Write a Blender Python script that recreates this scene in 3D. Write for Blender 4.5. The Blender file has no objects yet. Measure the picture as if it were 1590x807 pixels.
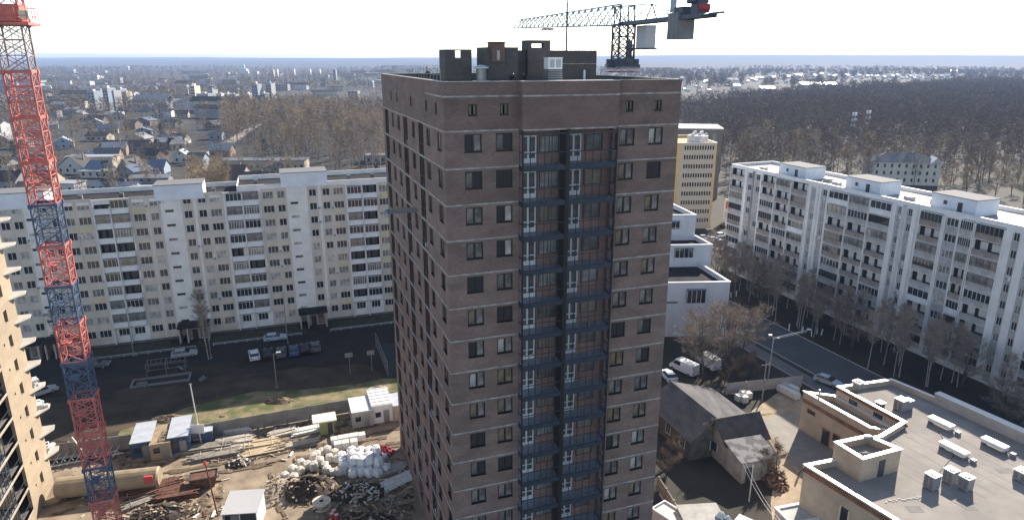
import bpy, math, random
import numpy as np
from mathutils import Vector, Matrix
PI = math.pi
R = math.radians
random.seed(7)
sc = bpy.context.scene
COL = sc.collection

# ------------------------------------------------------------------ camera, sky, sun, exposure
PITCH = math.atan(313/1060)
EYE = 52.0
cam_d = bpy.data.cameras.new('camera')
cam_d.lens = 24.0
cam_d.sensor_width = 36.0
cam_d.clip_start = 0.5
cam_d.clip_end = 40000
cam = bpy.data.objects.new('camera', cam_d)
COL.objects.link(cam)
cam.location = (0, 0, EYE)
cam.rotation_euler = (PI/2 - PITCH, 0, 0)
sc.camera = cam

SUN_AZ, SUN_EL = R(32), R(29)
world = bpy.data.worlds.new('World')
sc.world = world
world.use_nodes = True
wn = world.node_tree.nodes
wl = world.node_tree.links
wn.clear()
sky = wn.new('ShaderNodeTexSky')
sky.sky_type = 'NISHITA'
sky.sun_disc = False
sky.sun_elevation = SUN_EL
sky.sun_rotation = SUN_AZ
sky.dust_density = 0.25
sky.air_density = 0.6
sky.ozone_density = 2.5
bg = wn.new('ShaderNodeBackground')
bg.inputs[1].default_value = 0.15
wo = wn.new('ShaderNodeOutputWorld')
tint = wn.new('ShaderNodeVectorMath'); tint.operation = 'MULTIPLY'; tint.inputs[1].default_value = (1.22, 1.01, 0.78)   # camera white balance
wl.new(sky.outputs[0], tint.inputs[0])
wl.new(tint.outputs[0], bg.inputs[0])
wl.new(bg.outputs[0], wo.inputs[0])
sun_d = bpy.data.lights.new('sun', 'SUN')
sun_d.energy = 5.0
sun_d.angle = R(0.5)
sun_d.color = (1.0, 0.90, 0.77)
sun = bpy.data.objects.new('sun', sun_d)
COL.objects.link(sun)
to_sun = Vector((math.sin(SUN_AZ)*math.cos(SUN_EL), math.cos(SUN_AZ)*math.cos(SUN_EL), math.sin(SUN_EL)))
sun.rotation_euler = to_sun.to_track_quat('Z', 'Y').to_euler()
sun.location = (0, 0, 200)
sc.view_settings.view_transform = 'Standard'
sc.view_settings.look = 'None'
sc.view_settings.exposure = 1.15
sc.view_settings.gamma = 1
sc.render.engine = 'CYCLES'
sc.cycles.max_bounces = 6
sc.cycles.transparent_max_bounces = 12
sc.cycles.volume_bounces = 0
sc.cycles.use_denoising = True

# ------------------------------------------------------------------ helpers
cP, sP = math.cos(PITCH), math.sin(PITCH)
def pt(u, v, z=0.0):
    """survey: where the sight line through photo point (u,v) meets height z"""
    t = (v-403.5)/1060
    k = (sP+t*cP)/(cP-t*sP)
    h = EYE-z
    Y = h/k
    return Vector(((u-795)/1060*(Y*cP+h*sP), Y, z))

def link(o, parent=None):
    COL.objects.link(o)
    if parent is not None: o.parent = parent
    return o
def tag(o, label=None, cat=None, group=None, kind=None):
    if label: o['label'] = label
    if cat: o['category'] = cat
    if group: o['group'] = group
    if kind: o['kind'] = kind
    return o
def thing(name, label, cat, loc=(0, 0, 0), rot=0.0, group=None):
    o = bpy.data.objects.new(name, None)
    o.empty_display_size = 0.5
    COL.objects.link(o)
    o.location = loc
    o.rotation_euler = (0, 0, rot)
    return tag(o, label, cat, group)
KIDS = {}
def children(o):
    return [c for c in bpy.data.objects if c.parent == o]
def copy_tree(o, parent=None, loc=None, rot=None, scale=None, label=None, kids=None):
    c = o.copy()
    COL.objects.link(c)
    if parent is not None: c.parent = parent
    if loc is not None: c.location = loc
    if rot is not None: c.rotation_euler = (0, 0, rot)
    if scale is not None: c.scale = (scale if hasattr(scale, '__len__') else (scale,)*3)
    if label: c['label'] = label
    for ch in (kids if kids is not None else o.children):
        copy_tree(ch, c)
    return c

class M:
    """collects polygons, links them as one mesh object"""
    def __init__(s): s.v = []; s.f = []; s.m = []
    def poly(s, pts, m=0):
        i = len(s.v); s.v += [tuple(p) for p in pts]; s.f.append(tuple(range(i, i+len(pts)))); s.m.append(m)
    def hexa(s, p, m=0):   # p: 4 bottom, 4 top
        i = len(s.v); s.v += [tuple(q) for q in p]
        for f in ((3, 2, 1, 0), (4, 5, 6, 7), (0, 1, 5, 4), (1, 2, 6, 5), (2, 3, 7, 6), (3, 0, 4, 7)):
            s.f.append(tuple(i+k for k in f)); s.m.append(m)
    def box(s, x0, x1, y0, y1, z0, z1, m=0):
        s.hexa([(x0, y0, z0), (x1, y0, z0), (x1, y1, z0), (x0, y1, z0), (x0, y0, z1), (x1, y0, z1), (x1, y1, z1), (x0, y1, z1)], m)
    def fbox(s, F, a0, a1, z0, z1, d0, d1, m=0):   # box in face coordinates, d outward
        s.hexa([F(a0, z0, d1), F(a1, z0, d1), F(a1, z0, d0), F(a0, z0, d0), F(a0, z1, d1), F(a1, z1, d1), F(a1, z1, d0), F(a0, z1, d0)], m)
    def rbox(s, c, sx, sy, sz, rot=0, m=0, tilt=0, tx=0):   # box centred in xy on c, standing on c.z
        mt = Matrix.Translation(Vector(c)) @ Matrix.Rotation(rot, 4, 'Z') @ Matrix.Rotation(tilt, 4, 'Y') @ Matrix.Rotation(tx, 4, 'X')
        P = [mt @ Vector((x*sx/2, y*sy/2, z)) for z in (0, sz) for x, y in ((-1, -1), (1, -1), (1, 1), (-1, 1))]
        s.hexa(P, m)
    def tube(s, a, b, r, r2=None, n=4, m=0, caps=True):
        a, b = Vector(a), Vector(b); d = b-a
        if d.length < 1e-6: return
        r2 = r if r2 is None else r2
        q = d.to_track_quat('Z', 'Y'); i = len(s.v)
        for c, rr in ((a, r), (b, r2)):
            for k in range(n):
                t = 2*PI*(k+.5)/n
                s.v.append(tuple(c + q @ Vector((rr*math.cos(t), rr*math.sin(t), 0))))
        for k in range(n):
            s.f.append((i+k, i+(k+1) % n, i+n+(k+1) % n, i+n+k)); s.m.append(m)
        if caps:
            s.f.append(tuple(i+k for k in reversed(range(n)))); s.m.append(m)
            s.f.append(tuple(i+n+k for k in range(n))); s.m.append(m)
    def lathe(s, c, prof, n=16, m=0):   # prof: (r,z) list
        i = len(s.v)
        for r, z in prof:
            for k in range(n):
                t = 2*PI*k/n; s.v.append((c[0]+r*math.cos(t), c[1]+r*math.sin(t), c[2]+z))
        for j in range(len(prof)-1):
            for k in range(n):
                s.f.append((i+j*n+k, i+j*n+(k+1) % n, i+(j+1)*n+(k+1) % n, i+(j+1)*n+k)); s.m.append(m)
        s.f.append(tuple(i+k for k in reversed(range(n)))); s.m.append(m)
        j = len(prof)-1
        s.f.append(tuple(i+j*n+k for k in range(n))); s.m.append(m)
    def prism(s, poly, z0, z1, m=0, mtop=None):   # poly counter-clockwise (x,y)
        n = len(poly); i = len(s.v)
        s.v += [(p[0], p[1], z0) for p in poly]+[(p[0], p[1], z1) for p in poly]
        for k in range(n):
            s.f.append((i+k, i+(k+1) % n, i+n+(k+1) % n, i+n+k)); s.m.append(m)
        s.f.append(tuple(i+n+k for k in range(n))); s.m.append(m if mtop is None else mtop)
        s.f.append(tuple(i+k for k in reversed(range(n)))); s.m.append(m)
    def slab(s, pts, th, m=0):     # sloping polygon with thickness th downwards
        n = len(pts); i = len(s.v)
        s.v += [tuple(p) for p in pts]+[(p[0], p[1], p[2]-th) for p in pts]
        s.f.append(tuple(i+k for k in range(n))); s.m.append(m)
        s.f.append(tuple(i+n+k for k in reversed(range(n)))); s.m.append(m)
        for k in range(n):
            s.f.append((i+k, i+n+k, i+n+(k+1) % n, i+(k+1) % n)); s.m.append(m)
    def rim(s, poly, w, z0, z1, m=0):   # wall of thickness w inside a closed ccw polygon
        n = len(poly); ins = inset(poly, w)
        for k in range(n):
            a, b, c, d = poly[k], poly[(k+1) % n], ins[(k+1) % n], ins[k]
            s.hexa([(a[0], a[1], z0), (b[0], b[1], z0), (c[0], c[1], z0), (d[0], d[1], z0),
                    (a[0], a[1], z1), (b[0], b[1], z1), (c[0], c[1], z1), (d[0], d[1], z1)], m)
    def mesh(s, name, mats, smooth=False):
        me = bpy.data.meshes.new(name)
        me.from_pydata(s.v, [], s.f)
        for mm in (mats if isinstance(mats, (list, tuple)) else [mats]): me.materials.append(mm)
        if any(s.m): me.polygons.foreach_set('material_index', s.m)
        if smooth: me.polygons.foreach_set('use_smooth', [True]*len(s.f))
        me.update()
        return me
    def build(s, name, mats, parent=None, smooth=False, loc=None, rot=0.0):
        o = bpy.data.objects.new(name, s.mesh(name, mats, smooth))
        if loc is not None: o.location = loc; o.rotation_euler = (0, 0, rot)
        return link(o, parent)
    def xform(s, mt, i0=0):
        for i in range(i0, len(s.v)): s.v[i] = tuple(mt @ Vector(s.v[i]))
    def add(s, o, mt, m=None):
        i = len(s.v); s.v += [tuple(mt @ Vector(q)) for q in o.v]
        s.f += [tuple(i+k for k in f) for f in o.f]; s.m += (o.m if m is None else [m]*len(o.f))

def inset(poly, w):
    n = len(poly); out = []
    for k in range(n):
        p, c, q = Vector(poly[k-1][:2]), Vector(poly[k][:2]), Vector(poly[(k+1) % n][:2])
        e1, e2 = (c-p).normalized(), (q-c).normalized()
        n1, n2 = Vector((-e1.y, e1.x)), Vector((-e2.y, e2.x))
        d = n1+n2
        d = d/max(0.25, (1+n1.dot(n2)))
        out.append((c.x+d.x*w, c.y+d.y*w))
    return out
def ccw(poly):
    a = sum(poly[i-1][0]*poly[i][1]-poly[i][0]*poly[i-1][1] for i in range(len(poly)))
    return list(poly) if a > 0 else list(reversed(poly))
def face(O, a, n):
    O, a, n = Vector(O), Vector(a), Vector(n)
    return lambda s, z, d=0.0: (O.x+a.x*s+n.x*d, O.y+a.y*s+n.y*d, O.z+z)

def wall(mb, F, a0, a1, z0, z1, holes, dep=0.22, m=0, mr=None):
    """one wall sheet with rectangular openings and their reveals; holes (a0,a1,z0,z1)"""
    mr = m if mr is None else mr
    A = sorted({round(x, 3) for h in holes for x in h[:2]} | {a0, a1})
    A = [x for x in A if a0 <= x <= a1]
    for i in range(len(A)-1):
        x0, x1 = A[i], A[i+1]; xm = (x0+x1)/2
        hs = sorted([(h[2], h[3]) for h in holes if h[0] < xm < h[1]])
        z = z0
        for h0, h1 in hs:
            if h0 > z+1e-4: mb.poly([F(x0, z), F(x1, z), F(x1, h0), F(x0, h0)], m)
            z = max(z, h1)
        if z < z1-1e-4: mb.poly([F(x0, z), F(x1, z), F(x1, z1), F(x0, z1)], m)
    for x0, x1, h0, h1 in holes:
        mb.poly([F(x0, h0), F(x1, h0), F(x1, h0, -dep), F(x0, h0, -dep)], mr)
        mb.poly([F(x1, h1), F(x0, h1), F(x0, h1, -dep), F(x1, h1, -dep)], mr)
        mb.poly([F(x0, h1), F(x0, h0), F(x0, h0, -dep), F(x0, h1, -dep)], mr)
        mb.poly([F(x1, h0), F(x1, h1), F(x1, h1, -dep), F(x1, h0, -dep)], mr)

# ------------------------------------------------------------------ materials
MATS = {}
def mat(name, col, rough=0.8, metal=0.0, var=0.0, scale=1.0, col2=None, bump=0.0, spec=0.4, streak=False, coords='Object', detail=4.0, ramp=(0.35, 0.65)):
    if name in MATS: return MATS[name]
    m = bpy.data.materials.new(name); m.use_nodes = True
    nt = m.node_tree; nd = nt.nodes; b = nd['Principled BSDF']
    b.inputs['Base Color'].default_value = (*col, 1)
    b.inputs['Roughness'].default_value = rough
    b.inputs['Metallic'].default_value = metal
    b.inputs['Specular IOR Level'].default_value = spec
    if var or col2 or bump:
        if coords == 'World':
            g = nd.new('ShaderNodeNewGeometry'); src = g.outputs['Position']
        else:
            g = nd.new('ShaderNodeTexCoord'); src = g.outputs['Object']
        if streak:
            mp = nd.new('ShaderNodeMapping'); mp.inputs['Scale'].default_value = (1, 1, 0.15) if streak is True else streak
            nt.links.new(src, mp.inputs[0]); src = mp.outputs[0]
        n = nd.new('ShaderNodeTexNoise'); n.inputs['Scale'].default_value = scale; n.inputs['Detail'].default_value = detail
        n.inputs['Roughness'].default_value = 0.6
        nt.links.new(src, n.inputs['Vector'])
        cr = nd.new('ShaderNodeValToRGB')
        if col2 is None:
            c0 = tuple(max(0, c*(1-var)) for c in col); c1 = tuple(min(1, c*(1+var)) for c in col)
        else: c0, c1 = col, col2
        cr.color_ramp.elements[0].color = (*c0, 1); cr.color_ramp.elements[1].color = (*c1, 1)
        cr.color_ramp.elements[0].position = ramp[0]; cr.color_ramp.elements[1].position = ramp[1]
        nt.links.new(n.outputs['Fac'], cr.inputs[0])
        nt.links.new(cr.outputs[0], b.inputs['Base Color'])
        if bump:
            bp = nd.new('ShaderNodeBump'); bp.inputs['Strength'].default_value = bump; bp.inputs['Distance'].default_value = 0.05
            nt.links.new(n.outputs['Fac'], bp.inputs['Height']); nt.links.new(bp.outputs[0], b.inputs['Normal'])
    MATS[name] = m
    return m

def brick_mat(name, c1, c2, mortar, sx=0.25, sy=0.077, patch=0.25):
    m = bpy.data.materials.new(name); m.use_nodes = True
    nt = m.node_tree; nd = nt.nodes; b = nd['Principled BSDF']; b.inputs['Roughness'].default_value = 0.85
    tc = nd.new('ShaderNodeTexCoord')
    # along-wall coordinate = x + y, up = z
    sep = nd.new('ShaderNodeSeparateXYZ'); nt.links.new(tc.outputs['Object'], sep.inputs[0])
    ad = nd.new('ShaderNodeMath'); ad.operation = 'ADD'; nt.links.new(sep.outputs[0], ad.inputs[0]); nt.links.new(sep.outputs[1], ad.inputs[1])
    cb = nd.new('ShaderNodeCombineXYZ'); nt.links.new(ad.outputs[0], cb.inputs[0]); nt.links.new(sep.outputs[2], cb.inputs[1])
    br = nd.new('ShaderNodeTexBrick'); nt.links.new(cb.outputs[0], br.inputs['Vector'])
    br.inputs['Color1'].default_value = (*c1, 1); br.inputs['Color2'].default_value = (*c2, 1); br.inputs['Mortar'].default_value = (*mortar, 1)
    br.inputs['Scale'].default_value = 1.0; br.inputs['Brick Width'].default_value = sx; br.inputs['Row Height'].default_value = sy
    br.inputs['Mortar Size'].default_value = 0.006; br.inputs['Mortar Smooth'].default_value = 0.3
    n = nd.new('ShaderNodeTexNoise'); n.inputs['Scale'].default_value = 0.35; n.inputs['Detail'].default_value = 6
    mp = nd.new('ShaderNodeMapping'); mp.inputs['Scale'].default_value = (1, 1, 2.2); nt.links.new(tc.outputs['Object'], mp.inputs[0]); nt.links.new(mp.outputs[0], n.inputs['Vector'])
    mr = nd.new('ShaderNodeMapRange'); mr.inputs[1].default_value = 0.3; mr.inputs[2].default_value = 0.7
    mr.inputs[3].default_value = 1-patch; mr.inputs[4].default_value = 1+patch; nt.links.new(n.outputs['Fac'], mr.inputs[0])
    n2 = nd.new('ShaderNodeTexNoise'); n2.inputs['Scale'].default_value = 2.3; n2.inputs['Detail'].default_value = 5
    mp2 = nd.new('ShaderNodeMapping'); mp2.inputs['Scale'].default_value = (1, 1, 4.5); nt.links.new(tc.outputs['Object'], mp2.inputs[0]); nt.links.new(mp2.outputs[0], n2.inputs['Vector'])
    mr2 = nd.new('ShaderNodeMapRange'); mr2.inputs[1].default_value = 0.3; mr2.inputs[2].default_value = 0.7
    mr2.inputs[3].default_value = 0.88; mr2.inputs[4].default_value = 1.12; nt.links.new(n2.outputs['Fac'], mr2.inputs[0])
    mu = nd.new('ShaderNodeMath'); mu.operation = 'MULTIPLY'; nt.links.new(mr.outputs[0], mu.inputs[0]); nt.links.new(mr2.outputs[0], mu.inputs[1])
    fl = nd.new('ShaderNodeMath'); fl.operation = 'MULTIPLY_ADD'; fl.inputs[1].default_value = 1/3; fl.inputs[2].default_value = -46.4/3+20; nt.links.new(sep.outputs[2], fl.inputs[0])
    fr_ = nd.new('ShaderNodeMath'); fr_.operation = 'FLOOR'; nt.links.new(fl.outputs[0], fr_.inputs[0])
    wnz = nd.new('ShaderNodeTexWhiteNoise'); wnz.noise_dimensions = '1D'; nt.links.new(fr_.outputs[0], wnz.inputs['W'])
    mr3 = nd.new('ShaderNodeMapRange'); mr3.inputs[3].default_value = 0.90; mr3.inputs[4].default_value = 1.10; nt.links.new(wnz.outputs['Value'], mr3.inputs[0])
    mu2 = nd.new('ShaderNodeMath'); mu2.operation = 'MULTIPLY'; nt.links.new(mu.outputs[0], mu2.inputs[0]); nt.links.new(mr3.outputs[0], mu2.inputs[1]); mu = mu2
    vm = nd.new('ShaderNodeVectorMath'); vm.operation = 'SCALE'; nt.links.new(br.outputs['Color'], vm.inputs[0]); nt.links.new(mu.outputs[0], vm.inputs['Scale'])
    nt.links.new(vm.outputs[0], b.inputs['Base Color'])
    MATS[name] = m
    return m

def rgb(h):
    h = h.lstrip('#'); c = [int(h[i:i+2], 16)/255 for i in (0, 2, 4)]
    return tuple(x/12.92 if x <= .04045 else ((x+.055)/1.055)**2.4 for x in c)

brick = brick_mat('brown_brick', (0.215, 0.146, 0.126), (0.168, 0.113, 0.100), (0.21, 0.17, 0.15), patch=0.22)
brick_red = brick_mat('red_brown_brick', (0.215, 0.140, 0.128), (0.180, 0.115, 0.108), (0.20, 0.16, 0.145), patch=0.15)
brick_dark = brick_mat('dark_grey_brick', (0.10, 0.088, 0.085), (0.078, 0.07, 0.07), (0.12, 0.11, 0.11), patch=0.12)
brick_in = brick_mat('loggia_brick', (0.40, 0.225, 0.18), (0.33, 0.18, 0.15), (0.2, 0.15, 0.13), patch=0.15)
brick_beige = brick_mat('cream_brick', (0.34, 0.27, 0.19), (0.295, 0.235, 0.165), (0.30, 0.25, 0.19), patch=0.10)
concrete = mat('concrete', (0.34, 0.32, 0.30), 0.9, var=0.18, scale=0.8, bump=0.1)
conc_light = mat('pale_concrete_band', (0.36, 0.335, 0.32), 0.9, var=0.35, scale=1.4)
conc_dark = mat('dark_concrete', (0.15, 0.145, 0.14), 0.9, var=0.25, scale=0.6)
dark_frame = mat('dark_brown_frame', (0.022, 0.019, 0.020), 0.45)
navy_steel = mat('navy_steel', (0.030, 0.042, 0.066), 0.5, var=0.2, scale=2)
white_pvc = mat('white_frame', (0.86, 0.87, 0.88), 0.4)
glass_dark = mat('dark_glass', (0.030, 0.033, 0.038), 0.06, spec=0.8)
glass_mid = mat('sky_curtain_glass', (0.21, 0.195, 0.185), 0.08, spec=0.8, var=0.5, scale=0.9)  # grey base colour stands for sky reflection as well as curtains
glass_pale = mat('pale_sky_curtain_glass', (0.42, 0.40, 0.385), 0.12, spec=0.7, var=0.4, scale=0.9)  # paler base, again sky reflection and curtains put into the colour
metal_cap = mat('galvanised_coping', (0.74, 0.73, 0.71), 0.36, metal=0.0, spec=.8)
steel_grey = mat('grey_steel', (0.30, 0.31, 0.33), 0.45, metal=0.6)
dark_steel = mat('dark_steel', (0.06, 0.065, 0.075), 0.5, metal=0.3)
roof_felt = mat('roofing_felt', (0.030, 0.030, 0.033), 0.95, var=0.35, scale=0.5, coords='World', spec=.1)
roof_gravel = mat('grey_membrane_roof', (0.31, 0.285, 0.26), 0.9, col2=(0.24, 0.222, 0.205), scale=0.22, detail=9, ramp=(.38, .6), coords='World', bump=0.05, spec=0.15)
white_paint = mat('white_render', (0.74, 0.74, 0.75), 0.7, var=0.05, scale=0.4)

def glass_clear():
    m = bpy.data.materials.new('clear_balcony_glass'); m.use_nodes = True
    nt = m.node_tree; nd = nt.nodes; nd.clear()
    tr = nd.new('ShaderNodeBsdfTransparent'); tr.inputs[0].default_value = (0.90, 0.93, 0.96, 1)
    gl = nd.new('ShaderNodeBsdfGlossy'); gl.inputs[0].default_value = (0.8, 0.88, 1, 1); gl.inputs['Roughness'].default_value = 0.04
    lw = nd.new('ShaderNodeFresnel'); lw.inputs[0].default_value = 1.5
    mx = nd.new('ShaderNodeMixShader'); o = nd.new('ShaderNodeOutputMaterial')
    nt.links.new(lw.outputs[0], mx.inputs[0]); nt.links.new(tr.outputs[0], mx.inputs[1]); nt.links.new(gl.outputs[0], mx.inputs[2]); nt.links.new(mx.outputs[0], o.inputs[0])
    return m
clear_glass = glass_clear()

# ------------------------------------------------------------------ setting: the ground and its sheets
GA = R(19.2)                      # street grid
U = Vector((math.cos(GA), math.sin(GA), 0)); V = Vector((-math.sin(GA), math.cos(GA), 0))

def sheet(name, pts, z, m, kind='structure', cuts=0, wob=0.0):
    mb = M()
    P = []
    rnd = random.Random(len(name)*7+len(pts))
    n = len(pts)
    for i in range(n):
        a, b = Vector(pts[i][:2]), Vector(pts[(i+1) % n][:2])
        k = max(1, int((b-a).length/3)) if wob else 1
        for j in range(k):
            q = a.lerp(b, j/k)
            if wob: q += Vector((rnd.uniform(-wob, wob), rnd.uniform(-wob, wob)))
            P.append((q.x, q.y, z))
    mb.poly(P)
    o = mb.build(name, m)
    o['kind'] = kind
    return o

def ground_mat():
    m = bpy.data.materials.new('earth'); m.use_nodes = True
    nt = m.node_tree; nd = nt.nodes; b = nd['Principled BSDF']; b.inputs['Roughness'].default_value = 0.95
    g = nd.new('ShaderNodeNewGeometry')
    def noise(s, det=5):
        n = nd.new('ShaderNodeTexNoise'); n.inputs['Scale'].default_value = s; n.inputs['Detail'].default_value = det
        nt.links.new(g.outputs['Position'], n.inputs['Vector']); return n.outputs['Fac']
    def ramp(src, stops):
        r = nd.new('ShaderNodeValToRGB'); e = r.color_ramp.elements
        e[0].position, e[0].color = stops[0][0], (*stops[0][1], 1); e[1].position, e[1].color = stops[1][0], (*stops[1][1], 1)
        for p, c in stops[2:]:
            x = e.new(p); x.color = (*c, 1)
        nt.links.new(src, r.inputs[0]); return r.outputs[0]
    near = ramp(noise(0.12), [(0.32, (0.022, 0.021, 0.017)), (0.68, (0.050, 0.043, 0.033)), (0.5, (0.034, 0.031, 0.024))])
    far = ramp(noise(0.006, 8), [(0.36, (0.014, 0.014, 0.014)), (0.66, (0.042, 0.037, 0.031)), (0.52, (0.022, 0.021, 0.020))])
    ln = nd.new('ShaderNodeVectorMath'); ln.operation = 'LENGTH'; nt.links.new(g.outputs['Position'], ln.inputs[0])
    mr = nd.new('ShaderNodeMapRange'); mr.inputs[1].default_value = 250; mr.inputs[2].default_value = 700; nt.links.new(ln.outputs['Value'], mr.inputs[0])
    mx = nd.new('ShaderNodeMix'); mx.data_type = 'RGBA'
    nt.links.new(mr.outputs[0], mx.inputs[0]); nt.links.new(near, mx.inputs[6]); nt.links.new(far, mx.inputs[7])
    nt.links.new(mx.outputs[2], b.inputs['Base Color'])
    return m
FAR = 14000
sheet('ground', [(-FAR, -400), (FAR, -400), (FAR, FAR), (-FAR, FAR)], 0.0, ground_mat())

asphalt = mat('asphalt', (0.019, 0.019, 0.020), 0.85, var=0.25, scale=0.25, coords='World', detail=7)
asph_road = mat('road_asphalt', (0.085, 0.085, 0.09), 0.8, var=0.15, scale=0.2, coords='World', detail=7)
pave = mat('paving', (0.24, 0.225, 0.20), 0.85, var=0.12, scale=0.6, coords='World')
sand = mat('trodden_sand', (0.165, 0.125, 0.088), 0.95, col2=(0.34, 0.275, 0.20), scale=0.3, coords='World', bump=0.5, detail=9)
mud = mat('churned_mud', (0.075, 0.055, 0.04), 0.95, col2=(0.33, 0.25, 0.17), scale=0.7, coords='World', bump=0.6, detail=10, ramp=(0.4, 0.62))
grass = mat('spring_grass', (0.085, 0.105, 0.035), 0.95, col2=(0.24, 0.19, 0.11), scale=0.35, coords='World', bump=0.4, detail=9, ramp=(0.42, 0.6))
kerb_m = mat('kerb_stone', (0.42, 0.42, 0.42), 0.8)
dirt_lane = mat('pale_dirt', (0.42, 0.36, 0.29), 0.95, var=0.15, scale=0.3, coords='World')
yard_soil = mat('dry_yard_soil', (0.26, 0.20, 0.135), 0.95, col2=(0.42, 0.34, 0.25), scale=0.5, coords='World', bump=0.4, detail=8)

LB = Vector((-40.4, 131.0, 0))            # long block: a point of its facade line at ground
NF = Vector((math.sin(GA), -math.cos(GA), 0))   # its outward normal, towards the camera
def lb(s, d): q = LB+U*s+NF*d; return (q.x, q.y)
sheet('yard_lawn', [lb(-75, 0), lb(45, 0), lb(45, 36), lb(-75, 36)], 0.01, mat('shade_dark_turf', (0.015, 0.0135, 0.010), 0.95, col2=(0.050, 0.038, 0.026), scale=0.15, coords='World', detail=8))  # grass and soil colour darkened to deepen the block's shade on the yard
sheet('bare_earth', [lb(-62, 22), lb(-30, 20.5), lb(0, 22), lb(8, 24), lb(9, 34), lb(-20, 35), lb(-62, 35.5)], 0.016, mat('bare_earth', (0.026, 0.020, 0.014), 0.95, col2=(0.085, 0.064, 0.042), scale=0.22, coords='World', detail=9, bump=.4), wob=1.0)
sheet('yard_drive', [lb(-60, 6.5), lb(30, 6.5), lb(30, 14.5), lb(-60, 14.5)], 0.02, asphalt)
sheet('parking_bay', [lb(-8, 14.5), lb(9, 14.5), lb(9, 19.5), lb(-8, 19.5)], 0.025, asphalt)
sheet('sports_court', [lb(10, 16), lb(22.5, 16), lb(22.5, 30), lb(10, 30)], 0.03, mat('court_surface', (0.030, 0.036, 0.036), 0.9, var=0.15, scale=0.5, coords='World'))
# sunlit grass verge north of the site fence, site ground
sheet('grass_verge', [pt(150, 712)[:2], pt(190, 668)[:2], pt(290, 632)[:2], pt(400, 608)[:2], pt(520, 600)[:2], pt(620, 585)[:2], pt(640, 612)[:2], pt(560, 632)[:2], pt(400, 652)[:2], pt(300, 672)[:2]], 0.02, grass, wob=0.5)
sheet('building_site', [pt(60, 722)[:2], pt(180, 704)[:2], pt(400, 662)[:2], pt(640, 620)[:2], (0, 96), (-4, 40), (-60, 30), (-75, 60)], 0.025, sand, wob=0.4)
for i, pp in enumerate([[(215, 800), (230, 745), (300, 735), (345, 750), (350, 800), (330, 830), (230, 830)],
                        [(430, 735), (480, 735), (560, 745), (640, 735), (650, 860), (520, 860), (500, 790), (440, 780)],
                        [(330, 690), (420, 676), (430, 700), (340, 712)],
                        [(150, 705), (330, 672), (335, 690), (200, 738), (150, 740)],
                        [(420, 664), (600, 640), (610, 655), (520, 672), (430, 684)]]):
    sheet('mud_patch', [pt(*q)[:2] for q in pp], 0.05+0.01*i, mud, wob=0.6)
# right-hand road, parallel to the right block
RB = Vector((54.4, 167.8, 0)); RA = R(-69.3)
RU = Vector((math.cos(RA), math.sin(RA), 0)); RN = Vector((math.sin(RA), -math.cos(RA), 0))   # normal towards the left
def rb(s, d): q = RB+RU*s+RN*d; return (q.x, q.y)
sheet('road', [rb(-60, 14), rb(100, 14), rb(100, 24), rb(-60, 24)], 0.02, asph_road)
sheet('pavement', [rb(20, 25.2), rb(90, 25.2), rb(90, 28), rb(20, 28)], 0.03, mat('grey_pavement', (0.15, 0.148, 0.145), 0.85, var=0.1, scale=0.5, coords='World'))
sheet('shrub_strip', [rb(-10, 0), rb(100, 0), rb(100, 13.8), rb(-10, 13.8)], 0.01, mat('leaf_litter', (0.022, 0.019, 0.015), 0.95, col2=(0.045, 0.038, 0.028), scale=0.3, coords='World', detail=8))
sheet('forecourt_drive', [rb(-20, 4), rb(100, 4), rb(100, 9), rb(-20, 9)], 0.02, asphalt)
def kerb(name, pts, w=0.16, h=0.13, m=None):
    mb = M()
    for a, b in zip(pts[:-1], pts[1:]):
        a, b = Vector((a[0], a[1], 0)), Vector((b[0], b[1], 0)); d = (b-a).normalized(); n = Vector((-d.y, d.x, 0))*w/2
        mb.hexa([a-n, b-n, b+n, a+n, a-n+Vector((0, 0, h)), b-n+Vector((0, 0, h)), b+n+Vector((0, 0, h)), a+n+Vector((0, 0, h))])
    o = mb.build(name, m or kerb_m); o['kind'] = 'structure'; return o
kerb('road_kerb', [rb(-40, 14), rb(100, 14)]); kerb('road_kerb', [rb(10, 24), rb(95, 24)]); kerb('pavement_kerb', [rb(20, 28.1), rb(90, 28.1)])
sheet('dirt_yard', [pt(1165, 640)[:2], pt(1215, 603)[:2], pt(1255, 615)[:2], pt(1262, 650)[:2], pt(1250, 690)[:2], pt(1262, 740)[:2], pt(1262, 830)[:2], pt(1190, 830)[:2], pt(1205, 760)[:2], pt(1215, 715)[:2]], 0.03, yard_soil, wob=0.4)
sheet('paved_yard', [pt(1180, 652)[:2], pt(1228, 640)[:2], pt(1300, 655)[:2], pt(1310, 720)[:2], pt(1245, 735)[:2]], 0.06, pave)
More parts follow.
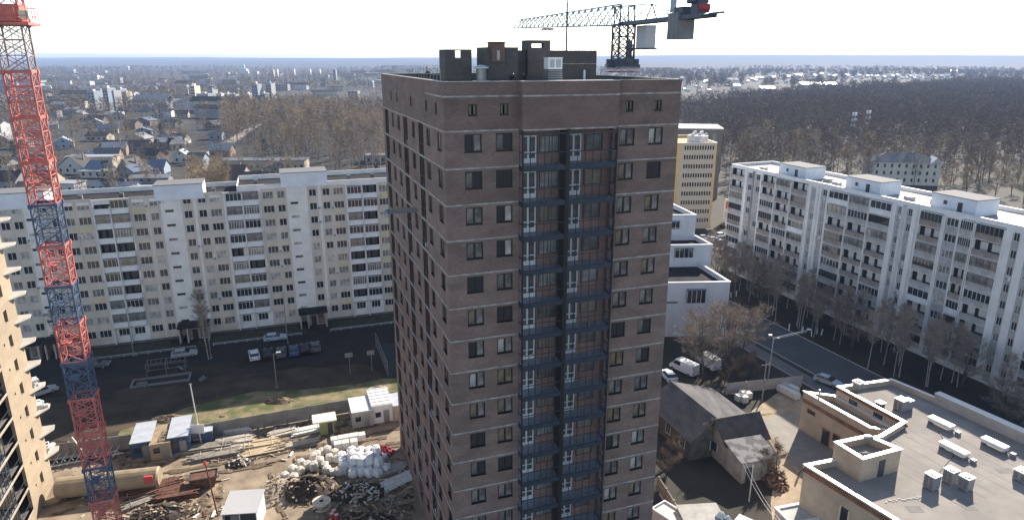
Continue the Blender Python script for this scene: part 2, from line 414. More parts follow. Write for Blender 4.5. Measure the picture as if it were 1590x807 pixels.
for i, pl in enumerate([[(60, 790), (230, 742), (420, 706), (640, 672)], [(60, 806), (240, 754), (430, 716), (640, 684)], [(345, 735), (470, 712), (640, 690)], [(190, 745), (330, 722), (450, 700), (640, 662)], [(420, 735), (425, 770), (455, 830)]]):
    a_ = [pt(*q) for q in pl]; mb = M()
    rr_ = random.Random(i)
    for p, q in zip(a_[:-1], a_[1:]):
        n_ = max(2, int((q-p).length/1.2)); dn = (q-p).normalized(); dn = Vector((-dn.y, dn.x, 0))
        for k in range(n_):
            if rr_.random() < .2: continue
            s0, s1 = p.lerp(q, k/n_)+dn*rr_.uniform(-.15, .15), p.lerp(q, (k+1)/n_)+dn*rr_.uniform(-.15, .15); w_ = rr_.uniform(.15, .4)
            mb.poly([(s0-dn*w_)[:2]+(.1+i*.004,), (s1-dn*w_)[:2]+(.1+i*.004,), (s1+dn*w_)[:2]+(.1+i*.004,), (s0+dn*w_)[:2]+(.1+i*.004,)])
    mb.build('tyre_track', mat('wet_rut', (0.12, 0.085, 0.055), 0.8, var=.4, scale=1.5, coords='World'))['kind'] = 'structure'
# pale village road beyond the long block
sheet('village_road', [(-110, 205), (-104, 205), (-167, 385), (-215, 620), (-223, 620), (-174, 385)], 0.03, dirt_lane, wob=1.0)
sheet('parking_lot', [(56, 178), (84, 172), (88, 196), (58, 202)], 0.02, mat('worn_lot', (0.16, 0.15, 0.14), 0.9, var=0.3, scale=0.3, coords='World'))

# distant hills
def hills():
    mb = M(); nx, ny = 150, 14
    rnd = random.Random(3)
    ph = [rnd.uniform(0, 6.28) for _ in range(9)]
    for j in range(ny+1):
        y = 4300 + j*650
        for i in range(nx+1):
            x = -12500 + i*25000/nx
            a = x/1000
            z = 20*math.sin(a*.55+ph[0]+j*.3)+9*math.sin(a*1.3+ph[1]+j*.9)+4*math.sin(a*3.1+ph[2]+j*1.7)
            base = -18 + 78*(j/ny)**0.8
            rise = 46/(1+math.exp(-(x-1200)/1300))
            zz = base + z*0.34*min(1, (j+1)/6) + rise*(j/ny)**0.6
            mb.v.append((x, y, min(108.0, zz)))
    for j in range(ny):
        for i in range(nx):
            k = j*(nx+1)+i
            mb.f.append((k, k+1, k+nx+2, k+nx+1)); mb.m.append(0)
    o = mb.build('hills', mat('far_hillside', (0.010, 0.015, 0.018), 0.95, col2=(0.055, 0.055, 0.05), scale=0.0015, coords='World', detail=8, ramp=(0.4, 0.65)), smooth=True)
    o['kind'] = 'structure'
hills()
# ------------------------------------------------------------------ the brown brick tower
TO = Vector((-5.35, 54.7, 0))
def tw(x, y, z=0): q = TO+U*x+V*y; return Vector((q.x, q.y, z))
tower = thing('brick_tower', 'tall dark brown brick apartment tower with glazed balcony stacks, standing alone in the middle', 'tower', TO, GA)
W, D, H = 21.4, 31.0, 50.2
BX0, BX1, BXM = 6.3, 14.85, 10.3
ZB = [46.4-3*k for k in range(16)]        # light bands = storey lines
Ff = face((0, 0, 0), (1, 0, 0), (0, -1, 0))
Fl = face((0, 0, 0), (0, 1, 0), (-1, 0, 0))       # left face: s = depth from the corner
wf, wlf = [], []
WW, WH = 1.46, 1.45
front_cols = [2.35, 5.0, 16.28, 19.1]
left_cols = [1.9, 6.1, 12.7, 20.5, 24.2]
log_cols = [(8.1, 10.2), (15.6, 17.9), (27.2, 29.6)]
for k in range(15):
    zt = ZB[k]-0.25
    for c in front_cols: wf.append((c-WW/2, c+WW/2, zt-WH, zt))
    for c in left_cols: wlf.append((c-WW/2, c+WW/2, zt-WH, zt))
small_f = [2.35, 5.0, 16.4, 19.2]; small_l = [2.8, 6.5, 13.4, 21.0, 24.6]
sf = [(c-.36, c+.36, 47.6, 48.5) for c in small_f]; sl = [(c-.36, c+.36, 47.6, 48.5) for c in small_l]
mb = M()
wall(mb, Ff, 0, W, 0, H, wf+sf+[(BX0, BX1, 1.4, 46.4)], 0.2)
o = mb.build('front_wall', brick, tower)
mb = M()
wall(mb, Fl, 0, D, 0, H, wlf+sl+[(a, b, 1.4, 46.4) for a, b in log_cols], 0.2)
for a, b in log_cols:                      # recess walls
    mb.poly([Fl(a, 1.4, -1.3), Fl(b, 1.4, -1.3), Fl(b, 46.4, -1.3), Fl(a, 46.4, -1.3)])
    for s in (a, b): mb.poly([Fl(s, 1.4, -.2), Fl(s, 1.4, -1.3), Fl(s, 46.4, -1.3), Fl(s, 46.4, -.2)])
    mb.poly([Fl(a, 46.4, -.2), Fl(b, 46.4, -.2), Fl(b, 46.4, -1.3), Fl(a, 46.4, -1.3)])
mb.build('side_wall', brick, tower)
mb = M()
mb.poly([(W, 0, 0), (W, D, 0), (W, D, H), (W, 0, H)]); mb.poly([(0, D, 0), (0, D, H), (W, D, H), (W, D, 0)])
mb.build('rear_wall', brick, tower)
# centre brick block over the balconies
mb = M(); mb.box(BX0-.05, BX1+.05, -0.9, -0.004, 46.4, H); mb.build('upper_block', brick_red, tower)
mb = M()
mb.poly([(BX0, .6, 1.4), (BX1, .6, 1.4), (BX1, .6, 46.4), (BX0, .6, 46.4)])
for x in (BX0, BX1): mb.poly([(x, .2, 1.4), (x, .6, 1.4), (x, .6, 46.4), (x, .2, 46.4)])
mb.build('loggia_wall', brick_in, tower)
# roof, coping
mb = M(); mb.box(.25, W-.25, .25, D-.25, 49.2, 49.4); mb.build('roof', roof_felt, tower)
mb = M()
for x0, x1, y0, y1 in ((0, W, -.04, .3), (0, W, D-.3, D+.04), (-.04, .3, .3, D-.3), (W-.3, W+.04, .3, D-.3), (BX0-.09, BX1+.09, -.94, -.04)):
    mb.box(x0, x1, y0, y1, 50.2, 50.26)
mb.build('coping', mat('parapet_coping', (0.45, 0.42, 0.40), 0.6, var=.2, scale=1.5), tower)
mb = M()
for x0, x1, y0, y1 in ((.002, W-.002, .002, .25), (.002, W-.002, D-.25, D-.002), (.002, .25, .25, D-.25), (W-.25, W-.002, .25, D-.25)): mb.box(x0, x1, y0, y1, 49.3, 50.2)
mb.build('parapet', brick_dark, tower)
# light floor bands
rnd = random.Random(11)
for z in [49.1]+ZB[:15]:
    def seg(F, a0, a1, d=0.0):
        mb = M(); a = a0
        while a < a1-.05:
            b = min(a1, a+rnd.uniform(2.5, 6))
            t = rnd.uniform(-.012, .012)
            mb.fbox(F, a, b, z-.07+t, z+.06+t, d, d+.02); a = b
        mb.build('floor_band', conc_light, tower)
    seg(Ff, -.02, BX0-.06); seg(Ff, BX1+.06, W)
    if z > 46: seg(Ff, BX0-.06, BX1+.06, .9)
    ed = [0]+[e for ab in log_cols for e in ab]+[D]
    if z > 46.5: seg(Fl, 0, 6.5)
    elif z > 46: seg(Fl, 0, D)
    else:
        for a, b in zip(ed[::2], ed[1::2]): seg(Fl, a, b)

# windows: dark frame with two panes; the ones that show largest are separate parts
def window_meshes(w, h, fm, gm, name='window', single=False):
    mb = M(); t = .1
    F = face((0, 0, 0), (1, 0, 0), (0, -1, 0))
    for a0, a1, z0, z1 in ((0, w, 0, t), (0, w, h-t, h), (0, t, t, h-t), (w-t, w, t, h-t), (w/2-t*.8, w/2+t*.8, t, h-t)):
        if single and a0 > t and a1 < w-t: continue
        mb.fbox(F, a0, a1, z0, z1, -.19, -.10)
    mb.fbox(F, -.03, w+.03, -.05, 0, -.19, .04)       # sill
    g = M(); g.fbox(F, t, w/2-t*.8, t, h-t, -.17, -.15); g.fbox(F, w/2+t*.8, w-t, t, h-t, -.17, -.15, 1)
    return mb, g
g_warm = mat('warm_brown_glass', (0.20, 0.155, 0.11), 0.08, spec=0.8, var=0.4, scale=1.1); g_soft = mat('soft_grey_glass', (0.15, 0.142, 0.138), 0.08, spec=0.8, var=0.4, scale=1.1)  # brown-tinted and soft grey pane colours
glass_sets = [(glass_mid, glass_mid), (g_soft, g_soft), (g_warm, g_warm), (glass_mid, g_soft), (glass_dark, glass_mid), (g_soft, glass_dark), (glass_pale, glass_mid), (glass_dark, glass_pale), (g_warm, glass_mid), (glass_dark, glass_dark)]
wm, gmesh = window_meshes(WW, WH, None, None)
frame_me = wm.mesh('window', dark_frame)
pane_me = [gmesh.mesh('pane', list(gs)) for gs in glass_sets]
sm, sg = window_meshes(.72, .9, None, None, single=True)
sframe_me = sm.mesh('small_window', dark_frame); spane_me = sg.mesh('pane', [glass_dark, glass_dark])
def put_window(h, left, fme, pme, par):
    loc = (h[0], 0, h[2]) if not left else (0, h[1], h[2])
    o = bpy.data.objects.new('window', fme); link(o, par); o.location = loc
    if left: o.rotation_euler = (0, 0, -PI/2)
    p = bpy.data.objects.new('pane', pme); link(p, o)
allw = [(h, False) for h in wf]+[(h, True) for h in wlf]
def closeness(e):
    h, l = e
    q = tw(h[0], 0) if not l else tw(0, h[0]); d2 = q.length_squared+(EYE-h[2])**2
    dep = q.y*cP+(EYE-h[2])*sP; v = 403.5-1060*(q.y*sP-(EYE-h[2])*cP)/dep
    return (v > 825, d2*(2.2 if l else 1))
allw.sort(key=closeness)
rest = M(); restg = M()
for i, (h, l) in enumerate(allw):
    if i < 90: put_window(h, l, frame_me, rnd.choice(pane_me), tower)
    else:
        mt = Matrix.Translation((h[0], 0, h[2])) if not l else Matrix.Translation((0, h[1], h[2])) @ Matrix.Rotation(-PI/2, 4, 'Z')
        rest.add(wm, mt, 0); rest.add(gmesh, mt, rnd.choice([1, 2, 2]))
for h, l in [(h, False) for h in sf]+[(h, True) for h in sl]: put_window(h, l, sframe_me, spane_me, tower)
tag(rest.build('window', [dark_frame, glass_dark, glass_mid], tower), kind='stuff')

# glazed balconies on the front
def door_mesh():
    mb = M(); F = face((0, .6, 0), (1, 0, 0), (0, -1, 0)); w, h, t = 1.45, 2.4, .11
    for a0, a1, z0, z1 in ((0, w, .1, .1+t*2.6), (0, w, h-t, h), (0, t, .1, h), (w-t, w, .1, h), (w/2-t*.7, w/2+t*.7, .1, h), (0, w/2, .95, .95+t), (w/2, w, .95, .95+t), (t, w-t, .32, .5)):
        mb.fbox(F, a0, a1, z0, z1, .01, .07)
    g = M(); g.fbox(F, t, w-t, .12, h-.05, .012, .03)
    return mb, g
dm, dg = door_mesh()
door_me = dm.mesh('balcony_door', white_pvc); dglass_me = dg.mesh('pane', g_soft)
def bwin(w):
    mb = M(); F = face((0, .6, 0), (1, 0, 0), (0, -1, 0)); t = .06
    for a0, a1, z0, z1 in ((0, w, .95, 1.01), (0, w, 2.3, 2.36), (0, t, .95, 2.36), (w-t, w, .95, 2.36), (w/2-t/2, w/2+t/2, .95, 2.36)): mb.fbox(F, a0, a1, z0, z1, .01, .06)
    g = M(); g.fbox(F, t, w-t, 1.0, 2.31, .012, .03)
    return mb, g
bw, bg_ = bwin(1.75)
bw_me = bw.mesh('loggia_window', dark_frame)
bg_me = [bg_.mesh('pane', g) for g in (glass_mid, glass_pale, mat('beige_blind', (.28, .22, .16), .5, var=.2, scale=2), glass_mid)]
bal_floor = mat('balcony_floor_slab', (0.46, 0.50, 0.58), 0.6, var=.2, scale=2)  # grey concrete with bluish sky light put into its colour
def balcony_parts(x0, x1, side):
    fr = M()
    fr.box(x0, x1, -.92, -.86, -.26, .06, 0)        # slab edge profile
    fr.box(x0, x1, -.93, -.87, 2.62, 2.74, 0)
    n = 6
    for i in range(n+1):
        x = x0+(x1-x0)*i/n
        fr.box(x-.028, x+.028, -.92, -.86, .06, 2.62, 0)
    fr.box(x0, x1, -.915, -.865, 1.08, 1.14, 0)
    if side:
        xe = x1 if side > 0 else x0
        fr.box(xe-.04, xe+.04, -.86, 0, -.26, .06, 0); fr.box(xe-.03, xe+.03, -.86, 0, 1.08, 1.14, 0); fr.box(xe-.03, xe+.03, -.86, 0, 2.62, 2.72, 0)
    sl_ = M(); sl_.box(x0+.01, x1-.01, -.86, .59, -.2, .0)
    g = M()
    g.poly([(x0, -.89, .06), (x1, -.89, .06), (x1, -.89, 2.62), (x0, -.89, 2.62)])
    if side:
        xe = x1 if side > 0 else x0
        g.poly([(xe, -.86, .06), (xe, 0, .06), (xe, 0, 2.62), (xe, -.86, 2.62)])
    return fr, sl_, g
bays = [(BX0+.02, BXM-.17, -1), (BXM+.17, BX1-.02, 1)]
bmesh_ = []
for b in bays:
    fr, s_, g = balcony_parts(*b)
    bmesh_.append((fr.mesh('balcony', navy_steel), s_.mesh('slab', bal_floor), g.mesh('glazing', clear_glass)))
for k in range(15):
    for j, (x0, x1, sd) in enumerate(bays):
        z = ZB[k]-3
        o = bpy.data.objects.new('balcony', bmesh_[j][0]); link(o, tower); o.location = (0, 0, z)
        for nm, me in (('slab', bmesh_[j][1]), ('glazing', bmesh_[j][2])): link(bpy.data.objects.new(nm, me), o)
        d = link(bpy.data.objects.new('balcony_door', door_me), o); d.location = (x0+.25, 0, 0)
        d = link(bpy.data.objects.new('balcony_door_glass', dglass_me), o); d.location = (x0+.25, 0, 0)
        d = link(bpy.data.objects.new('loggia_window', bw_me), o); d.location = (x0+2.0, 0, 0)
        d = link(bpy.data.objects.new('loggia_window_glass', rnd.choice(bg_me)), o); d.location = (x0+2.0, 0, 0)
mb = M(); mb.box(BXM-.15, BXM+.15, -.97, .59, 1.4, 46.4)
mb.build('balcony_pier', dark_frame, tower)
for x in (BX0-.06, BX1-.06):
    mb = M(); mb.box(x, x+.12, -.96, -.84, 1.4, 46.39); mb.build('corner_post', dark_frame, tower)
# loggias on the side face
sb = M(); F = Fl
for a, b in log_cols[:1]:
    pass
def side_loggia(w):
    mb = M(); F = face((0, 0, 0), (0, 1, 0), (-1, 0, 0))
    mb.fbox(F, 0, w, -.14, .04, -1.29, .02, 0)
    for i in range(4): mb.fbox(F, w*i/3-.03 if i else 0, w*i/3+.03, .04, 2.75, -.1, -.04, 1)
    mb.fbox(F, 0, w, 1.05, 1.12, -.1, -.03, 1)
    mb.fbox(F, .2, w-.2, .1, 2.3, -1.29, -1.24, 2)
    return mb.mesh('side_balcony', [conc_light, dark_frame, glass_dark])
sides = [side_loggia(b-a) for a, b in log_cols]
for k in range(15):
    for j, (a, b) in enumerate(log_cols):
        if k == 14 and j: continue
        o = link(bpy.data.objects.new('side_balcony', sides[j]), tower); o.location = (0, a, ZB[k]-3)
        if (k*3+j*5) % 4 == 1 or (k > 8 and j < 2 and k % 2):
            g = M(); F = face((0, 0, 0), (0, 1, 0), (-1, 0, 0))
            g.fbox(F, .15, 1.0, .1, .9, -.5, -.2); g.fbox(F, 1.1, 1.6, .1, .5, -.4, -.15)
            tag(g.build('glint_debris', white_paint, o), 'white sheets standing for sun glints and white debris behind the rail')  # white sheets added for sun glints and white debris in the loggias
            
# roof structures
def shaft(name, x0, x1, y0, y1, z1, openings=(), back=True, m=brick_dark):
    mb = M(); w = .22
    F1 = face((x0, y0, 0), (1, 0, 0), (0, -1, 0))
    wall(mb, F1, 0, x1-x0, 49.4, z1, [(a, b, c, d) for a, b, c, d in openings], w)
    F2 = face((x0, y1-w, 0), (1, 0, 0), (0, -1, 0))
    if back: wall(mb, F2, 0, x1-x0, 49.4, z1, [(w+.02, x1-x0-w-.02, c, d) for a, b, c, d in openings], w)
    mb.poly([(x0, y1, 49.4), (x0, y0, 49.4), (x0, y0, z1), (x0, y1, z1)]); mb.poly([(x1, y0, 49.4), (x1, y1, 49.4), (x1, y1, z1), (x1, y0, z1)])
    mb.poly([(x1, y1, 49.4), (x0, y1, 49.4), (x0, y1, z1), (x1, y1, z1)]) if not openings or not back else wall(mb, face((x1, y1, 0), (-1, 0, 0), (0, 1, 0)), 0, x1-x0, 49.4, z1, [(w+.02, x1-x0-w-.02, c, d) for a, b, c, d in openings], .01)
    mb.box(x0-.05, x1+.05, y0-.05, y0+w, z1, z1+.05); mb.box(x0-.05, x1+.05, y1-w, y1+.05, z1, z1+.05) if not (openings and openings[0][3] > z1-.1) else None
    mb.box(x0-.05, x0+w, y0+w, y1-w, z1, z1+.05); mb.box(x1-w, x1+.05, y0+w, y1-w, z1, z1+.05)
    return mb.build(name, m, tower)
shaft('vent_shaft', .82, 3.05, 2.5, 4.5, 52.62, [(.85, 1.35, 52.0, 52.6)])
o = shaft('stair_head', 4.16, 6.9, 2.0, 4.8, 52.8)
mb = M(); mb.box(4.55, 5.65, 1.7, 2.9, 51.7, 53.2); mb.box(4.45, 5.75, 1.6, 3.0, 53.2, 53.28); mb.build('flue', mat('flue_brick', (.16, .105, .09), .8, var=.2, scale=3), o)
mb = M(); mb.box(4.95, 5.2, 1.66, 1.7, 51.85, 52.6); mb.build('vent_opening', conc_light, o)
o = shaft('lift_house', 6.9, 14.8, 3.5, 8.5, 52.58)
mb = M(); mb.poly([(7, 3.6, 52.5), (14.7, 3.6, 52.5), (14.7, 8.4, 52.5), (7, 8.4, 52.5)]); mb.build('roof', roof_felt, o)
mb = M(); mb.box(10.3, 14.81, 3.47, 3.5, 51.5, 51.56); mb.build('floor_band', conc_light, o)
mb = M(); mb.box(13.55, 13.75, 3.46, 3.52, 49.5, 51.0, 0); mb.box(13.2, 14.2, 3.48, 3.51, 49.4, 51.1, 1); mb.build('door', [white_paint, dark_steel], o)
shaft('vent_tower', 8.15, 10.2, 3.1, 4.6, 53.4, [(.35, 1.45, 52.85, 53.2)])
# fans on the roof
f = thing('roof_fan', 'round grey mushroom fan on the tower roof between the two left brick shafts', 'roof fan', tw(3.6, 1.7, 49.4), GA)
mb = M(); mb.box(-.55, .55, -.5, .5, 0, .75); mb.box(-.62, .62, -.57, .57, .75, .85); mb.build('plinth', mat('pale_steel', (.5, .52, .55), .5), f)
mb = M(); mb.lathe((0, 0, .85), [(.36, 0), (.36, 1.0)], 14)
for k in range(14): a = 2*PI*k/14; mb.tube((.39*math.cos(a), .39*math.sin(a), .85), (.39*math.cos(a), .39*math.sin(a), 1.85), .02)
mb.build('drum', steel_grey, f)
mb = M(); mb.lathe((0, 0, 1.8), [(.62, 0), (.6, .12), (.35, .22), (.1, .28)], 16); mb.build('cap', mat('pale_steel', (.5, .52, .55), .5), f)
f = thing('air_handler', 'white box air handler on a louvred base in front of the tower lift house', 'air handler', tw(9.7, 1.2, 49.4), GA)
mb = M(); mb.box(-.75, .75, -.6, .6, 0, .14); mb.box(-.62, .62, -.5, .5, .14, .55)
for k in range(8): mb.box(-.7+k*.015, .7-k*.015, -.58, .58, .6+k*.14, .66+k*.14)
mb.build('louvre_base', mat('zinc_louvre', (.32, .34, .37), .5, metal=.3), f)
mb = M(); mb.box(-.62, .62, -.5, .5, 1.72, 2.6); mb.box(-.66, .66, -.54, .54, 2.6, 2.66); mb.build('housing', white_pvc, f)
mb = M(); mb.box(-.5, -.08, -.51, -.5, 1.85, 2.5); mb.box(.05, .5, -.51, -.5, 1.85, 2.5); mb.build('grille', mat('grey_panel', (.45, .47, .5), .5), f)
a = M(); a.tube((0, 0, 0), (0, 0, 4.0), .08, n=6); a.tube((0, 0, 4.0), (0, 0, 6.4), .05, n=6); a.tube((-.3, 0, 3.2), (.3, 0, 3.2), .015)
tag(a.build('antenna_mast', dark_steel, loc=tw(12.3, 4.5, 52.58)), 'thin dark mast rising from the roof of the tower lift house', 'antenna')
# railings
def railing(name, p, q, label, parent_m=steel_grey, h=.9, step=1.2, group=None, rails=(.45, .9)):
    mb = M(); p, q = Vector(p), Vector(q); n = max(1, int((q-p).length/step))
    for i in range(n+1): a = p.lerp(q, i/n); mb.tube(a, a+Vector((0, 0, h)), .022)
    for r in rails: mb.tube(p+Vector((0, 0, r)), q+Vector((0, 0, r)), .018)
    return mb
for nm, p, q in (('railing', (.15, 1.5, 50.26), (.15, 30.8, 50.26)), ('railing', (15.5, .15, 50.26), (21.2, .15, 50.26)), ('railing', (21.25, .15, 50.26), (21.25, 12, 50.26)), ('railing', (.15, 30.85, 50.26), (10, 30.85, 50.26))):
    railing(nm, p, q, '').build(nm, steel_grey, tower)
railing('r', (10.3, 3.7, 52.6), (14.7, 3.7, 52.6), '', h=.7, rails=(.35, .7)).build('roof_railing', mat('thin_pale_rail', (.5, .5, .5), .5), o)
b = thing('loading_platform', 'grey steel beam platform sticking out of the left side of the brown tower', 'platform', tw(-.05, 12.2, 37.4), GA)
mb = M(); mb.box(-3.0, 1.2, -.06, .06, 0, .25); mb.box(-3.0, 1.2, .9, 1.02, 0, .25)
for i in range(6): mb.box(-2.9+i*.6, -2.8+i*.6, .06, .9, .05, .2)
mb.build('beam', mat('blue_grey_steel', (.16, .2, .27), .5), b)
mb = M(); mb.box(-2.6, -.1, .0, .95, .26, .31); mb.build('deck', mat('site_plywood', (.35, .26, .16), .8, var=.2, scale=2), b)

# ------------------------------------------------------------------ lattice helpers for cranes
def lattice(mb, w, z0, z1, leg=.07, br=.035, mleg=0, mbr=0, bays=2, dense=False, ladder=True):
    h = w/2; c = [(-h, -h), (h, -h), (h, h), (-h, h)]
    for x, y in c: mb.tube((x, y, z0), (x, y, z1), leg, m=mleg)
    n = bays
    for i in range(n+1):
        z = z0+(z1-z0)*i/n
        for k in range(4):
            a, b = c[k], c[(k+1) % 4]
            mb.tube((a[0], a[1], min(z+.02, z1-.04) if i == 0 else z-.03), (b[0], b[1], min(z+.02, z1-.04) if i == 0 else z-.03), br*1.15, m=mbr, caps=False)
    for i in range(n):
        za, zb = z0+(z1-z0)*i/n, z0+(z1-z0)*(i+1)/n
        for k in range(4):
            a, b = c[k], c[(k+1) % 4]; mid = ((a[0]+b[0])/2, (a[1]+b[1])/2)
            if dense:
                mb.tube((a[0], a[1], za), (mid[0], mid[1], (za+zb)/2), br, m=mbr, caps=False); mb.tube((b[0], b[1], za), (mid[0], mid[1], (za+zb)/2), br, m=mbr, caps=False)
                mb.tube((a[0], a[1], zb), (mid[0], mid[1], (za+zb)/2), br, m=mbr, caps=False); mb.tube((b[0], b[1], zb), (mid[0], mid[1], (za+zb)/2), br, m=mbr, caps=False)
            elif (i+k) % 2: mb.tube((a[0], a[1], za), (b[0], b[1], zb), br, m=mbr, caps=False)
            else: mb.tube((b[0], b[1], za), (a[0], a[1], zb), br, m=mbr, caps=False)

# left red and blue crane mast
red_p = mat('faded_red_paint', (0.52, 0.15, 0.125), 0.55, var=.25, scale=1.2)
blue_p = mat('dark_blue_crane_paint', (0.065, 0.10, 0.17), 0.5, var=.25, scale=1.2)
glare_red_p = mat('glare_washed_red', (0.32, 0.25, 0.25), 0.5, var=.2, scale=2)  # top mast section: red paint with sky glare washed into its colour
rc = thing('tower_crane', 'near tower crane, its lattice mast in alternating red and dark blue sections', 'tower crane', (-33.0, 47.5, 0), GA)
ms = 'red'
secs = []
z = 51.2
cols = [('r', 3), ('b', 1), ('r', 1), ('b', 1), ('r', 1), ('b', 1), ('r', 2), ('b', 1), ('r', 2), ('b', 1), ('r', 2), ('b', 1)]
for c, n in cols:
    for _ in range(n): secs.append((c, z-3, z)); z -= 3
wcr = 1.55
smesh = {}
for c, m in (('r', red_p), ('b', blue_p), ('g', glare_red_p)):
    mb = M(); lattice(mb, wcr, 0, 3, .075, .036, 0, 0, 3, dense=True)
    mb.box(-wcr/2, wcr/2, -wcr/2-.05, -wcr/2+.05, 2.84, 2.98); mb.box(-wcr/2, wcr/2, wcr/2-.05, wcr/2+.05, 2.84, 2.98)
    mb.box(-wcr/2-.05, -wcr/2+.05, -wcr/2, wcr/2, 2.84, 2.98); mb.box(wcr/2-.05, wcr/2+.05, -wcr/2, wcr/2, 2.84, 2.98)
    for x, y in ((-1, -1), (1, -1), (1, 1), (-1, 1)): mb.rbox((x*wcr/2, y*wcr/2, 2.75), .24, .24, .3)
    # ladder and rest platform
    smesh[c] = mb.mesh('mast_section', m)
    ld = M()
    for x in (-.2, .2): ld.tube((x, .35, 0), (x, .35, 3), .022)
    for i in range(10): ld.tube((-.2, .35, .15+i*.3), (.2, .35, .15+i*.3), .014)
    for i in range(4): 
        zz = .5+i*.7
        ld.tube((-.35, -.1, zz), (.35, -.1, zz), .014); ld.tube((-.35, -.1, zz), (-.35, .35, zz), .014); ld.tube((.35, -.1, zz), (.35, .35, zz), .014)
    ld.box(-.65, -.02, -.6, .6, 1.48, 1.52)
    smesh[c+'l'] = ld.mesh('ladder', m)
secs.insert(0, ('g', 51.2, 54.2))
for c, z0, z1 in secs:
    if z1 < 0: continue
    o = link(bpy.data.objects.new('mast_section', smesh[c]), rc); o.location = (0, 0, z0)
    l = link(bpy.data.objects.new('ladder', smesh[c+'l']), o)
mb = M(); mb.box(-2.2, 2.2, -2.2, 2.2, -.0, .5); mb.build('foundation', concrete, rc)
mb = M(); mb.lathe((0, 0, 54.2), [(1.0, 0), (1.15, .1), (1.15, .35), (.95, .5)], 18); mb.box(-1.35, 1.35, -1.35, 1.35, 54.05, 54.22); mb.build('slewing_ring', red_p, rc)
mb = M()
for k in range(4):
    c = [(-1.3, -1.3), (1.3, -1.3), (1.3, 1.3), (-1.3, 1.3)]; a, b = c[k], c[(k+1) % 4]
    for r in (.55, 1.1): mb.tube((*a, 54.2+r-.1), (*b, 54.2+r-.1), .025)
    for i in range(4): x = a[0]+(b[0]-a[0])*i/4; y = a[1]+(b[1]-a[1])*i/4; mb.tube((x, y, 54.2), (x, y, 55.2), .025)
mb.build('platform_railing', red_p, rc)
mb = M(); mb.box(-.85, .85, -.85, .85, 54.7, 55.3)
mb.box(.3, .8, -.9, -.86, 54.75, 55.1)
mb.build('turntable', red_p, rc)
mb = M(); mb.rbox((1.15, -1.0, 54.45), .55, .5, .5); mb.build('slewing_motor', mat('cream_paint', (.7, .62, .5), .5), rc)
mb = M(); lattice(mb, 1.5, 55.3, 59.0, .08, .04, bays=3, dense=True); mb.build('tower_head', red_p, rc)

# far crane behind the tower: slewing turret, jib pointing away, counter-jib towards the camera
steelb = mat('blue_black_steel', (0.055, 0.070, 0.105), 0.5, var=.2, scale=1.5)
fc = thing('tower_crane', 'flat-top tower crane beside the brown tower with grey counterweight hanging above its roof', 'tower crane', (11.8, 76, 0), 0)
ja = math.atan2(38, -10.95)             # jib heading
for k in range(16):
    mb = M(); lattice(mb, 2.0, k*3.1, k*3.1+3.1, .10, .05, bays=3)
    link(bpy.data.objects.new('mast_section', mb.mesh('mast_section', steelb)), fc) if k == 0 else None
    if k == 0: sec0 = fc.children[0]
    else: o = sec0.copy(); COL.objects.link(o); o.location = (0, 0, k*3.1)
mb = M(); mb.box(-2.5, 2.5, -2.5, 2.5, 0, .6); mb.build('foundation', concrete, fc)
mb = M(); mb.box(-1.35, 1.35, -1.35, 1.35, 49.6, 49.75); mb.lathe((0, 0, 51.3), [(1.25, 0), (1.25, .55), (.9, .6)], 16)
mb.box(-1.75, 1.75, -1.0, 1.0, 51.0, 51.35); mb.box(-1.0, 1.0, -1.75, 1.75, 51.04, 51.3)
for x in (-1.4, 1.4): mb.box(x-.3, x+.3, -.4, .4, 51.3, 51.9)
mb.build('slewing_platform', steelb, fc)
mb = M()
for k in range(4):
    c = [(-1.6, -1.6), (1.6, -1.6), (1.6, 1.6), (-1.6, 1.6)]; a, b = c[k], c[(k+1) % 4]
    mb.tube((*a, 50.6), (*b, 50.6), .06, m=0); mb.tube((*a, 50.9), (*b, 50.9), .05, m=1)
mb.build('red_guard', [mat('red_net', (.45, .08, .06), .7), mat('tan_net', (.42, .33, .27), .8)], fc)
ft = M()
lattice(ft, 1.75, 51.9, 55.4, .12, .065, bays=3, dense=True); lattice(ft, 1.6, 55.4, 57.2, .08, .05, bays=1)
ft.box(-.35, .25, -.9, -.7, 51.9, 53.8)
ft.build('turret', steelb, fc, loc=(0, 0, 0), rot=ja)
jb = M(); L = 38.0; n = 19
def jp(i, k):
    t = i/n; x = .9+t*L; z = 55.35+t*1.2; hh = 2.1*(1-t)+1.15*t; ww = .75
    return ((x, -ww, z), (x, ww, z), (x, 0, z+hh))[k]
for i in range(n):
    for k in range(3): jb.tube(jp(i, k), jp(i+1, k), .10 if k == 2 else .085, caps=False)
    jb.tube(jp(i, 0), jp(i, 1), .03, caps=False); jb.tube(jp(i, 0), jp(i+1, 1), .025, caps=False)
    for k in (0, 1): jb.tube(jp(i, k), jp(i, 2), .055, caps=False); jb.tube(jp(i, 2), jp(i+1, k), .055, caps=False)
jb.tube(jp(n, 0), jp(n, 2), .05); jb.tube(jp(n, 1), jp(n, 2), .05); jb.tube(jp(n, 0), jp(n, 1), .05)
jib = jb.build('jib', mat('grey_jib_steel', (0.24, 0.26, 0.29), 0.5), fc, loc=(0, 0, 0), rot=ja)
mb = M(); mb.box(24, 25.6, -.7, .7, 55.75, 55.95)
for x in (24.1, 24.8, 25.5): mb.tube((x, -.5, 55.3), (x, -.5, 55.9), .05); mb.tube((x, .5, 55.3), (x, .5, 55.9), .05)
mb.build('trolley', steelb, jib)
cj = M(); cj.box(-16.6, -.8, -.7, -.55, 55.25, 55.6); cj.box(-16.6, -.8, .55, .7, 55.25, 55.6); cj.box(-16.4, -.9, -.54, .54, 55.32, 55.38)
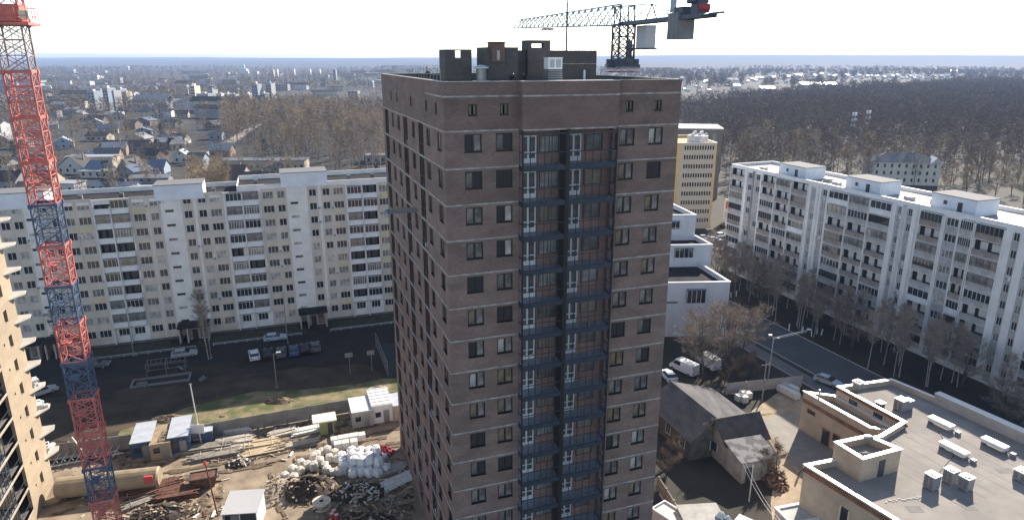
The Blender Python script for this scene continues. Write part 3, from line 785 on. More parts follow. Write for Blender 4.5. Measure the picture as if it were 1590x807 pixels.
cj.tube((-.8, 0, 57.2), (-6.2, 0, 57.0), .06); cj.tube((-6.2, 0, 57.0), (-11.5, -.6, 55.5), .035); cj.tube((-6.2, 0, 57.0), (-11.5, .6, 55.5), .035)
cj.tube((-6.2, 0, 57.0), (-6.2, -.6, 55.5), .06); cj.tube((-6.2, 0, 57.0), (-6.2, .6, 55.5), .06)
cj.tube((-6.2, 0, 57.0), (-1, 0, 55.5), .04)
for i in range(12):
    x = -1.2-i*1.35
    for y in (-.68, .68): cj.tube((x, y, 55.6), (x, y, 56.3), .02)
for y in (-.68, .68): cj.tube((-1.2, y, 56.3), (-10.5, y, 56.3), .02)
cjib = cj.build('counter_jib', steelb, fc, loc=(0, 0, 0), rot=ja)
for i in range(3):
    mb = M(); mb.box(-11.6-i*.62, -11.05-i*.62, -.85, .85, 53.6, 55.85); mb.build('counterweight', mat('counterweight_concrete', (.20, .20, .21), .8, var=.15, scale=.6), cjib)
mb = M(); mb.box(-13.2, -11.6, -.75, .6, 55.6, 56.3); mb.box(-15.3, -14.2, -.4, .4, 55.6, 56.9); mb.tube((-14.8, -.8, 56.6), (-14.8, 1.1, 56.6), .2, n=10); mb.build('winch', steelb, cjib)
mb = M(); mb.tube((-15.0, -.75, 56.1), (-15.0, .3, 56.1), .42, n=12); mb.build('winch_drum', mat('oxide_red', (.35, .05, .05), .5), cjib)
mb = M(); mb.box(-18.6, -16.6, -.12, .12, 55.45, 55.6); mb.build('end_beam', steelb, cjib)
cabm = M(); cabm.box(-3.6, -1.5, -1.9, -.75, 53.0, 55.2, 0); cabm.box(-3.4, -1.8, -1.92, -1.9, 53.9, 55.0, 1)
cabm.box(-3.8, -1.0, -2.0, -.7, 52.85, 53.0, 2)
cabm.build('cab', [mat('pale_grey_cab', (.5, .52, .55), .5), glass_mid, steelb], cjib)
mb = M(); mb.box(-9.6, -8.5, -.75, -.69, 56.1, 57.2); mb.build('sign_panel', mat('grey_mesh_sign', (.38, .41, .45), .6, var=.35, scale=6), cjib)
# ------------------------------------------------------------------ facade kit for the panel blocks
def multi_window(w, h, n, fm=.07, sill=True):
    """white framed window with n lights, back at depth .15; returns frame, glass"""
    F = face((0, 0, 0), (1, 0, 0), (0, -1, 0)); mb = M(); g = M()
    mb.fbox(F, 0, w, 0, fm, -.15, -.06); mb.fbox(F, 0, w, h-fm, h, -.15, -.06)
    for i in range(n+1):
        x = w*i/n; mb.fbox(F, max(0, x-fm/2), min(w, x+fm/2) if i else fm, fm, h-fm, -.15, -.06)
    if sill: mb.fbox(F, -.04, w+.04, -.06, -.0, -.15, .06)
    g.fbox(F, fm/2, w-fm/2, fm/2, h-fm/2, -.14, -.12)
    return mb, g
white_frame2 = mat('white_window_frame', (0.62, 0.63, 0.65), 0.5)
pan_a = mat('pale_grey_panel', (0.78, 0.755, 0.735), 0.85, var=0.10, scale=0.35)
pan_b = mat('warm_beige_panel', (0.62, 0.555, 0.485), 0.85, var=0.10, scale=0.5)
pan_y = mat('yellow_spandrel', (0.62, 0.54, 0.38), 0.85, var=0.12, scale=0.8)
pan_w = mat('bluish_white_panel', (0.72, 0.75, 0.82), 0.8, var=0.08, scale=0.5)
bal_w = mat('balcony_front_white', (0.70, 0.70, 0.715), 0.8, var=0.12, scale=0.7)
bal_g = mat('balcony_front_grey', (0.36, 0.35, 0.34), 0.8, var=0.25, scale=0.9)
bal_br = mat('balcony_front_brown', (0.25, 0.215, 0.195), 0.8, var=0.3, scale=0.9)
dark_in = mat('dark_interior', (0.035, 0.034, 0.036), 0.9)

# ---- long pale block across the yard
lbk = thing('apartment_block', 'long ten-storey pale panel apartment block with beige and yellow window bays across the yard', 'apartment block', (LB.x, LB.y, 0), GA)
rnd = random.Random(5)
FLH, BASE = 2.7, 0.9
def lb_s(u, v=335):       # facade station of a photo column
    q = pt(u, v, 26.0); # scale the sight ray onto the facade plane
    d = Vector((q.x, q.y)); # plane: (p-LB).NF=0
    k = (LB.x*NF.x+LB.y*NF.y)/(d.x*NF.x+d.y*NF.y)
    p = d*k; return (p.x-LB.x)*U.x+(p.y-LB.y)*U.y
cols = [(-62, 'w3'), (-40, 'w2'), (-18, 's'), (5, 'w2'), (26, 'w2'), (47, 's'), (66, 'w2'), (86, 'w2'), (108, 'w2'), (131, 'w3'), (162, 'b'), (188, 'b'), (217, 'w3'), (241, 'w2'), (264, 's'), (293, 'w2'), (316, 'w2'), (337, 'w3'),
        (366, 'b'), (392, 'b'), (419, 'w3'), (439, 'w2'), (459, 's'), (488, 'w2'), (509, 'w2'), (528, 'w3'), (552, 'b'), (576, 'b'), (598, 'w3'), (620, 'w2')]
ST = [(lb_s(u), k) for u, k in cols]
wid = {'w2': 1.35, 'w3': 1.95, 's': 1.5, 'b': 3.0}
s_step = lb_s(372)
a_lo, a_hi = ST[0][0]-3, ST[-1][0]+52
def ztop(s): return 28.9 if s > s_step else 27.8
F0 = face((0, 0, 0), (1, 0, 0), (0, -1, 0))
holes = []; wins = []; bals = []
for s, k in ST:
    for f in range(10):
        z = BASE+f*FLH
        if k in ('w2', 'w3'):
            w = wid[k]; h = (s-w/2, s+w/2, z+.95, z+2.35); holes.append(h); wins.append((h, k))
        elif k == 's':
            if f < 9: h = (s-.75, s+.75, z+2.25, z+2.8); holes.append(h); wins.append((h, 's'))
        else:
            if f == 0: h = (s-.9, s+.9, z+.95, z+2.35); holes.append(h); wins.append((h, 'w3')); continue
            h = (s-1.4, s+1.4, z+.05, z+2.55); holes.append(h); bals.append((s, z, f))
mb = M(); wall(mb, F0, a_lo, s_step, 0, 27.8, [h for h in holes if h[0] < s_step], .16)
mb.build('front_wall', pan_a, lbk)
mb = M(); wall(mb, F0, s_step, a_hi, 0, 28.9, [h for h in holes if h[0] > s_step], .16)
mb.build('front_wall', pan_a, lbk)
DB = 12.5
mb = M(); mb.poly([(a_lo, 0, 0), (a_lo, DB, 0), (a_lo, DB, 27.8), (a_lo, 0, 27.8)]); mb.poly([(a_hi, 0, 0), (a_hi, DB, 0), (a_hi, DB, 28.9), (a_hi, 0, 28.9)])
mb.poly([(a_lo, DB, 0), (a_hi, DB, 0), (a_hi, DB, 28.9), (s_step, DB, 28.9), (s_step, DB, 27.8), (a_lo, DB, 27.8)])
mb.poly([(s_step, 0, 27.0), (s_step, DB, 27.0), (s_step, DB, 28.9), (s_step, 0, 28.9)])
mb.build('rear_wall', pan_a, lbk)
mb = M()
for a, b, z in ((a_lo, s_step, 27.0), (s_step, a_hi, 28.1)): mb.box(a+.02, b-.02, .35, DB-.3, z-.3, z)
mb.build('roof', roof_felt, lbk)
mb = M()
for a, b, z in ((a_lo, s_step-.01, 27.8), (s_step+.01, a_hi, 28.9)):
    mb.box(a, b, -.06, .35, z, z+.08); mb.box(a, b, DB-.3, DB+.06, z, z+.08)
    mb.box(a, b, .004, .33, z-.82, z-.004, 1); mb.box(a, b, DB-.28, DB-.004, z-.82, z-.004, 1)
mb.build('coping', [mat('pale_coping', (.55, .55, .56), .6), pan_a], lbk)
# coloured panel strips behind the window columns, proud of the wall by 3 cm, split round the openings
for s, k in ST:
    if k not in ('w2', 'w3'): continue
    w = wid[k]/2+.35; hw = wid[k]/2
    mb = M(); Fo = face((0, -.03, 0), (1, 0, 0), (0, -1, 0))
    wall(mb, Fo, s-w, s+w, .5, BASE+10*FLH+.25, [(s-hw, s+hw, BASE+f*FLH+.95, BASE+f*FLH+2.35) for f in range(10)], .027)
    for x in (s-w, s+w): mb.poly([(x, -.03, .5), (x, -.002, .5), (x, -.002, BASE+10*FLH+.25), (x, -.03, BASE+10*FLH+.25)])
    st_ = mb.build('panel_strip', pan_b, lbk)
    for f in range(1, 10):
        if k == 'w3' and rnd.random() < .12:
            mb = M(); mb.fbox(F0, s-w, s+w, BASE+(f-1)*FLH+2.42, BASE+f*FLH+.86, .031, .036); mb.build('yellow_spandrel', pan_y, st_)
# windows
wk = {'w2': multi_window(1.35, 1.4, 2), 'w3': multi_window(1.95, 1.4, 3), 'w3b': multi_window(1.8, 1.4, 3), 's': multi_window(1.5, .55, 1, .05, False)}
gsets = [glass_dark, glass_dark, glass_dark, glass_mid, glass_pale]
wme = {}
for k, (f_, g_) in wk.items():
    for j, g in enumerate(gsets):
        a = M(); a.add(f_, Matrix.Identity(4)); a.add(g_, Matrix.Identity(4), 1); wme[k, j] = (a, a.mesh('window', [white_frame2, g]))
def emit_windows(par, wins, score, limit=98):
    order = sorted(wins, key=score); restm = M(); idx = {}
    for i, (h, k, mt) in enumerate(order):
        j = rnd.randrange(len(gsets)); 
        if i < limit:
            o = link(bpy.data.objects.new('window', wme[k, j][1]), par); o.matrix_local = mt
        else:
            a = wme[k, j][0]; base = len(restm.v); restm.v += [tuple(mt @ Vector(q)) for q in a.v]
            restm.f += [tuple(base+x for x in f) for f in a.f]; restm.m += [0 if m == 0 else 1+min(j, 4) for m in a.m]
    if restm.v: tag(restm.build('window', [white_frame2]+gsets, par), kind='stuff')
W2 = []
for h, k in wins:
    kk = 'w3b' if (k == 'w3' and h[1]-h[0] < 1.9) else k
    W2.append((h, kk, Matrix.Translation((h[0], 0, h[2]))))
emit_windows(lbk, W2, lambda e: abs(e[0][0]+10)+(100-e[0][2])*.2 + (40 if e[0][0] > 14 or e[0][0] < -48 else 0))
# balconies: solid front, glazing or open
def balcony_variants(w, fronts, dep=.55, glz=True):
    out = []
    F = F0
    for kind, fm in fronts:
        mb = M()
        mb.fbox(F, 0, w, -.1, .0, -1.1, dep, 0)
        mb.fbox(F, 0, w, .0, 1.05, dep-.07, dep, 1)
        for a in (0, w-.06): mb.fbox(F, a, a+.06, 0, 1.05, 0, dep-.07, 1)
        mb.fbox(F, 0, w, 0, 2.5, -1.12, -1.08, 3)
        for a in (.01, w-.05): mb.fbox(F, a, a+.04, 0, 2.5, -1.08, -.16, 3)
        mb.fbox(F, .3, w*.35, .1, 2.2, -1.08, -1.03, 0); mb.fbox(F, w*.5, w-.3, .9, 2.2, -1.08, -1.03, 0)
        if kind != 'open':
            n = {'g4': 4, 'g6': 6, 'g3': 3}[kind]
            for i in range(n+1):
                x = (w-.07)*i/n; mb.fbox(F, x, x+.07, 1.05, 2.45, dep-.07, dep-.01, 2)
            mb.fbox(F, 0, w, 2.4, 2.5, dep-.08, dep-.005, 2)
            mb.fbox(F, .03, w-.03, 1.1, 2.4, dep-.05, dep-.04, 4)
            for a in (0, w-.06): mb.fbox(F, a, a+.05, 1.05, 2.45, 0, dep-.08, 4)
            mb.fbox(F, 0, w, 2.5, 2.55, 0, dep+.03, 0)
        out.append(mb)
    return out
kinds = [('g4', 0), ('g6', 0), ('open', 0), ('g3', 0), ('g4', 0)]
bv = balcony_variants(2.8, kinds)
frame_opts = [white_frame2, white_frame2, dark_frame, mat('grey_window_frame', (.25, .25, .26), .5), white_frame2]
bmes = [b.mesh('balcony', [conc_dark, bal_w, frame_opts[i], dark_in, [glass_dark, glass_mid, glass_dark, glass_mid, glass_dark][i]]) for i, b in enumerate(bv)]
for s, z, f in bals:
    o = link(bpy.data.objects.new('balcony', rnd.choice(bmes)), lbk); o.location = (s-1.4, 0, z+.05)
for s, k in ST:
    if k == 'b':
        mb = M(); mb.fbox(F0, s-1.62, s-1.42, .4, ztop(s)-1.2, .003, .62); mb.build('balcony_fin', bal_w, lbk)
# lift heads, canopies
for u, w_ in ((278, 8.2), (474, 8.6), (26, 8.0)):
    s = lb_s(u, 300)
    zt = ztop(s)
    mb = M(); mb.box(s-w_/2, s+w_/2, -.25, 5.5, zt-3.0 if False else zt-.7, zt+2.0); mb.box(s-w_/2-.1, s+w_/2+.1, -.35, 5.6, zt+2.0, zt+2.12, 1)
    mb.build('lift_head', [pan_w, mat('hut_roof', (.16, .16, .17), .9)], lbk)
for s, k in ST:
    if k == 's':
        q = thing('x', '', '') if False else None
        mb = M(); mb.box(s-1.2, s+4.4, -3.4, -.05, 3.0, 3.35, 1); mb.box(s-1.0, s-.75, -3.2, -.05, 0, 3, 0); mb.box(s+.4, s+.65, -3.2, -.05, 0, 3, 0); mb.box(s+3.9, s+4.2, -3.2, -.05, 0, 3, 0)
        mb.box(s+.65, s+3.9, -1.6, -1.5, 0, 3.0, 0); mb.box(s+1.2, s+2.2, -1.63, -1.6, 0, 2.1, 2); mb.box(s+2.5, s+3.6, -1.63, -1.6, .3, 2.4, 3)
        mb.build('entrance_porch', [mat('porch_wall', (.42, .36, .31), .8, var=.2, scale=1), roof_felt, dark_steel, glass_mid], lbk)
mb = M()
for a, b, z in ((a_lo, s_step, 27.05), (s_step, a_hi, 28.15)):
    x = a+3
    while x < b-3:
        mb.box(x, x+.7, 5, 5.7, z, z+.9); x += rnd.uniform(4, 8)
tag(mb.build('vent_stub', conc_dark, lbk), kind='stuff')
mb = M(); mb.box(a_lo, a_hi, -.04, -.004, 0.02, .5); mb.build('plinth', conc_dark, lbk)

acm = M(); acm.box(0, .8, -.32, -.02, 0, .55); acm.box(.06, .6, -.335, -.32, .05, .5, 1); ac_me = acm.mesh('air_conditioner', [white_paint, steel_grey])
ra = random.Random(64)
for h, k in wins:
    if k in ('w2', 'w3') and ra.random() < .12 and h[2] > 4:
        o = link(bpy.data.objects.new('air_conditioner', ac_me), lbk); o.location = (h[1]+.05, 0, h[2]+ra.uniform(-.5, .6))
# ---- right-hand block with dark balcony bays
rbk = thing('apartment_block', 'nine-storey white-ribbed apartment block with grey balcony bays and white roof huts at the right', 'apartment block', (RB.x, RB.y, 0), RA)
LR = 92.0; FR = 2.8; BR = 1.2; ZR = 27.0
Fr = F0    # local x along the facade from the far end towards the camera, outward = -y
def rb_s(u, v=330):
    q = pt(u, v, 24.0); k = (RB.x*RN.x+RB.y*RN.y)/(q.x*RN.x+q.y*RN.y)
    return (q.x*k-RB.x)*RU.x+(q.y*k-RB.y)*RU.y
# photo columns at top row: (u0,u1,kind)
rc_cols = [(1137.5, 1158, 'b'), (1163, 1169, 'w1'), (1175, 1181, 'w1'), (1185, 1206, 'b'), (1208, 1230, 'b'), (1232, 1257, 'b'), (1263, 1268, 'w1'), (1279, 1285, 'w1'),
           (1290, 1320, 'b'), (1322, 1353, 'b'), (1355, 1388, 'b'), (1396, 1401, 'w1'), (1412, 1418, 'w1'), (1433, 1467, 'b'), (1472, 1490, 'w3'), (1496, 1516, 'bn'), (1520, 1564, 'b'), (1577, 1586, 'w2'), (1602, 1611, 'w2')]
Z0 = {}
colsR = []
for u0, u1, k in rc_cols:
    colsR.append((rb_s(u0, 265+(u0-1137)*.2), rb_s(u1, 265+(u1-1137)*.2), k))
s_end = colsR[-1][1]+2
x = s_end
for k, w in (('b', 5.2), ('b', 5.2), ('w1', 1.2), ('w1', 1.2), ('b', 5)):
    if x+w < LR-1: colsR.append((x, x+w, k)); x += w+.8
holes = []; wr = []; br = []
for a, b, k in colsR:
    for f in range(9):
        z = BR+f*FR
        if k[0] == 'b': holes.append((a, b, z+.02, z+2.66)); br.append((a, b, z, f, k))
        elif k == 'w1': h = (a, b, z+.9, z+2.3); holes.append(h); wr.append((h, k))
        else: h = (a, b, z+.9, z+2.3); holes.append(h); wr.append((h, k))
rib = mat('white_rib_panel', (0.74, 0.725, 0.72), 0.85, var=0.08, scale=0.3)
mb = M(); wall(mb, Fr, -.4, LR, 0, ZR, holes, .3); mb.build('front_wall', rib, rbk)
mb = M(); mb.poly([(-.4, 0, 0), (-.4, 12.5, 0), (-.4, 12.5, ZR), (-.4, 0, ZR)]); mb.poly([(LR, 0, 0), (LR, 0, ZR), (LR, 12.5, ZR), (LR, 12.5, 0)]); mb.poly([(-.4, 12.5, 0), (LR, 12.5, 0), (LR, 12.5, ZR), (-.4, 12.5, ZR)])
mb.build('rear_wall', rib, rbk)
roof_lt = mat('pale_dusty_roof', (0.34, 0.325, 0.31), 0.8, col2=(0.20, 0.195, 0.19), scale=.35, detail=8)
mb = M(); mb.box(-.1, LR-.3, .3, 12.2, ZR-.9, ZR-.6); mb.build('roof', roof_lt, rbk)
mb = M()
for x0, x1, y0, y1 in ((-.45, LR, -.06, .35), (-.45, LR, 12.2, 12.56), (-.45, -.1, .35, 12.2)): mb.box(x0, x1, y0, y1, ZR, ZR+.09, 0)
for x0, x1, y0, y1 in ((-.39, LR, .004, .3), (-.39, LR, 12.2, 12.49), (-.39, -.1, .3, 12.2)): mb.box(x0, x1, y0, y1, ZR-.7, ZR-.004, 1)
mb.build('coping', [mat('white_coping', (.72, .72, .72), .5), rib], rbk)
# pilasters either side of the narrow windows, spandrels
mb = M()
for a, b, k in colsR:
    if k[0] == 'b': 
        for x in (a-.12, b+.0): mb.fbox(Fr, x, x+.12, .4, ZR-1.0, .003, .42)
    elif k == 'w1':
        mb.fbox(Fr, a-1.15, a-.25, .4, ZR-.7, .004, .25); mb.fbox(Fr, b+.25, b+1.15, .4, ZR-.7, .004, .25)
mb.build('pilaster', rib, rbk)
for a, b, k in colsR:
    if k[0] == 'w':
        mb = M(); Fo = face((0, -.04, 0), (1, 0, 0), (0, -1, 0))
        wall(mb, Fo, a-.12, b+.12, .5, ZR-1.2, [(a, b, BR+f*FR+.9, BR+f*FR+2.3) for f in range(9)], .036)
        mb.build('spandrel_strip', mat('grey_spandrel', (.38, .37, .37), .85, var=.2, scale=.8), rbk)
rnd = random.Random(21)
WR = []
for h, k in wr:
    w = h[1]-h[0]; kk = 'w3' if k == 'w3' else 'w2'; base = 1.95 if kk == 'w3' else 1.35
    WR.append((h, kk, Matrix.Translation((h[0], -.0, h[2])) @ Matrix.Scale(w/base, 4, (1, 0, 0))))
emit_windows(rbk, WR, lambda e: -e[0][0])
kindsR = [('g6', bal_g, white_frame2, glass_dark), ('g6', bal_br, mat('grey_window_frame', (.25, .25, .26), .5), glass_dark), ('open', bal_br, dark_frame, glass_dark), ('open', bal_g, dark_frame, glass_dark),
          ('g4', bal_g, dark_frame, glass_mid), ('g4', bal_w, white_frame2, glass_dark), ('open', bal_br, dark_frame, glass_dark), ('g6', bal_g, dark_frame, glass_dark)]
bvR = balcony_variants(4.0, [(k, 0) for k, *_ in kindsR], dep=.38)
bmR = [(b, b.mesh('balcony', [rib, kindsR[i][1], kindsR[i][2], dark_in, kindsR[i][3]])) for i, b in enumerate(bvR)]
bRmats = []
restb = M()
allb = sorted(br, key=lambda e: -e[0]-e[2]*.6)
rm = [rib, bal_g, bal_br, bal_w, white_frame2, MATS['grey_window_frame'], dark_frame, dark_in, glass_dark, glass_mid]
for h, k in wr:
    if ra.random() < .14:
        o = link(bpy.data.objects.new('air_conditioner', ac_me), rbk); o.location = (h[0]+.1, -.04, h[2]-.75)
for i, (a, b, z, f, k) in enumerate(allb):
    j = rnd.randrange(len(kindsR)); mt = Matrix.Translation((a, 0, z+.02)) @ Matrix.Scale((b-a)/4.0, 4, (1, 0, 0))
    if i < 98:
        o = link(bpy.data.objects.new('balcony', bmR[j][1]), rbk); o.matrix_local = mt
    else:
        src = bvR[j]; base = len(restb.v); restb.v += [tuple(mt @ Vector(q)) for q in src.v]; restb.f += [tuple(base+x for x in ff) for ff in src.f]
        mp = [rib, kindsR[j][1], kindsR[j][2], dark_in, kindsR[j][3]]
        restb.m += [rm.index(mp[m]) for m in src.m]
if restb.v: tag(restb.build('balcony', rm, rbk), kind='stuff')
for u0, u1, dz in ((1196, 1236, 2.6), (1300, 1351, 2.6), (1433, 1501, 2.7)):
    a, b = rb_s(u0, 262+(u0-1195)*.2), rb_s(u1, 262+(u0-1195)*.2)
    a, b = a*.99+.5, b*.99+1.0
    mb = M(); w = min(b-a, 9.5); mb.box(a, a+w, 2.2, 7.6, ZR-.6, ZR+dz-.6); mb.box(a-.15, a+w+.15, 2.05, 7.75, ZR+dz-.6, ZR+dz-.48, 1)
    h = mb.build('roof_hut', [pan_w, mat('hut_roof', (.16, .16, .17), .9)], rbk)
    mb = M(); mb.box(a+w*.28, a+w*.28+.7, 2.17, 2.2, ZR+.5, ZR+1.2); mb.box(a+w*.6, a+w*.6+.9, 2.17, 2.2, ZR-.55, ZR+1.3); mb.build('hut_door', dark_steel, h)
    mb = M(); mb.box(a-.8, a+w+.9, .6, 2.1, ZR-.6, ZR-.5); mb.build('dark_strip', roof_felt, h)  # dark strip along the front of the roof hut
mb = M()
for x, y in ((6, 3), (24, 5), (28, 3.5), (31, 6), (45, 4), (49, 6), (53, 4), (72, 6), (77, 4), (70, 3.5)):
    mb.box(x, x+1.6, y, y+1.1, ZR-.6, ZR+.05, 0); mb.box(x-.08, x+1.68, y-.08, y+1.18, ZR+.05, ZR+.13, 1)
mb.build('vent_boxes', [mat('pale_vent', (.5, .48, .46), .8), mat('white_coping', (.72, .72, .72), .5)], rbk)

# ---- yellow block far behind
yb = thing('apartment_block', 'yellow and cream nine-storey block behind the right edge of the brown tower', 'apartment block', (63.2, 211.7, 0), R(4))
ywall = mat('ochre_wall', (0.62, 0.42, 0.18), 0.8, var=.08, scale=.2); cream = mat('cream_centre_wall', (0.50, 0.42, 0.33), 0.8, var=.06, scale=.3)
mb = M(); hs = []
Fy = face((0, 0, 0), (1, 0, 0), (0, -1, 0))
for f in range(9):
    for k in range(12): 
        if k in (5, 6) and False: continue
        hs.append((-10.2+k*.8, -9.65+k*.8, 1.4+f*2.85+.7, 1.4+f*2.85+2.0))
wall(mb, Fy, -11.3, -1.6+.9, 0, 27, hs, .2, 1); mb.box(-16.5, -11.3, 0, .2, 0, 27, 0); mb.box(-.7, 0, 0, .2, 0, 27, 0); mb.build('front_wall', [ywall, cream], yb)
mb = M(); mb.poly([(-11.3, .2, 0), (-.7, .2, 0), (-.7, .2, 27), (-11.3, .2, 27)]); mb.build('window', glass_dark, yb)
mb = M(); mb.box(-16.5, 0, .21, 22, 0, 26.2, 0); mb.build('side_wall', mat('amber_wall', (0.60, 0.40, 0.13), .8, var=.08, scale=.3), yb)
mb = M(); mb.rim([(-16.5, .21), (0, .21), (0, 22), (-16.5, 22)], .3, 26.2, 27.0, 0); mb.rim([(-16.6, -.1), (.1, -.1), (.1, 22.1), (-16.6, 22.1)], .5, 27.0, 27.15, 1); mb.build('parapet', [ywall, white_paint], yb)
mb = M(); mb.lathe((-4.6, 5, 26.2), [(3.2, 0), (3.2, 2.6), (3.0, 2.7)], 16)
for k in range(7): mb.rbox((-6.5+k*.7, 5+(k % 3)-1, 28.9), .8, .8, .6+.3*(k % 3), k)
mb.build('roof_plant', mat('pale_roof_plant', (.55, .55, .55), .6, var=.3, scale=1), yb)
# ---- office hall behind it with white frame roof
ob = thing('office_block', 'low grey hall with a white roof edge behind the yellow block', 'office building', (52, 262, 0), R(-8))
mb = M(); mb.box(0, 27, 0, 16, 0, 26.5); 
mb.build('wall', mat('grey_cladding', (.17, .155, .14), .7, var=.15, scale=.3), ob)
mb = M(); mb.box(-.3, 27.3, -.3, 16.3, 26.5, 26.9); mb.build('roof', white_paint, ob)
mb = M()
for k in range(9): mb.box(1+k*2.8, 2.3+k*2.8, -.05, -.005, 17, 25)
mb.build('window', glass_dark, ob)
# ---- school-like building with hipped grey roof beyond the right block
hb = thing('mansion_block', 'two-storey pale house with a hipped slate roof among bare trees beyond the right block', 'house', tuple(pt(1352, 286, 0)), R(-9))
q = hb.location
mb = M(); hs = []
for f in range(3):
    for k in range(9): hs.append((1.4+k*3.1, 2.4+k*3.1, 1.4+f*3.0, 2.9+f*3.0))
wall(mb, F0, 0, 29, 0, 9.6, hs, .2); mb.poly([(29, 0, 0), (29, 14, 0), (29, 14, 9.6), (29, 0, 9.6)]); mb.poly([(0, 0, 0), (0, 0, 9.6), (0, 14, 9.6), (0, 14, 0)]); mb.poly([(29, 14, 0), (0, 14, 0), (0, 14, 9.6), (29, 14, 9.6)])
mb.build('wall', mat('pale_stucco', (.55, .52, .47), .8, var=.1, scale=.5), hb)
mb = M(); mb.poly([(0, .21, 0), (29, .21, 0), (29, .21, 9.6), (0, .21, 9.6)]); mb.build('window', glass_dark, hb)
mb = M(); e = .6
mb.poly([(-e, -e, 9.6), (29+e, -e, 9.6), (22, 7, 13.0), (7, 7, 13.0)]); mb.poly([(29+e, -e, 9.6), (29+e, 14+e, 9.6), (22, 7, 13.0)]); mb.poly([(29+e, 14+e, 9.6), (-e, 14+e, 9.6), (7, 7, 13.0), (22, 7, 13.0)]); mb.poly([(-e, 14+e, 9.6), (-e, -e, 9.6), (7, 7, 13.0)])
mb.poly([(-e, -e, 9.59), (-e, 14+e, 9.59), (29+e, 14+e, 9.59), (29+e, -e, 9.59)])
r_ = mb.build('roof', mat('slate_blue_roof', (.13, .15, .18), .95, spec=.05, var=.15, scale=.5), hb)
mb = M(); mb.slab([(24.2, -1.2, 9.6), (28.8, -1.2, 9.6), (26.5, -1.2, 11.8)], .01); mb.slab([(24, -1.3, 9.6), (26.5, -1.3, 12.0), (26.5, 5.5, 12.2), (24, 5.5, 9.6)], .15); mb.slab([(29, -1.3, 9.6), (29, 5.5, 9.6), (26.5, 5.5, 12.2), (26.5, -1.3, 12.0)], .15); mb.build('gable', white_paint, r_)

hb.scale = (.92, .92, 1)
# ---- white stepped building right of the tower
wb = thing('stepped_building', 'white building stepping up in three flat-roofed tiers beside the right edge of the tower', 'building', (0, 0, 0), 0)
sw = mat('bluish_white_render', (0.62, 0.64, 0.69), 0.8, col2=(.50, .515, .55), scale=.5, streak=(1, 1, .12), detail=7, ramp=(.45, .75))
DIRW = R(3)
def tier(u, v, Y, zt, left, depth, nm, extras):
    t = (v-403.5)/1060; k = (sP+t*cP)/(cP-t*sP)
    X = (u-795)/1060*(Y*cP+(EYE-zt)*sP)
    c_, s_ = math.cos(DIRW), math.sin(DIRW)
    P = [(X-left*c_, Y-left*s_), (X, Y), (X-depth*.2, Y+depth), (X-depth*.2-left*c_, Y+depth-left*s_)]
    mb = M(); mb.prism(P, 0, zt-.9, 0, 1); mb.rim(P, .3, zt-.9, zt, 0)
    b = mb.build(nm, [sw, roof_felt], wb)
    mb = M(); P2 = inset(P, -.12); mb.rim(P2, .45, zt, zt+.12, 0); mb.build('coping', mat('white_coping', (.72, .72, .72), .5), b)
    return X, Y
x1, y1 = tier(1134, 437, 124.0, 11.0, 26, 13.3, 'tier', None)
x2, y2 = tier(1106, 382, 137.5, 14.7, 26, 7.5, 'tier', None)
x3, y3 = tier(1081, 335, 145.2, 19.3, 26, 14, 'tier', None)
def loggia(x, y, z, w, h):
    mb = M(); F = face((x, y, z), (math.cos(DIRW), math.sin(DIRW), 0), (math.sin(DIRW), -math.cos(DIRW), 0))
    mb.fbox(F, 0, w, 0, 1.0, .02, .5, 0); mb.fbox(F, 0, w, 1.0, h, .02, .42, 1); mb.fbox(F, -.05, w+.05, h, h+.15, .0, .55, 2)
    for i in range(5): mb.fbox(F, w*i/4-.04, w*i/4+.04, 1.0, h, .43, .48, 0)
    mb.build('glazed_balcony', [sw, glass_dark, mat('blue_grey_trim', (.16, .19, .25), .6)], wb)
loggia(x1-8.3, y1-.45, 6.0, 3.6, 3.6); loggia(x2-7.9, y2-.4, 12.0-.9, 3.9, 2.9); loggia(x3-7.2, y3-.4, 15.3, 3.6, 2.6)
mb = M(); mb.box(x1-13, x1-10, y1-.8, y1-.72, 7.0, 7.25); mb.build('slot_window', dark_steel, wb)
ac = link(bpy.data.objects.new('x', None)) if False else None

# ---- low flat-roofed building, bottom right
lw = thing('flat_roof_building', 'low beige building with a wide sunlit grey flat roof and white parapets, lower right corner', 'building', (0, 0, 0), 0)
ZP, ZF = 7.5, 6.75
beige = mat('beige_stucco', (0.44, 0.355, 0.265), 0.85, var=.12, scale=.6)
P = [pt(1300, 600, ZP), pt(1385, 588, ZP), pt(1460, 619, ZP), pt(1590, 674, ZP), pt(1800, 765, ZP), pt(1850, 1000, ZP), pt(1560, 930, ZP), pt(1390, 807, ZP), pt(1249, 721, ZP), pt(1296, 712, ZP), pt(1299, 692, ZP), pt(1366, 676, ZP), pt(1402, 654, ZP)]
P = ccw([(p.x, p.y) for p in P])
mb = M(); mb.prism(P, 0, ZF, 0, 1); mb.rim(P, .35, ZF, ZP, 0)
main = mb.build('main_block', [beige, roof_gravel], lw)
mb = M(); mb.rim(inset(P, -.1), .5, ZP, ZP+.07); mb.build('coping', metal_cap, lw)
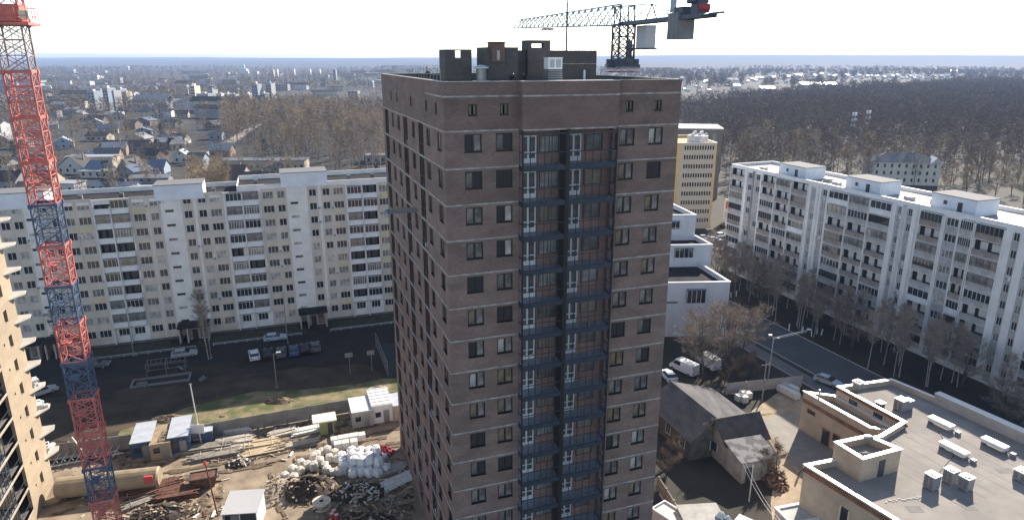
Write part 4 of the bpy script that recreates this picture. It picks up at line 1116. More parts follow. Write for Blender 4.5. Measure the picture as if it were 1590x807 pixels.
# left wing, lower
ZW = 6.1
PW = ccw([tuple(pt(1248, 607, ZW)[:2]), tuple(pt(1299, 599.5, ZW)[:2]), tuple(pt(1299, 599.5, ZW)[:2])])
a = pt(1248, 607, ZW); b = Vector((*P[0][:2], ZW)) if False else pt(1300, 600, ZP)
wa, wb_, wc, wd = (a.x, a.y), (b.x-.15, b.y+.1), None, None
e1 = pt(1402, 654, ZP); e0 = pt(1300, 600, ZP)
dirw = Vector((e1.x-e0.x, e1.y-e0.y)).normalized()
lenw = 11.0
PW = ccw([wa, wb_, (wb_[0]+dirw.x*lenw, wb_[1]+dirw.y*lenw), (wa[0]+dirw.x*lenw+.2, wa[1]+dirw.y*lenw)])
mb = M(); mb.prism(PW, 0, ZW-.8, 0, 1); mb.rim(PW, .3, ZW-.8, ZW, 0); wing = mb.build('wing', [beige, roof_gravel], lw)
mb = M(); mb.rim(inset(PW, -.08), .5, ZW, ZW+.06); mb.build('coping', metal_cap, wing)
# openings along west walls
def wallpanel(nm, p, q, items, mats, par, off=.03):
    p, q = Vector(p), Vector(q); d = (q-p).normalized(); nn = Vector((d.y, -d.x, 0))
    F = face((p.x, p.y, 0), (d.x, d.y, 0), (nn.x, nn.y, 0)); mb = M()
    for a0, a1, z0, z1, d0, d1, m in items: mb.fbox(F, a0, a1, z0, z1, d0, d1, m)
    return mb.build(nm, mats, par)
trim = mat('rusty_brown_trim', (.20, .10, .06), .8, var=.3, scale=1)
dp = Vector((dirw.x, dirw.y, 0))
A3 = Vector((a.x, a.y, 0)); A3e = A3+dp*lenw
# outward normal of west walls should face left; order so that (d.y,-d.x) points left/down
def west(nm, p, q, items, mats, par):
    d = (Vector(q)-Vector(p)).normalized(); 
    if d.y*-1 > 0: p, q = q, p   # run from near to far gives normal (d.y,-d.x) to the right; flip sign below
    return wallpanel(nm, p, q, items, mats, par)
Lw = lenw
def westface(p, L):      # origin p at far end, runs towards the camera, outward to the left
    d = dp; n = Vector((d.y, -d.x, 0))
    if n.x > 0: n = -n
    return face(p, d, n)
Fw = westface(A3, Lw)
mb = M()
mb.fbox(Fw, .1, Lw, 4.55, 5.05, .01, .09, 0); mb.build('string_course', trim, wing)
for a0, w, z0, h in ((1.2, 1.2, 3.3, .55), (4.2, 1.1, .0, 2.3), (6.0, .9, 1.5, 1.0), (8.4, .9, 1.5, 1.0)):
    mb = M(); mb.fbox(Fw, a0, a0+w, z0, z0+h, -.02, .012, 0); mb.fbox(Fw, a0-.1, a0, z0, z0+h, .0, .06, 1); mb.fbox(Fw, a0+w, a0+w+.1, z0, z0+h, .0, .06, 1); mb.fbox(Fw, a0-.1, a0+w+.1, z0+h, z0+h+.1, .0, .08, 1)
    mb.build('window', [glass_dark, trim], wing)
mb = M(); p = A3+dp*2.6; mb.tube((p.x+.1, p.y, 6.1), (p.x+.1, p.y, 7.6), .12, n=8); mb.build('vent_pipe', steel_grey, wing)
Fm = westface(Vector((e0.x, e0.y, 0)), 10)
mb = M(); mb.fbox(Fm, 0.1, 11.2, 7.05, 7.4, .01, .12, 0); mb.build('string_course', trim, main)
for a0 in (2.2, 6.2):
    mb = M(); mb.fbox(Fm, a0, a0+1.5, 5.2, 6.8, .0, .02, 0); mb.fbox(Fm, a0-.1, a0, 5.2, 6.8, .0, .1, 1); mb.fbox(Fm, a0+1.5, a0+1.6, 5.2, 6.8, .0, .1, 1); mb.fbox(Fm, a0-.1, a0+1.6, 5.1, 5.2, .0, .12, 1); mb.build('window', [glass_dark, mat('cream_trim', (.6, .52, .42), .8)], main)
# front-left wall details
c0 = pt(1249, 721, ZP); c1 = pt(1390, 807, ZP)
d = Vector((c1.x-c0.x, c1.y-c0.y, 0)).normalized(); n_ = Vector((d.y, -d.x, 0)); n_ = n_ if n_.x < 0 else -n_
Fc = face((c0.x, c0.y, 0), d, n_)
mb = M(); mb.fbox(Fc, -.1, 14, 6.75, 7.25, .01, .16, 0); mb.build('string_course', trim, main)
for a0 in (5.2, 9.2):
    mb = M(); mb.fbox(Fc, a0, a0+.9, 2.2, 5.4, .0, .03, 0); mb.fbox(Fc, a0-.15, a0, 2.2, 5.4, 0, .1, 1); mb.fbox(Fc, a0+.9, a0+1.05, 2.2, 5.4, 0, .1, 1); mb.build('window', [glass_dark, MATS['cream_trim']], main)
mb = M(); p = c0-d*.05+n_*.25; mb.tube((p.x, p.y, 6.9), (p.x-.5, p.y-.2, 6.3), .12, n=8); mb.build('rain_spout', trim, main)
# stair box
ZS = 9.6
S = ccw([tuple(pt(1296, 686, ZS)[:2]), tuple(pt(1348, 675, ZS)[:2]), tuple(pt(1400, 697, ZS)[:2]), tuple(pt(1340, 713, ZS)[:2])])
mb = M(); mb.prism(S, 0, ZS-.9, 0, 1); mb.rim(S, .3, ZS-.9, ZS, 0); box = mb.build('stair_tower', [beige, roof_gravel], lw)
mb = M(); mb.rim(inset(S, -.08), .5, ZS, ZS+.07); mb.build('coping', metal_cap, box)
f2, f3 = pt(1340, 713, ZS), pt(1400, 697, ZS)
Fs = face((f2.x, f2.y, 0), (f3-f2).normalized(), Vector(((f3-f2).normalized().y, -(f3-f2).normalized().x, 0)))
mb = M(); mb.fbox(Fs, 2.6, 3.5, ZF+.02, ZF+2.1, .0, .05, 0); mb.build('door', dark_steel, box)
mb = M(); q = pt(1348, 682, ZS); mb.tube((q.x-.5, q.y, ZS+.25), (q.x+.5, q.y, ZS+.25), .22, n=10); mb.box(q.x-.4, q.x-.3, q.y-.2, q.y+.2, ZS+.07, ZS+.2); mb.box(q.x+.3, q.x+.4, q.y-.2, q.y+.2, ZS+.07, ZS+.2); mb.build('vent_drum', steel_grey, box)
# raised strip of parapet along the back right
q0, q1 = pt(1452, 609, 8.3), pt(1592, 671, 8.3)
dd = Vector((q1.x-q0.x, q1.y-q0.y, 0)).normalized(); nn = Vector((-dd.y, dd.x, 0)); nn = nn if nn.x > 0 else -nn
mb = M(); A, B = Vector((q0.x, q0.y, 0)), Vector((q0.x, q0.y, 0))+dd*30
mb.hexa([A+Vector((0, 0, 0)), B, B+nn*.9, A+nn*.9, A+Vector((0, 0, 8.2)), B+Vector((0, 0, 8.2)), B+nn*.9+Vector((0, 0, 8.2)), A+nn*.9+Vector((0, 0, 8.2))])
sw2 = mb.build('screen_wall', mat('grey_stucco', (0.36, 0.33, 0.30), 0.85, var=.12, scale=.6), lw)
mb = M(); mb.hexa([A-nn*.1+Vector((0, 0, 8.2)), B-nn*.1+Vector((0, 0, 8.2)), B+nn*1.0+Vector((0, 0, 8.2)), A+nn*1.0+Vector((0, 0, 8.2)), A-nn*.1+Vector((0, 0, 8.28)), B-nn*.1+Vector((0, 0, 8.28)), B+nn*1.0+Vector((0, 0, 8.28)), A+nn*1.0+Vector((0, 0, 8.28))]); mb.build('coping', metal_cap, sw2)
# membrane seams and a cable run
du = Vector((dd.x, dd.y, 0)); dv = Vector((-dd.y, dd.x, 0)); o_ = pt(1420, 700, ZF); sm1 = mat('seam_bitumen', (.17, .16, .15), .9)
for k in range(-3, 5):
    mb = M(); c_ = o_+dv*(k*1.9+.3*(k % 2)); a_, b_ = c_-du*(5 if k < 1 else 9-k*1.4), c_+du*9.5
    if k > 2: a_ = c_-du*2
    w_ = dv*.035; mb.hexa([a_-w_, b_-w_, b_+w_, a_+w_]+[p+Vector((0, 0, .006)) for p in (a_-w_, b_-w_, b_+w_, a_+w_)]); mb.build('seam', sm1, main)
ca = M(); rr_ = random.Random(5); cpts = [pt(u, v, ZF+.06) for u, v in ((1445, 762), (1452, 740), (1470, 718), (1482, 706), (1470, 690), (1458, 668))]
for p, q in zip(cpts[:-1], cpts[1:]): ca.tube(p, q, .04, n=5)
ca.build('cable_run', dark_steel, main)
for u, v, s1, s2 in ((1420, 790, 1.6, 1.1), (1500, 782, 1.3, 2.0), (1400, 668, 1.1, 1.4), (1560, 730, 1.8, 1.0)):
    q_ = pt(u, v, ZF); mb = M(); mb.rbox((q_.x, q_.y, ZF), s1, s2, .009, rang if 'rang' in globals() else 0); mb.build('felt_patch', mat('roof_patch', (.20, .19, .18), .95, var=.1, scale=1), main)
# roof equipment
rang = math.atan2(dd.y, dd.x)
louv = mat('shaded_unit_grey', (.24, .25, .26), .5, metal=.2); wht = mat('unit_white', (.74, .73, .71), .45)  # housing grey is darkened to carry the shade on the unit faces
def long_unit(u, v, L, label, rot=rang, w=1.1):
    c = pt(u, v, ZF); t = thing('air_conditioner', label, 'air conditioner', c, rot, 'rooftop air conditioning units')
    mb = M(); mb.box(-L/2, L/2, -w/2, w/2, .75, .86); mb.box(-L/2+.05, L/2-.05, -w/2+.05, w/2-.05, .35, .75); mb.build('housing', wht, t)
    for k in range(int(L/1.0)):
        mb = M(); x = -L/2+.55+k*1.0; mb.lathe((x, 0, .86), [(.36, 0), (.36, .08), (.1, .1)], 12); mb.build('fan', steel_grey, t)
    for x in (-L/2+.2, L/2-.2):
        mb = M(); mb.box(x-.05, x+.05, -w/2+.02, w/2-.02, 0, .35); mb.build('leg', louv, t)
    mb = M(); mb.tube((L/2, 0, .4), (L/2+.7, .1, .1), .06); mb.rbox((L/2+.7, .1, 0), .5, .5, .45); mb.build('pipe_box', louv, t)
    return t
long_unit(1460, 662, 3.0, 'long white roof unit nearest the raised white parapet corner, behind the other two', rot=rang)
long_unit(1480, 703, 3.2, 'long white roof unit in the middle of the grey roof behind the three cube units')
long_unit(1543, 695, 2.8, 'long white roof unit at the right edge, close to the long white parapet')
def cube_unit(u, v, label, w=1.05, h=1.5, rot=rang):
    c = pt(u, v, ZF); t = thing('air_conditioner', label, 'air conditioner', c, rot, 'rooftop air conditioning units')
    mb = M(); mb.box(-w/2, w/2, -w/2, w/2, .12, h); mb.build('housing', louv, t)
    mb = M(); mb.box(-w/2-.05, w/2+.05, -w/2-.05, w/2+.05, h, h+.07); mb.build('top', wht, t)
    mb = M(); mb.lathe((0, 0, h+.07), [(.38, 0), (.38, .1), (.05, .12)], 14); mb.build('fan', steel_grey, t)
    for k in range(2):
        mb = M(); x = -w/2+.3+k*(w-.6)
        mb.box(x-.2, x+.2, -w/2-.01, -w/2, .3, h-.2); mb.build('grille', mat('dark_grille', (.14, .14, .15), .5), t)
    mb = M()
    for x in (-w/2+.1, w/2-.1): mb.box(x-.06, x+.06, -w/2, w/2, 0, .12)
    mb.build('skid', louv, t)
    return t
cube_unit(1445, 757, 'white-topped cube unit, leftmost of the three standing together on the roof', 1.15, 1.7)
cube_unit(1474, 748, 'white-topped cube unit, rear middle one of the three standing together on the roof', 1.1, 1.6)
cube_unit(1498, 758, 'white-topped cube unit, rightmost of the three standing together on the roof', 1.1, 1.5)
cube_unit(1398, 636, 'grey cube unit with a frame beside it near the back corner of the flat roof', 1.3, 1.6)
cube_unit(1408, 634, 'open grey frame unit pressed against the cube unit near the back corner', 1.0, 1.3)
cube_unit(1586, 745, 'pale roof unit cut by the right edge of the view', 1.3, 1.2)
v_ = thing('roof_vent', 'white square ventilator on the back parapet of the flat-roofed building', 'roof vent', pt(1332, 601, 7.6), rang)
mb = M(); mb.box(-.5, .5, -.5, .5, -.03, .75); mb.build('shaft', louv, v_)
mb = M(); mb.box(-.62, .62, -.62, .62, .75, .95); mb.box(-.3, .3, -.3, .3, .95, 1.1); mb.build('hood', wht, v_)
v_ = thing('roof_vent', 'small dark ventilator beside the inner edge of the flat roof', 'roof vent', pt(1366, 633, ZF), rang)
mb = M(); mb.box(-.4, .4, -.4, .4, 0, .8); mb.build('shaft', dark_steel, v_)
mb = M(); mb.box(-.5, .5, -.5, .5, .8, .9); mb.build('hood', steel_grey, v_)
mb = M(); 
rr = random.Random(2)
for k in range(26):
    q = pt(1375+k*2.2+rr.uniform(-1, 1), 778-k*.25+rr.uniform(-2, 2), ZF); mb.rbox((q.x, q.y, ZF), .12, .12, .08, rr.random()*3)
tag(mb.build('gravel', mat('pale_gravel', (.6, .58, .54), .8)), kind='stuff')

# ---- cream brick tower under construction, left edge
cw = Vector((-58.5, 75.6, 0))
cb = thing('brick_building', 'sunlit cream brick building under construction with dark open loggias at the left edge', 'building under construction', cw, GA-PI/2)
# local x runs from the far corner towards the camera, outward (facing right) = +y
Fb = face((0, 0, 0), (1, 0, 0), (0, 1, 0))
ZT = 35.2; zb = [34.4-3*k for k in range(12)]
hs = []; logs = []; wn_ = []
for z in zb:
    hs += [(2.9, 3.9, z-2.2, z-.75), (5.3, 5.7, z-1.3, z-.95)]; wn_ += [(2.9, 3.9, z-2.2, z-.75)]
    hs.append((7.6, 16.4, z-2.85, z-.25)); logs.append((7.6, 16.4, z))
    hs.append((19.4, 20.9, z-2.2, z-.7)); wn_.append((19.4, 20.9, z-2.2, z-.7))
    hs.append((24, 32, z-2.85, z-.25)); logs.append((24, 32, z))
hs = [h for h in hs if h[2] > .2]
mb = M(); wall(mb, Fb, 0, 38, 0, ZT, hs, .35); mb.build('wall', brick_beige, cb)
mb = M(); mb.poly([(0, 0, 0), (0, -16, 0), (0, -16, ZT), (0, 0, ZT)]); mb.poly([(38, 0, 0), (38, -16, 0), (38, -16, ZT), (38, 0, ZT)]); mb.poly([(0, -16, 0), (38, -16, 0), (38, -16, ZT), (0, -16, ZT)]); mb.build('rear_wall', brick_beige, cb)
mb = M(); mb.box(.3, 37.7, -15.7, -.36, ZT-.6, ZT-.4); mb.build('roof', concrete, cb)
mb = M()
for z in zb:
    if z < 3: continue
    mb.fbox(Fb, .4, 37.5, z-3.0, z-2.86, -8, -.36)
mb.build('floor_slab', conc_dark, cb)
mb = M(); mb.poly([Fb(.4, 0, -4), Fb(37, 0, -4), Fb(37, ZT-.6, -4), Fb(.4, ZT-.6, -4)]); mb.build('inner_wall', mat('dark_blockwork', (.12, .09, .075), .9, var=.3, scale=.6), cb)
for h in wn_:
    if h[2] < .3: continue
    mb = M(); mb.fbox(Fb, h[0]+.02, h[1]-.02, h[2], h[3], -.34, -.3); mb.build('window', glass_dark, cb)
rn = random.Random(9)
for a0, a1, z in logs:
    if z < 3: continue
    mb = M(); w = a1-a0
    mb.fbox(Fb, a0, a1, z-2.98, z-2.85, -.34, .06, 1)
    aa = a0+w*.42
    for i in range(7): x = aa+(a1-aa)*i/6; mb.fbox(Fb, x-.04, x+.04, z-2.85, z-.25, -.12, -.04, 0)
    for zz in (z-1.85, z-2.83, z-.32): mb.fbox(Fb, aa, a1, zz, zz+.07, -.12, -.04, 0)
    mb.fbox(Fb, a0, aa, z-1.9, z-1.84, -.1, -.05, 0)
    b = mb.build('loggia', [dark_steel, conc_light], cb)
    mb = M(); mb.fbox(Fb, aa, a1, z-2.85, z-.25, -.09, -.08, 0); mb.build('glazing', clear_glass, b)
tipm = mat('bare_concrete_tip', (.44, .41, .365), .85, var=.12, scale=1)
for i, z in enumerate(zb):
    if z < 2: continue
    mb = M(); mb.slab([(-.3, -2.4, z), (-.3, 1.1, z), (1.7, .01, z), (1.7, -.02, z), (0, -.02, z), (0, -2.4, z)][::1], .16)
    mb.slab([(-1.5, -2.6, z+.0), (-1.5, .9, z), (-.32, 1.1, z), (-.32, -2.6, z)], .16)
    mb.build('balcony_slab', tipm, cb)
for z in (zb[7], zb[8], zb[10]):
    s_ = M()
    for k in range(6): s_.rbox((-.6+rn.uniform(-.5, .5), .2+rn.uniform(-.4, .4), z+.02+.28*(k//2)), .8, .5, .32, rn.random()*3)
    s_.build('wrapped_sacks', mat('white_plastic_sack', (.62, .62, .62), .6), cb)
# ------------------------------------------------------------------ construction site
blue_c = mat('blue_cabin_paint', (0.045, 0.085, 0.16), .5, var=.25, scale=1.5); wcab = mat('white_cabin_sheet', (.66, .66, .66), .5, var=.08, scale=1)
rusty = mat('rust_brown', (.13, .06, .04), .8, var=.35, scale=2); timber = mat('weathered_timber', (.30, .23, .15), .85, var=.3, scale=1.5); timber_g = mat('grey_timber', (.26, .235, .20), .9, var=.3, scale=2)
def cabin(u, v, w, l, h, label, wallm, roofm, rot=GA, ribs=0, door=True, group='site cabins'):
    """front-left corner on the ground at (u,v); w along the street grid, l away from the camera"""
    c = pt(u, v, 0.03); t = thing('site_cabin', label, 'cabin', c, rot, group)
    mb = M(); mb.box(0, w, 0, l, .12, h); mb.box(.05, .3, .1, l-.1, 0, .12); mb.box(w-.3, w-.05, .1, l-.1, 0, .12)
    for x in (0.0, w): mb.box(x-.04, x+.04, -.04, .04, .1, h+.02)
    n = int(w/.4)
    for k in range(n): x = .15+k*(w-.3)/n; mb.box(x, x+.12, -.025, 0, .25, h-.2)
    mb.build('wall', wallm, t)
    mb = M(); mb.box(-.06, w+.06, -.08, l+.06, h, h+.1)
    for k in range(ribs): y = .2+k*(l-.4)/max(1, ribs-1); mb.box(-.05, w+.05, y-.07, y+.07, h+.1, h+.17)
    mb.build('roof', roofm, t)
    if door:
        mb = M(); mb.box(w*.55, w*.55+.85, -.05, -.03, .15, 2.1); mb.build('door', steel_grey, t)
        mb = M(); mb.box(w*.15, w*.15+.8, -.05, -.03, 1.1, 1.9); mb.build('window', glass_dark, t)
    return t
pale_roof = mat('pale_blue_sheet_roof', (.50, .53, .58), .45, metal=.2, var=.1, scale=1)
cabin(206, 716, 2.5, 5.6, 2.6, 'blue site cabin at the left end of the row of three', blue_c, pale_roof)
cabin(236, 716, 2.5, 5.2, 2.4, 'tan site cabin with timber pallets on top, between two blue cabins', mat('tan_cabin', (.40, .33, .25), .7, var=.15, scale=1), timber)
cabin(264, 708, 2.5, 5.8, 2.7, 'blue site cabin beside the white lamp post, right end of the row', blue_c, pale_roof)
for k in range(4):
    c = pt(246+k*3, 686-k*4, 2.5); mb = M()
    for i in range(5): mb.box(0, .95, i*.22, i*.22+.12, .12, .15)
    for x in (0, .42, .85): mb.box(x, x+.1, 0, 1.0, 0, .12)
    tag(mb.build('pallet', timber, loc=c, rot=GA+.1*k), 'wooden pallet on the roof of the tan site cabin', 'pallet', 'pallets on the cabin roof')
cabin(548, 666, 3.0, 4.6, 2.6, 'grey-fronted white-roofed site cabin, left one of the two near the brown tower', mat('grey_cabin', (.36, .34, .32), .7, var=.12, scale=1), wcab)
cabin(579, 659, 3.0, 5.6, 2.9, 'white site cabin with a ribbed white roof close to the brown tower', wcab, wcab, ribs=6)
cabin(612, 655, 2.4, 4, 2.6, 'tan site cabin squeezed between the ribbed white cabin and the tower', mat('tan_cabin', (.40, .33, .25), .7), pale_roof, door=False)
cabin(316, 690, 1.3, 1.5, 1.9, 'small blue booth next to the white lamp post', blue_c, pale_roof, door=False)
# metal shed with a corrugated roof
sh = thing('metal_shed', 'open-fronted metal shed with a white corrugated roof in the lower left of the site', 'shed', pt(349, 828, 0.03), R(6)); sh.scale = (.72, .72, .8)
mb = M(); mb.box(0, 5.2, 4.95, 5.0, 0, 3.3, 0); mb.box(0, .05, 0, 4.95, 0, 3.3, 0); mb.box(5.15, 5.2, 0, 4.95, 0, 3.3, 0); mb.build('wall', wcab, sh)
mb = M(); mb.box(.05, 5.15, .9, .95, 0, 3.2, 0); mb.box(.9, 2.2, .82, .9, 0, 2.4, 1); mb.build('front_panel', [dark_steel, steel_grey], sh)
mb = M()
for x in (0, 2.6, 5.15): mb.box(x-.06, x+.06, -.1, .02, 0, 3.25)
mb.box(-.1, 5.3, -.12, -.02, 3.15, 3.3); mb.build('post', wcab, sh)
mb = M(); mb.slab([(-.2, -.3, 3.35), (5.4, -.3, 3.35), (5.4, 5.3, 3.75), (-.2, 5.3, 3.75)], .06)
for k in range(22): x = -.15+k*.258; mb.slab([(x, -.3, 3.40), (x+.11, -.3, 3.40), (x+.11, 5.3, 3.80), (x, 5.3, 3.80)], .05)
mb.build('roof', mat('white_corrugated_sheet', (.50, .50, .52), .7, spec=.2), sh)
# concrete panel fence
def fence(p, q, label, h=2.3, step=3.1, m=conc_dark, name='concrete_fence'):
    p, q = Vector(p), Vector(q); d = (q-p); L = d.length; d.normalize(); t = thing(name, label, 'fence', p, math.atan2(d.y, d.x)); n = max(1, int(L/step)); st = L/n
    me = M(); me.box(.12, st-.12, -.05, .05, .15, h)
    for k in range(3): me.box(.3, st-.3, -.07, -.05, .35+k*.62, .8+k*.62)
    pm = me.mesh('panel', m); po = M(); po.box(-.12, .12, -.12, .12, 0, h+.1); pom = po.mesh('post', m)
    for i in range(n+1):
        o = link(bpy.data.objects.new('post', pom), t); o.location = (i*st, 0, 0)
        if i < n: o = link(bpy.data.objects.new('panel', pm), t); o.location = (i*st, 0, 0)
    return t
fence_m = mat('grey_fence_panel', (.24, .225, .215), .9, var=.25, scale=.5)
fence(pt(62, 716, 0), pt(205, 697, 0), 'grey concrete panel fence behind the near crane mast', m=fence_m)
fence(pt(300, 684, 0), pt(612, 628, 0), 'long grey concrete panel fence between the site and the grass verge', m=fence_m)
fence(pt(1128, 612, 0), pt(1243, 600, 0), 'pale concrete wall behind the old house by the road', h=1.9, m=mat('pale_wall', (.40, .38, .36), .9, var=.15, scale=.5), name='concrete_wall')
# bulk bags
def sack_mesh(seed, m):
    rg = random.Random(seed); mb = M(); n = 5
    prof = [(.45, 0), (.51, .1), (.53, .45), (.50, .84), (.44, .97), (.2, 1.02)]
    i0 = len(mb.v); N = 16
    for r, z in prof:
        for k in range(N):
            a = 2*PI*k/N+.2; sq = 1/max(abs(math.cos(a)), abs(math.sin(a)))**.95
            rr = r*sq*(1+rg.uniform(-.06, .06)); mb.v.append((rr*math.cos(a), rr*math.sin(a), z+rg.uniform(-.03, .03)))
    for j in range(len(prof)-1):
        for k in range(N): mb.f.append((j*N+k, j*N+(k+1) % N, (j+1)*N+(k+1) % N, (j+1)*N+k)); mb.m.append(0)
    mb.f.append(tuple(5*N+k for k in range(N))); mb.m.append(0)
    for a in (.8, 2.4, 3.9, 5.5): mb.tube((.35*math.cos(a), .35*math.sin(a), .9), (.12*math.cos(a), .12*math.sin(a), 1.12), .03)
    return mb.mesh('bulk_bag', m, False)
bagm = mat('white_woven_bag', (.74, .74, .76), .6, var=.08, scale=3); bagc = mat('cream_woven_bag', (.62, .58, .52), .7, var=.12, scale=3)
sm_ = [sack_mesh(k, bagm) for k in range(4)]; sc_ = [sack_mesh(k+9, bagc) for k in range(3)]
rn = random.Random(4)
def bag(x, y, z, me, s, label, group):
    o = bpy.data.objects.new('bulk_bag', me); COL.objects.link(o); o.location = (x, y, z); o.rotation_euler = (0, 0, rn.random()*3); o.scale = (s, s, s*rn.uniform(.9, 1.15)); tag(o, label, 'bulk bag', group)
c0 = pt(578, 728, 0)
for j in range(5):
    for i in range(6):
        if (i+j) % 7 == 0 and i > 4: continue
        x = c0.x-3.2+i*1.08+rn.uniform(-.1, .1)-(j*.35); y = c0.y-1.5+j*1.1+rn.uniform(-.12, .12)
        if i in (0, 5) and j in (0, 4): continue
        bag(x, y, .04, rn.choice(sm_), 1.05, 'bright white bulk bag standing in the heap beside the tower', 'white bags in the big heap')
        if 0 < i < 5 and 0 < j < 4: bag(x+.2, y+.1, 1.08, rn.choice(sm_), 1.0, 'bright white bulk bag on top of the heap beside the tower', 'white bags on top of the heap')
for k, (u, v) in enumerate([(455, 735), (468, 725), (478, 727), (488, 729), (497, 722), (505, 728), (508, 735), (517, 737), (527, 736), (535, 734), (541, 730), (487, 715), (493, 711), (500, 706), (509, 704), (520, 706), (531, 712), (524, 716), (443, 743), (457, 746), (467, 735), (540, 716), (512, 716)]):
    q = pt(u, v, 0); bag(q.x, q.y, .04, rn.choice(sc_), rn.uniform(.85, 1.05), 'cream bulk bag in the loose row beside the white heap', 'cream bags in a loose row')
# brick/block pallets
def block_pallet(u, v, label, cols=(2, 2), w=1.0, h=1.1, m=None, rot=GA, group=None):
    c = pt(u, v, .03); t = thing('block_pallet', label, 'pallet', c, rot, group)
    mb = M(); mb.box(-w/2, w/2, -w/2, w/2, 0, .14); mb.build('base', timber, t)
    mb = M(); n = 4
    for a in range(n):
        for b in range(n):
            for z in range(3): mb.box(-w/2+a*w/n+.01, -w/2+(a+1)*w/n-.01, -w/2+b*w/n+.01, -w/2+(b+1)*w/n-.01, .14+z*(h-.14)/3, .14+(z+1)*(h-.14)/3-.015)
    tag(mb.build('blocks', m or mat('white_block', (.68, .66, .63), .8, var=.1, scale=2), t), kind='stuff')
    return t
for i, (u, v) in enumerate([(520, 690), (530, 688), (541, 686), (552, 684), (562, 683), (525, 697), (537, 695), (550, 693)]):
    block_pallet(u, v, 'pallet of pale blocks just behind the white bag heap', group='block pallets behind the bag heap')
for i, (u, v) in enumerate([(1212, 607), (1219, 611), (1227, 615), (1235, 619), (1218, 603), (1226, 606), (1234, 610)]):
    block_pallet(u, v, 'pallet of white blocks beside the flat-roofed building', group='block pallets by the flat-roofed building')
for i, (u, v) in enumerate([(1147, 622), (1155, 624), (1153, 616), (1161, 618)]):
    block_pallet(u, v, 'white block pallet behind the old house roof', group='four block pallets behind the old house')
# stacks of boards, beams
def board_stack(u, v, L, W_, n, label, m, rot=GA, z=.03, group='board stacks'):
    c = pt(u, v, .03); mb = M(); rr = random.Random(int(u*7+v))
    for k in range(n):
        for i in range(int(W_/.26)):
            if rr.random() < .12: continue
            a = rr.uniform(-.04, .04); y = i*.26+rr.uniform(-.03, .03); x = rr.uniform(-.35, .35)
            mb.rbox((x, y-W_/2, k*.16), L*rr.uniform(.85, 1.05), .21, .12, a)
        for x in (-L*.3, L*.3): mb.rbox((x, 0, k*.16+.115), .08, W_, .05)
    tag(mb.build('board_stack', m, loc=c, rot=rot), label, 'board stack', group)
long_c = mat('pale_concrete_beam', (.46, .42, .36), .9, var=.15, scale=1)
for a in [(245, 705, 6, 2.0, 3, 'grey weathered boards stacked loosely right under the blue cabins', timber_g, GA+.1), (285, 702, 5.5, 1.8, 3, 'stack of grey boards beside the foot of the lamp post', timber_g, GA),
          (330, 695, 6.0, 2.0, 4, 'long low stack of grey planks left of the concrete beams', timber_g, GA-.05), (335, 706, 6.5, 1.8, 3, 'front stack of grey planks by the excavated pit', timber_g, GA), (365, 686, 5, 2.2, 4, 'tall stack of pale beams by the fence centre', long_c, GA), (362, 698, 5, 1.6, 3, 'lower stack of pale beams nearest the track', long_c, GA),
          (405, 690, 5, 2.2, 3, 'stack of tan planks left of the green kiosk', mat('tan_plank', (.52, .42, .28), .85, var=.15, scale=2), GA), (410, 700, 6, 1.6, 2, 'thin flat stack of tan planks beside the sandy track', mat('tan_plank', (.52, .42, .28), .85), GA+.08),
          (455, 690, 7, 1.2, 2, 'long pale timber bundle pointing at the block pallets', long_c, GA+.12), (240, 760, 6, 2.6, 4, 'dark brown heap of boards in the lower left of the site', rusty, GA+.15), (275, 768, 5, 2.5, 5, 'tallest dark brown board heap next to the leaning red-tipped pole', rusty, GA), (225, 778, 5, 2, 3, 'low dark boards nearest the crane mast foot', timber_g, GA+.3),
          (440, 672, 4, 2, 3, 'short pale stack by the fence left of the kiosk', long_c, GA+.2), (480, 668, 4.5, 2, 3, 'white-grey slab stack just left of the kiosk', mat('white_block', (.68, .66, .63), .8), GA+.1), (370, 668, 4, 2, 5, 'pale slab stack pushed against the concrete fence', mat('white_block', (.68, .66, .63), .8), GA-.2),
          (985, 1200, 2, 1, 1, '', timber, 0), (620, 745, 5, 2.2, 2, 'pale formwork panels lying against the base of the tower', mat('white_block', (.68, .66, .63), .8), GA+.4), (606, 728, 4, 2, 3, 'cream slab pile touching the tower corner beside the white bags', long_c, GA+.3)]:
    if a[5]: board_stack(a[0], a[1], a[2], a[3], a[4], a[5], a[6], a[7])
# long tan tank, trestle, skip, drum, kiosk, poles
t = thing('storage_tank', 'long tan steel tank behind the crane mast, red mark near one end', 'tank', pt(92, 772, .03), GA-.12)
mb = M(); mt = Matrix.Rotation(PI/2, 4, 'Y'); i0 = len(mb.v); mb.lathe((0, 0, 0), [(1.15, 0), (1.3, .1), (1.3, 11.5), (1.1, 11.7)], 18); mb.xform(Matrix.Translation((0, 0, 1.35)) @ mt)
mb.build('shell', mat('tan_tank_paint', (.30, .24, .16), .6, var=.15, scale=.8), t, smooth=False)
mb = M(); mb.box(.8, 1.2, -.9, .9, 0, .45); mb.box(9.8, 10.2, -.9, .9, 0, .45); mb.box(5.2, 5.6, -.9, .9, 0, .45); mb.build('cradle', rusty, t)
mb = M(); mb.box(10.2, 11.2, -1.33, -1.0, 1.3, 2.3); mb.build('red_mark', mat('red_label', (.5, .08, .07), .6), t)
t = thing('steel_trestle', 'pale steel trestle frames lying beside the fence left of the crane mast', 'trestle', pt(80, 728, .03), GA)
mb = M(); rr = random.Random(8)
for k in range(9):
    x = k*.9; mb.tube((x, 0, .3), (x+.6, 2.2, .9), .06); mb.tube((x, 2, .3), (x+.8, .1, .8), .05)
mb.tube((0, .2, .3), (8.5, .4, .5), .09); mb.tube((0, 2.1, .3), (8.5, 2.3, .6), .09); mb.tube((4, 1, .4), (2.5, 1.6, 3.4), .09); mb.build('frame', mat('white_tube', (.62, .62, .62), .5), t)
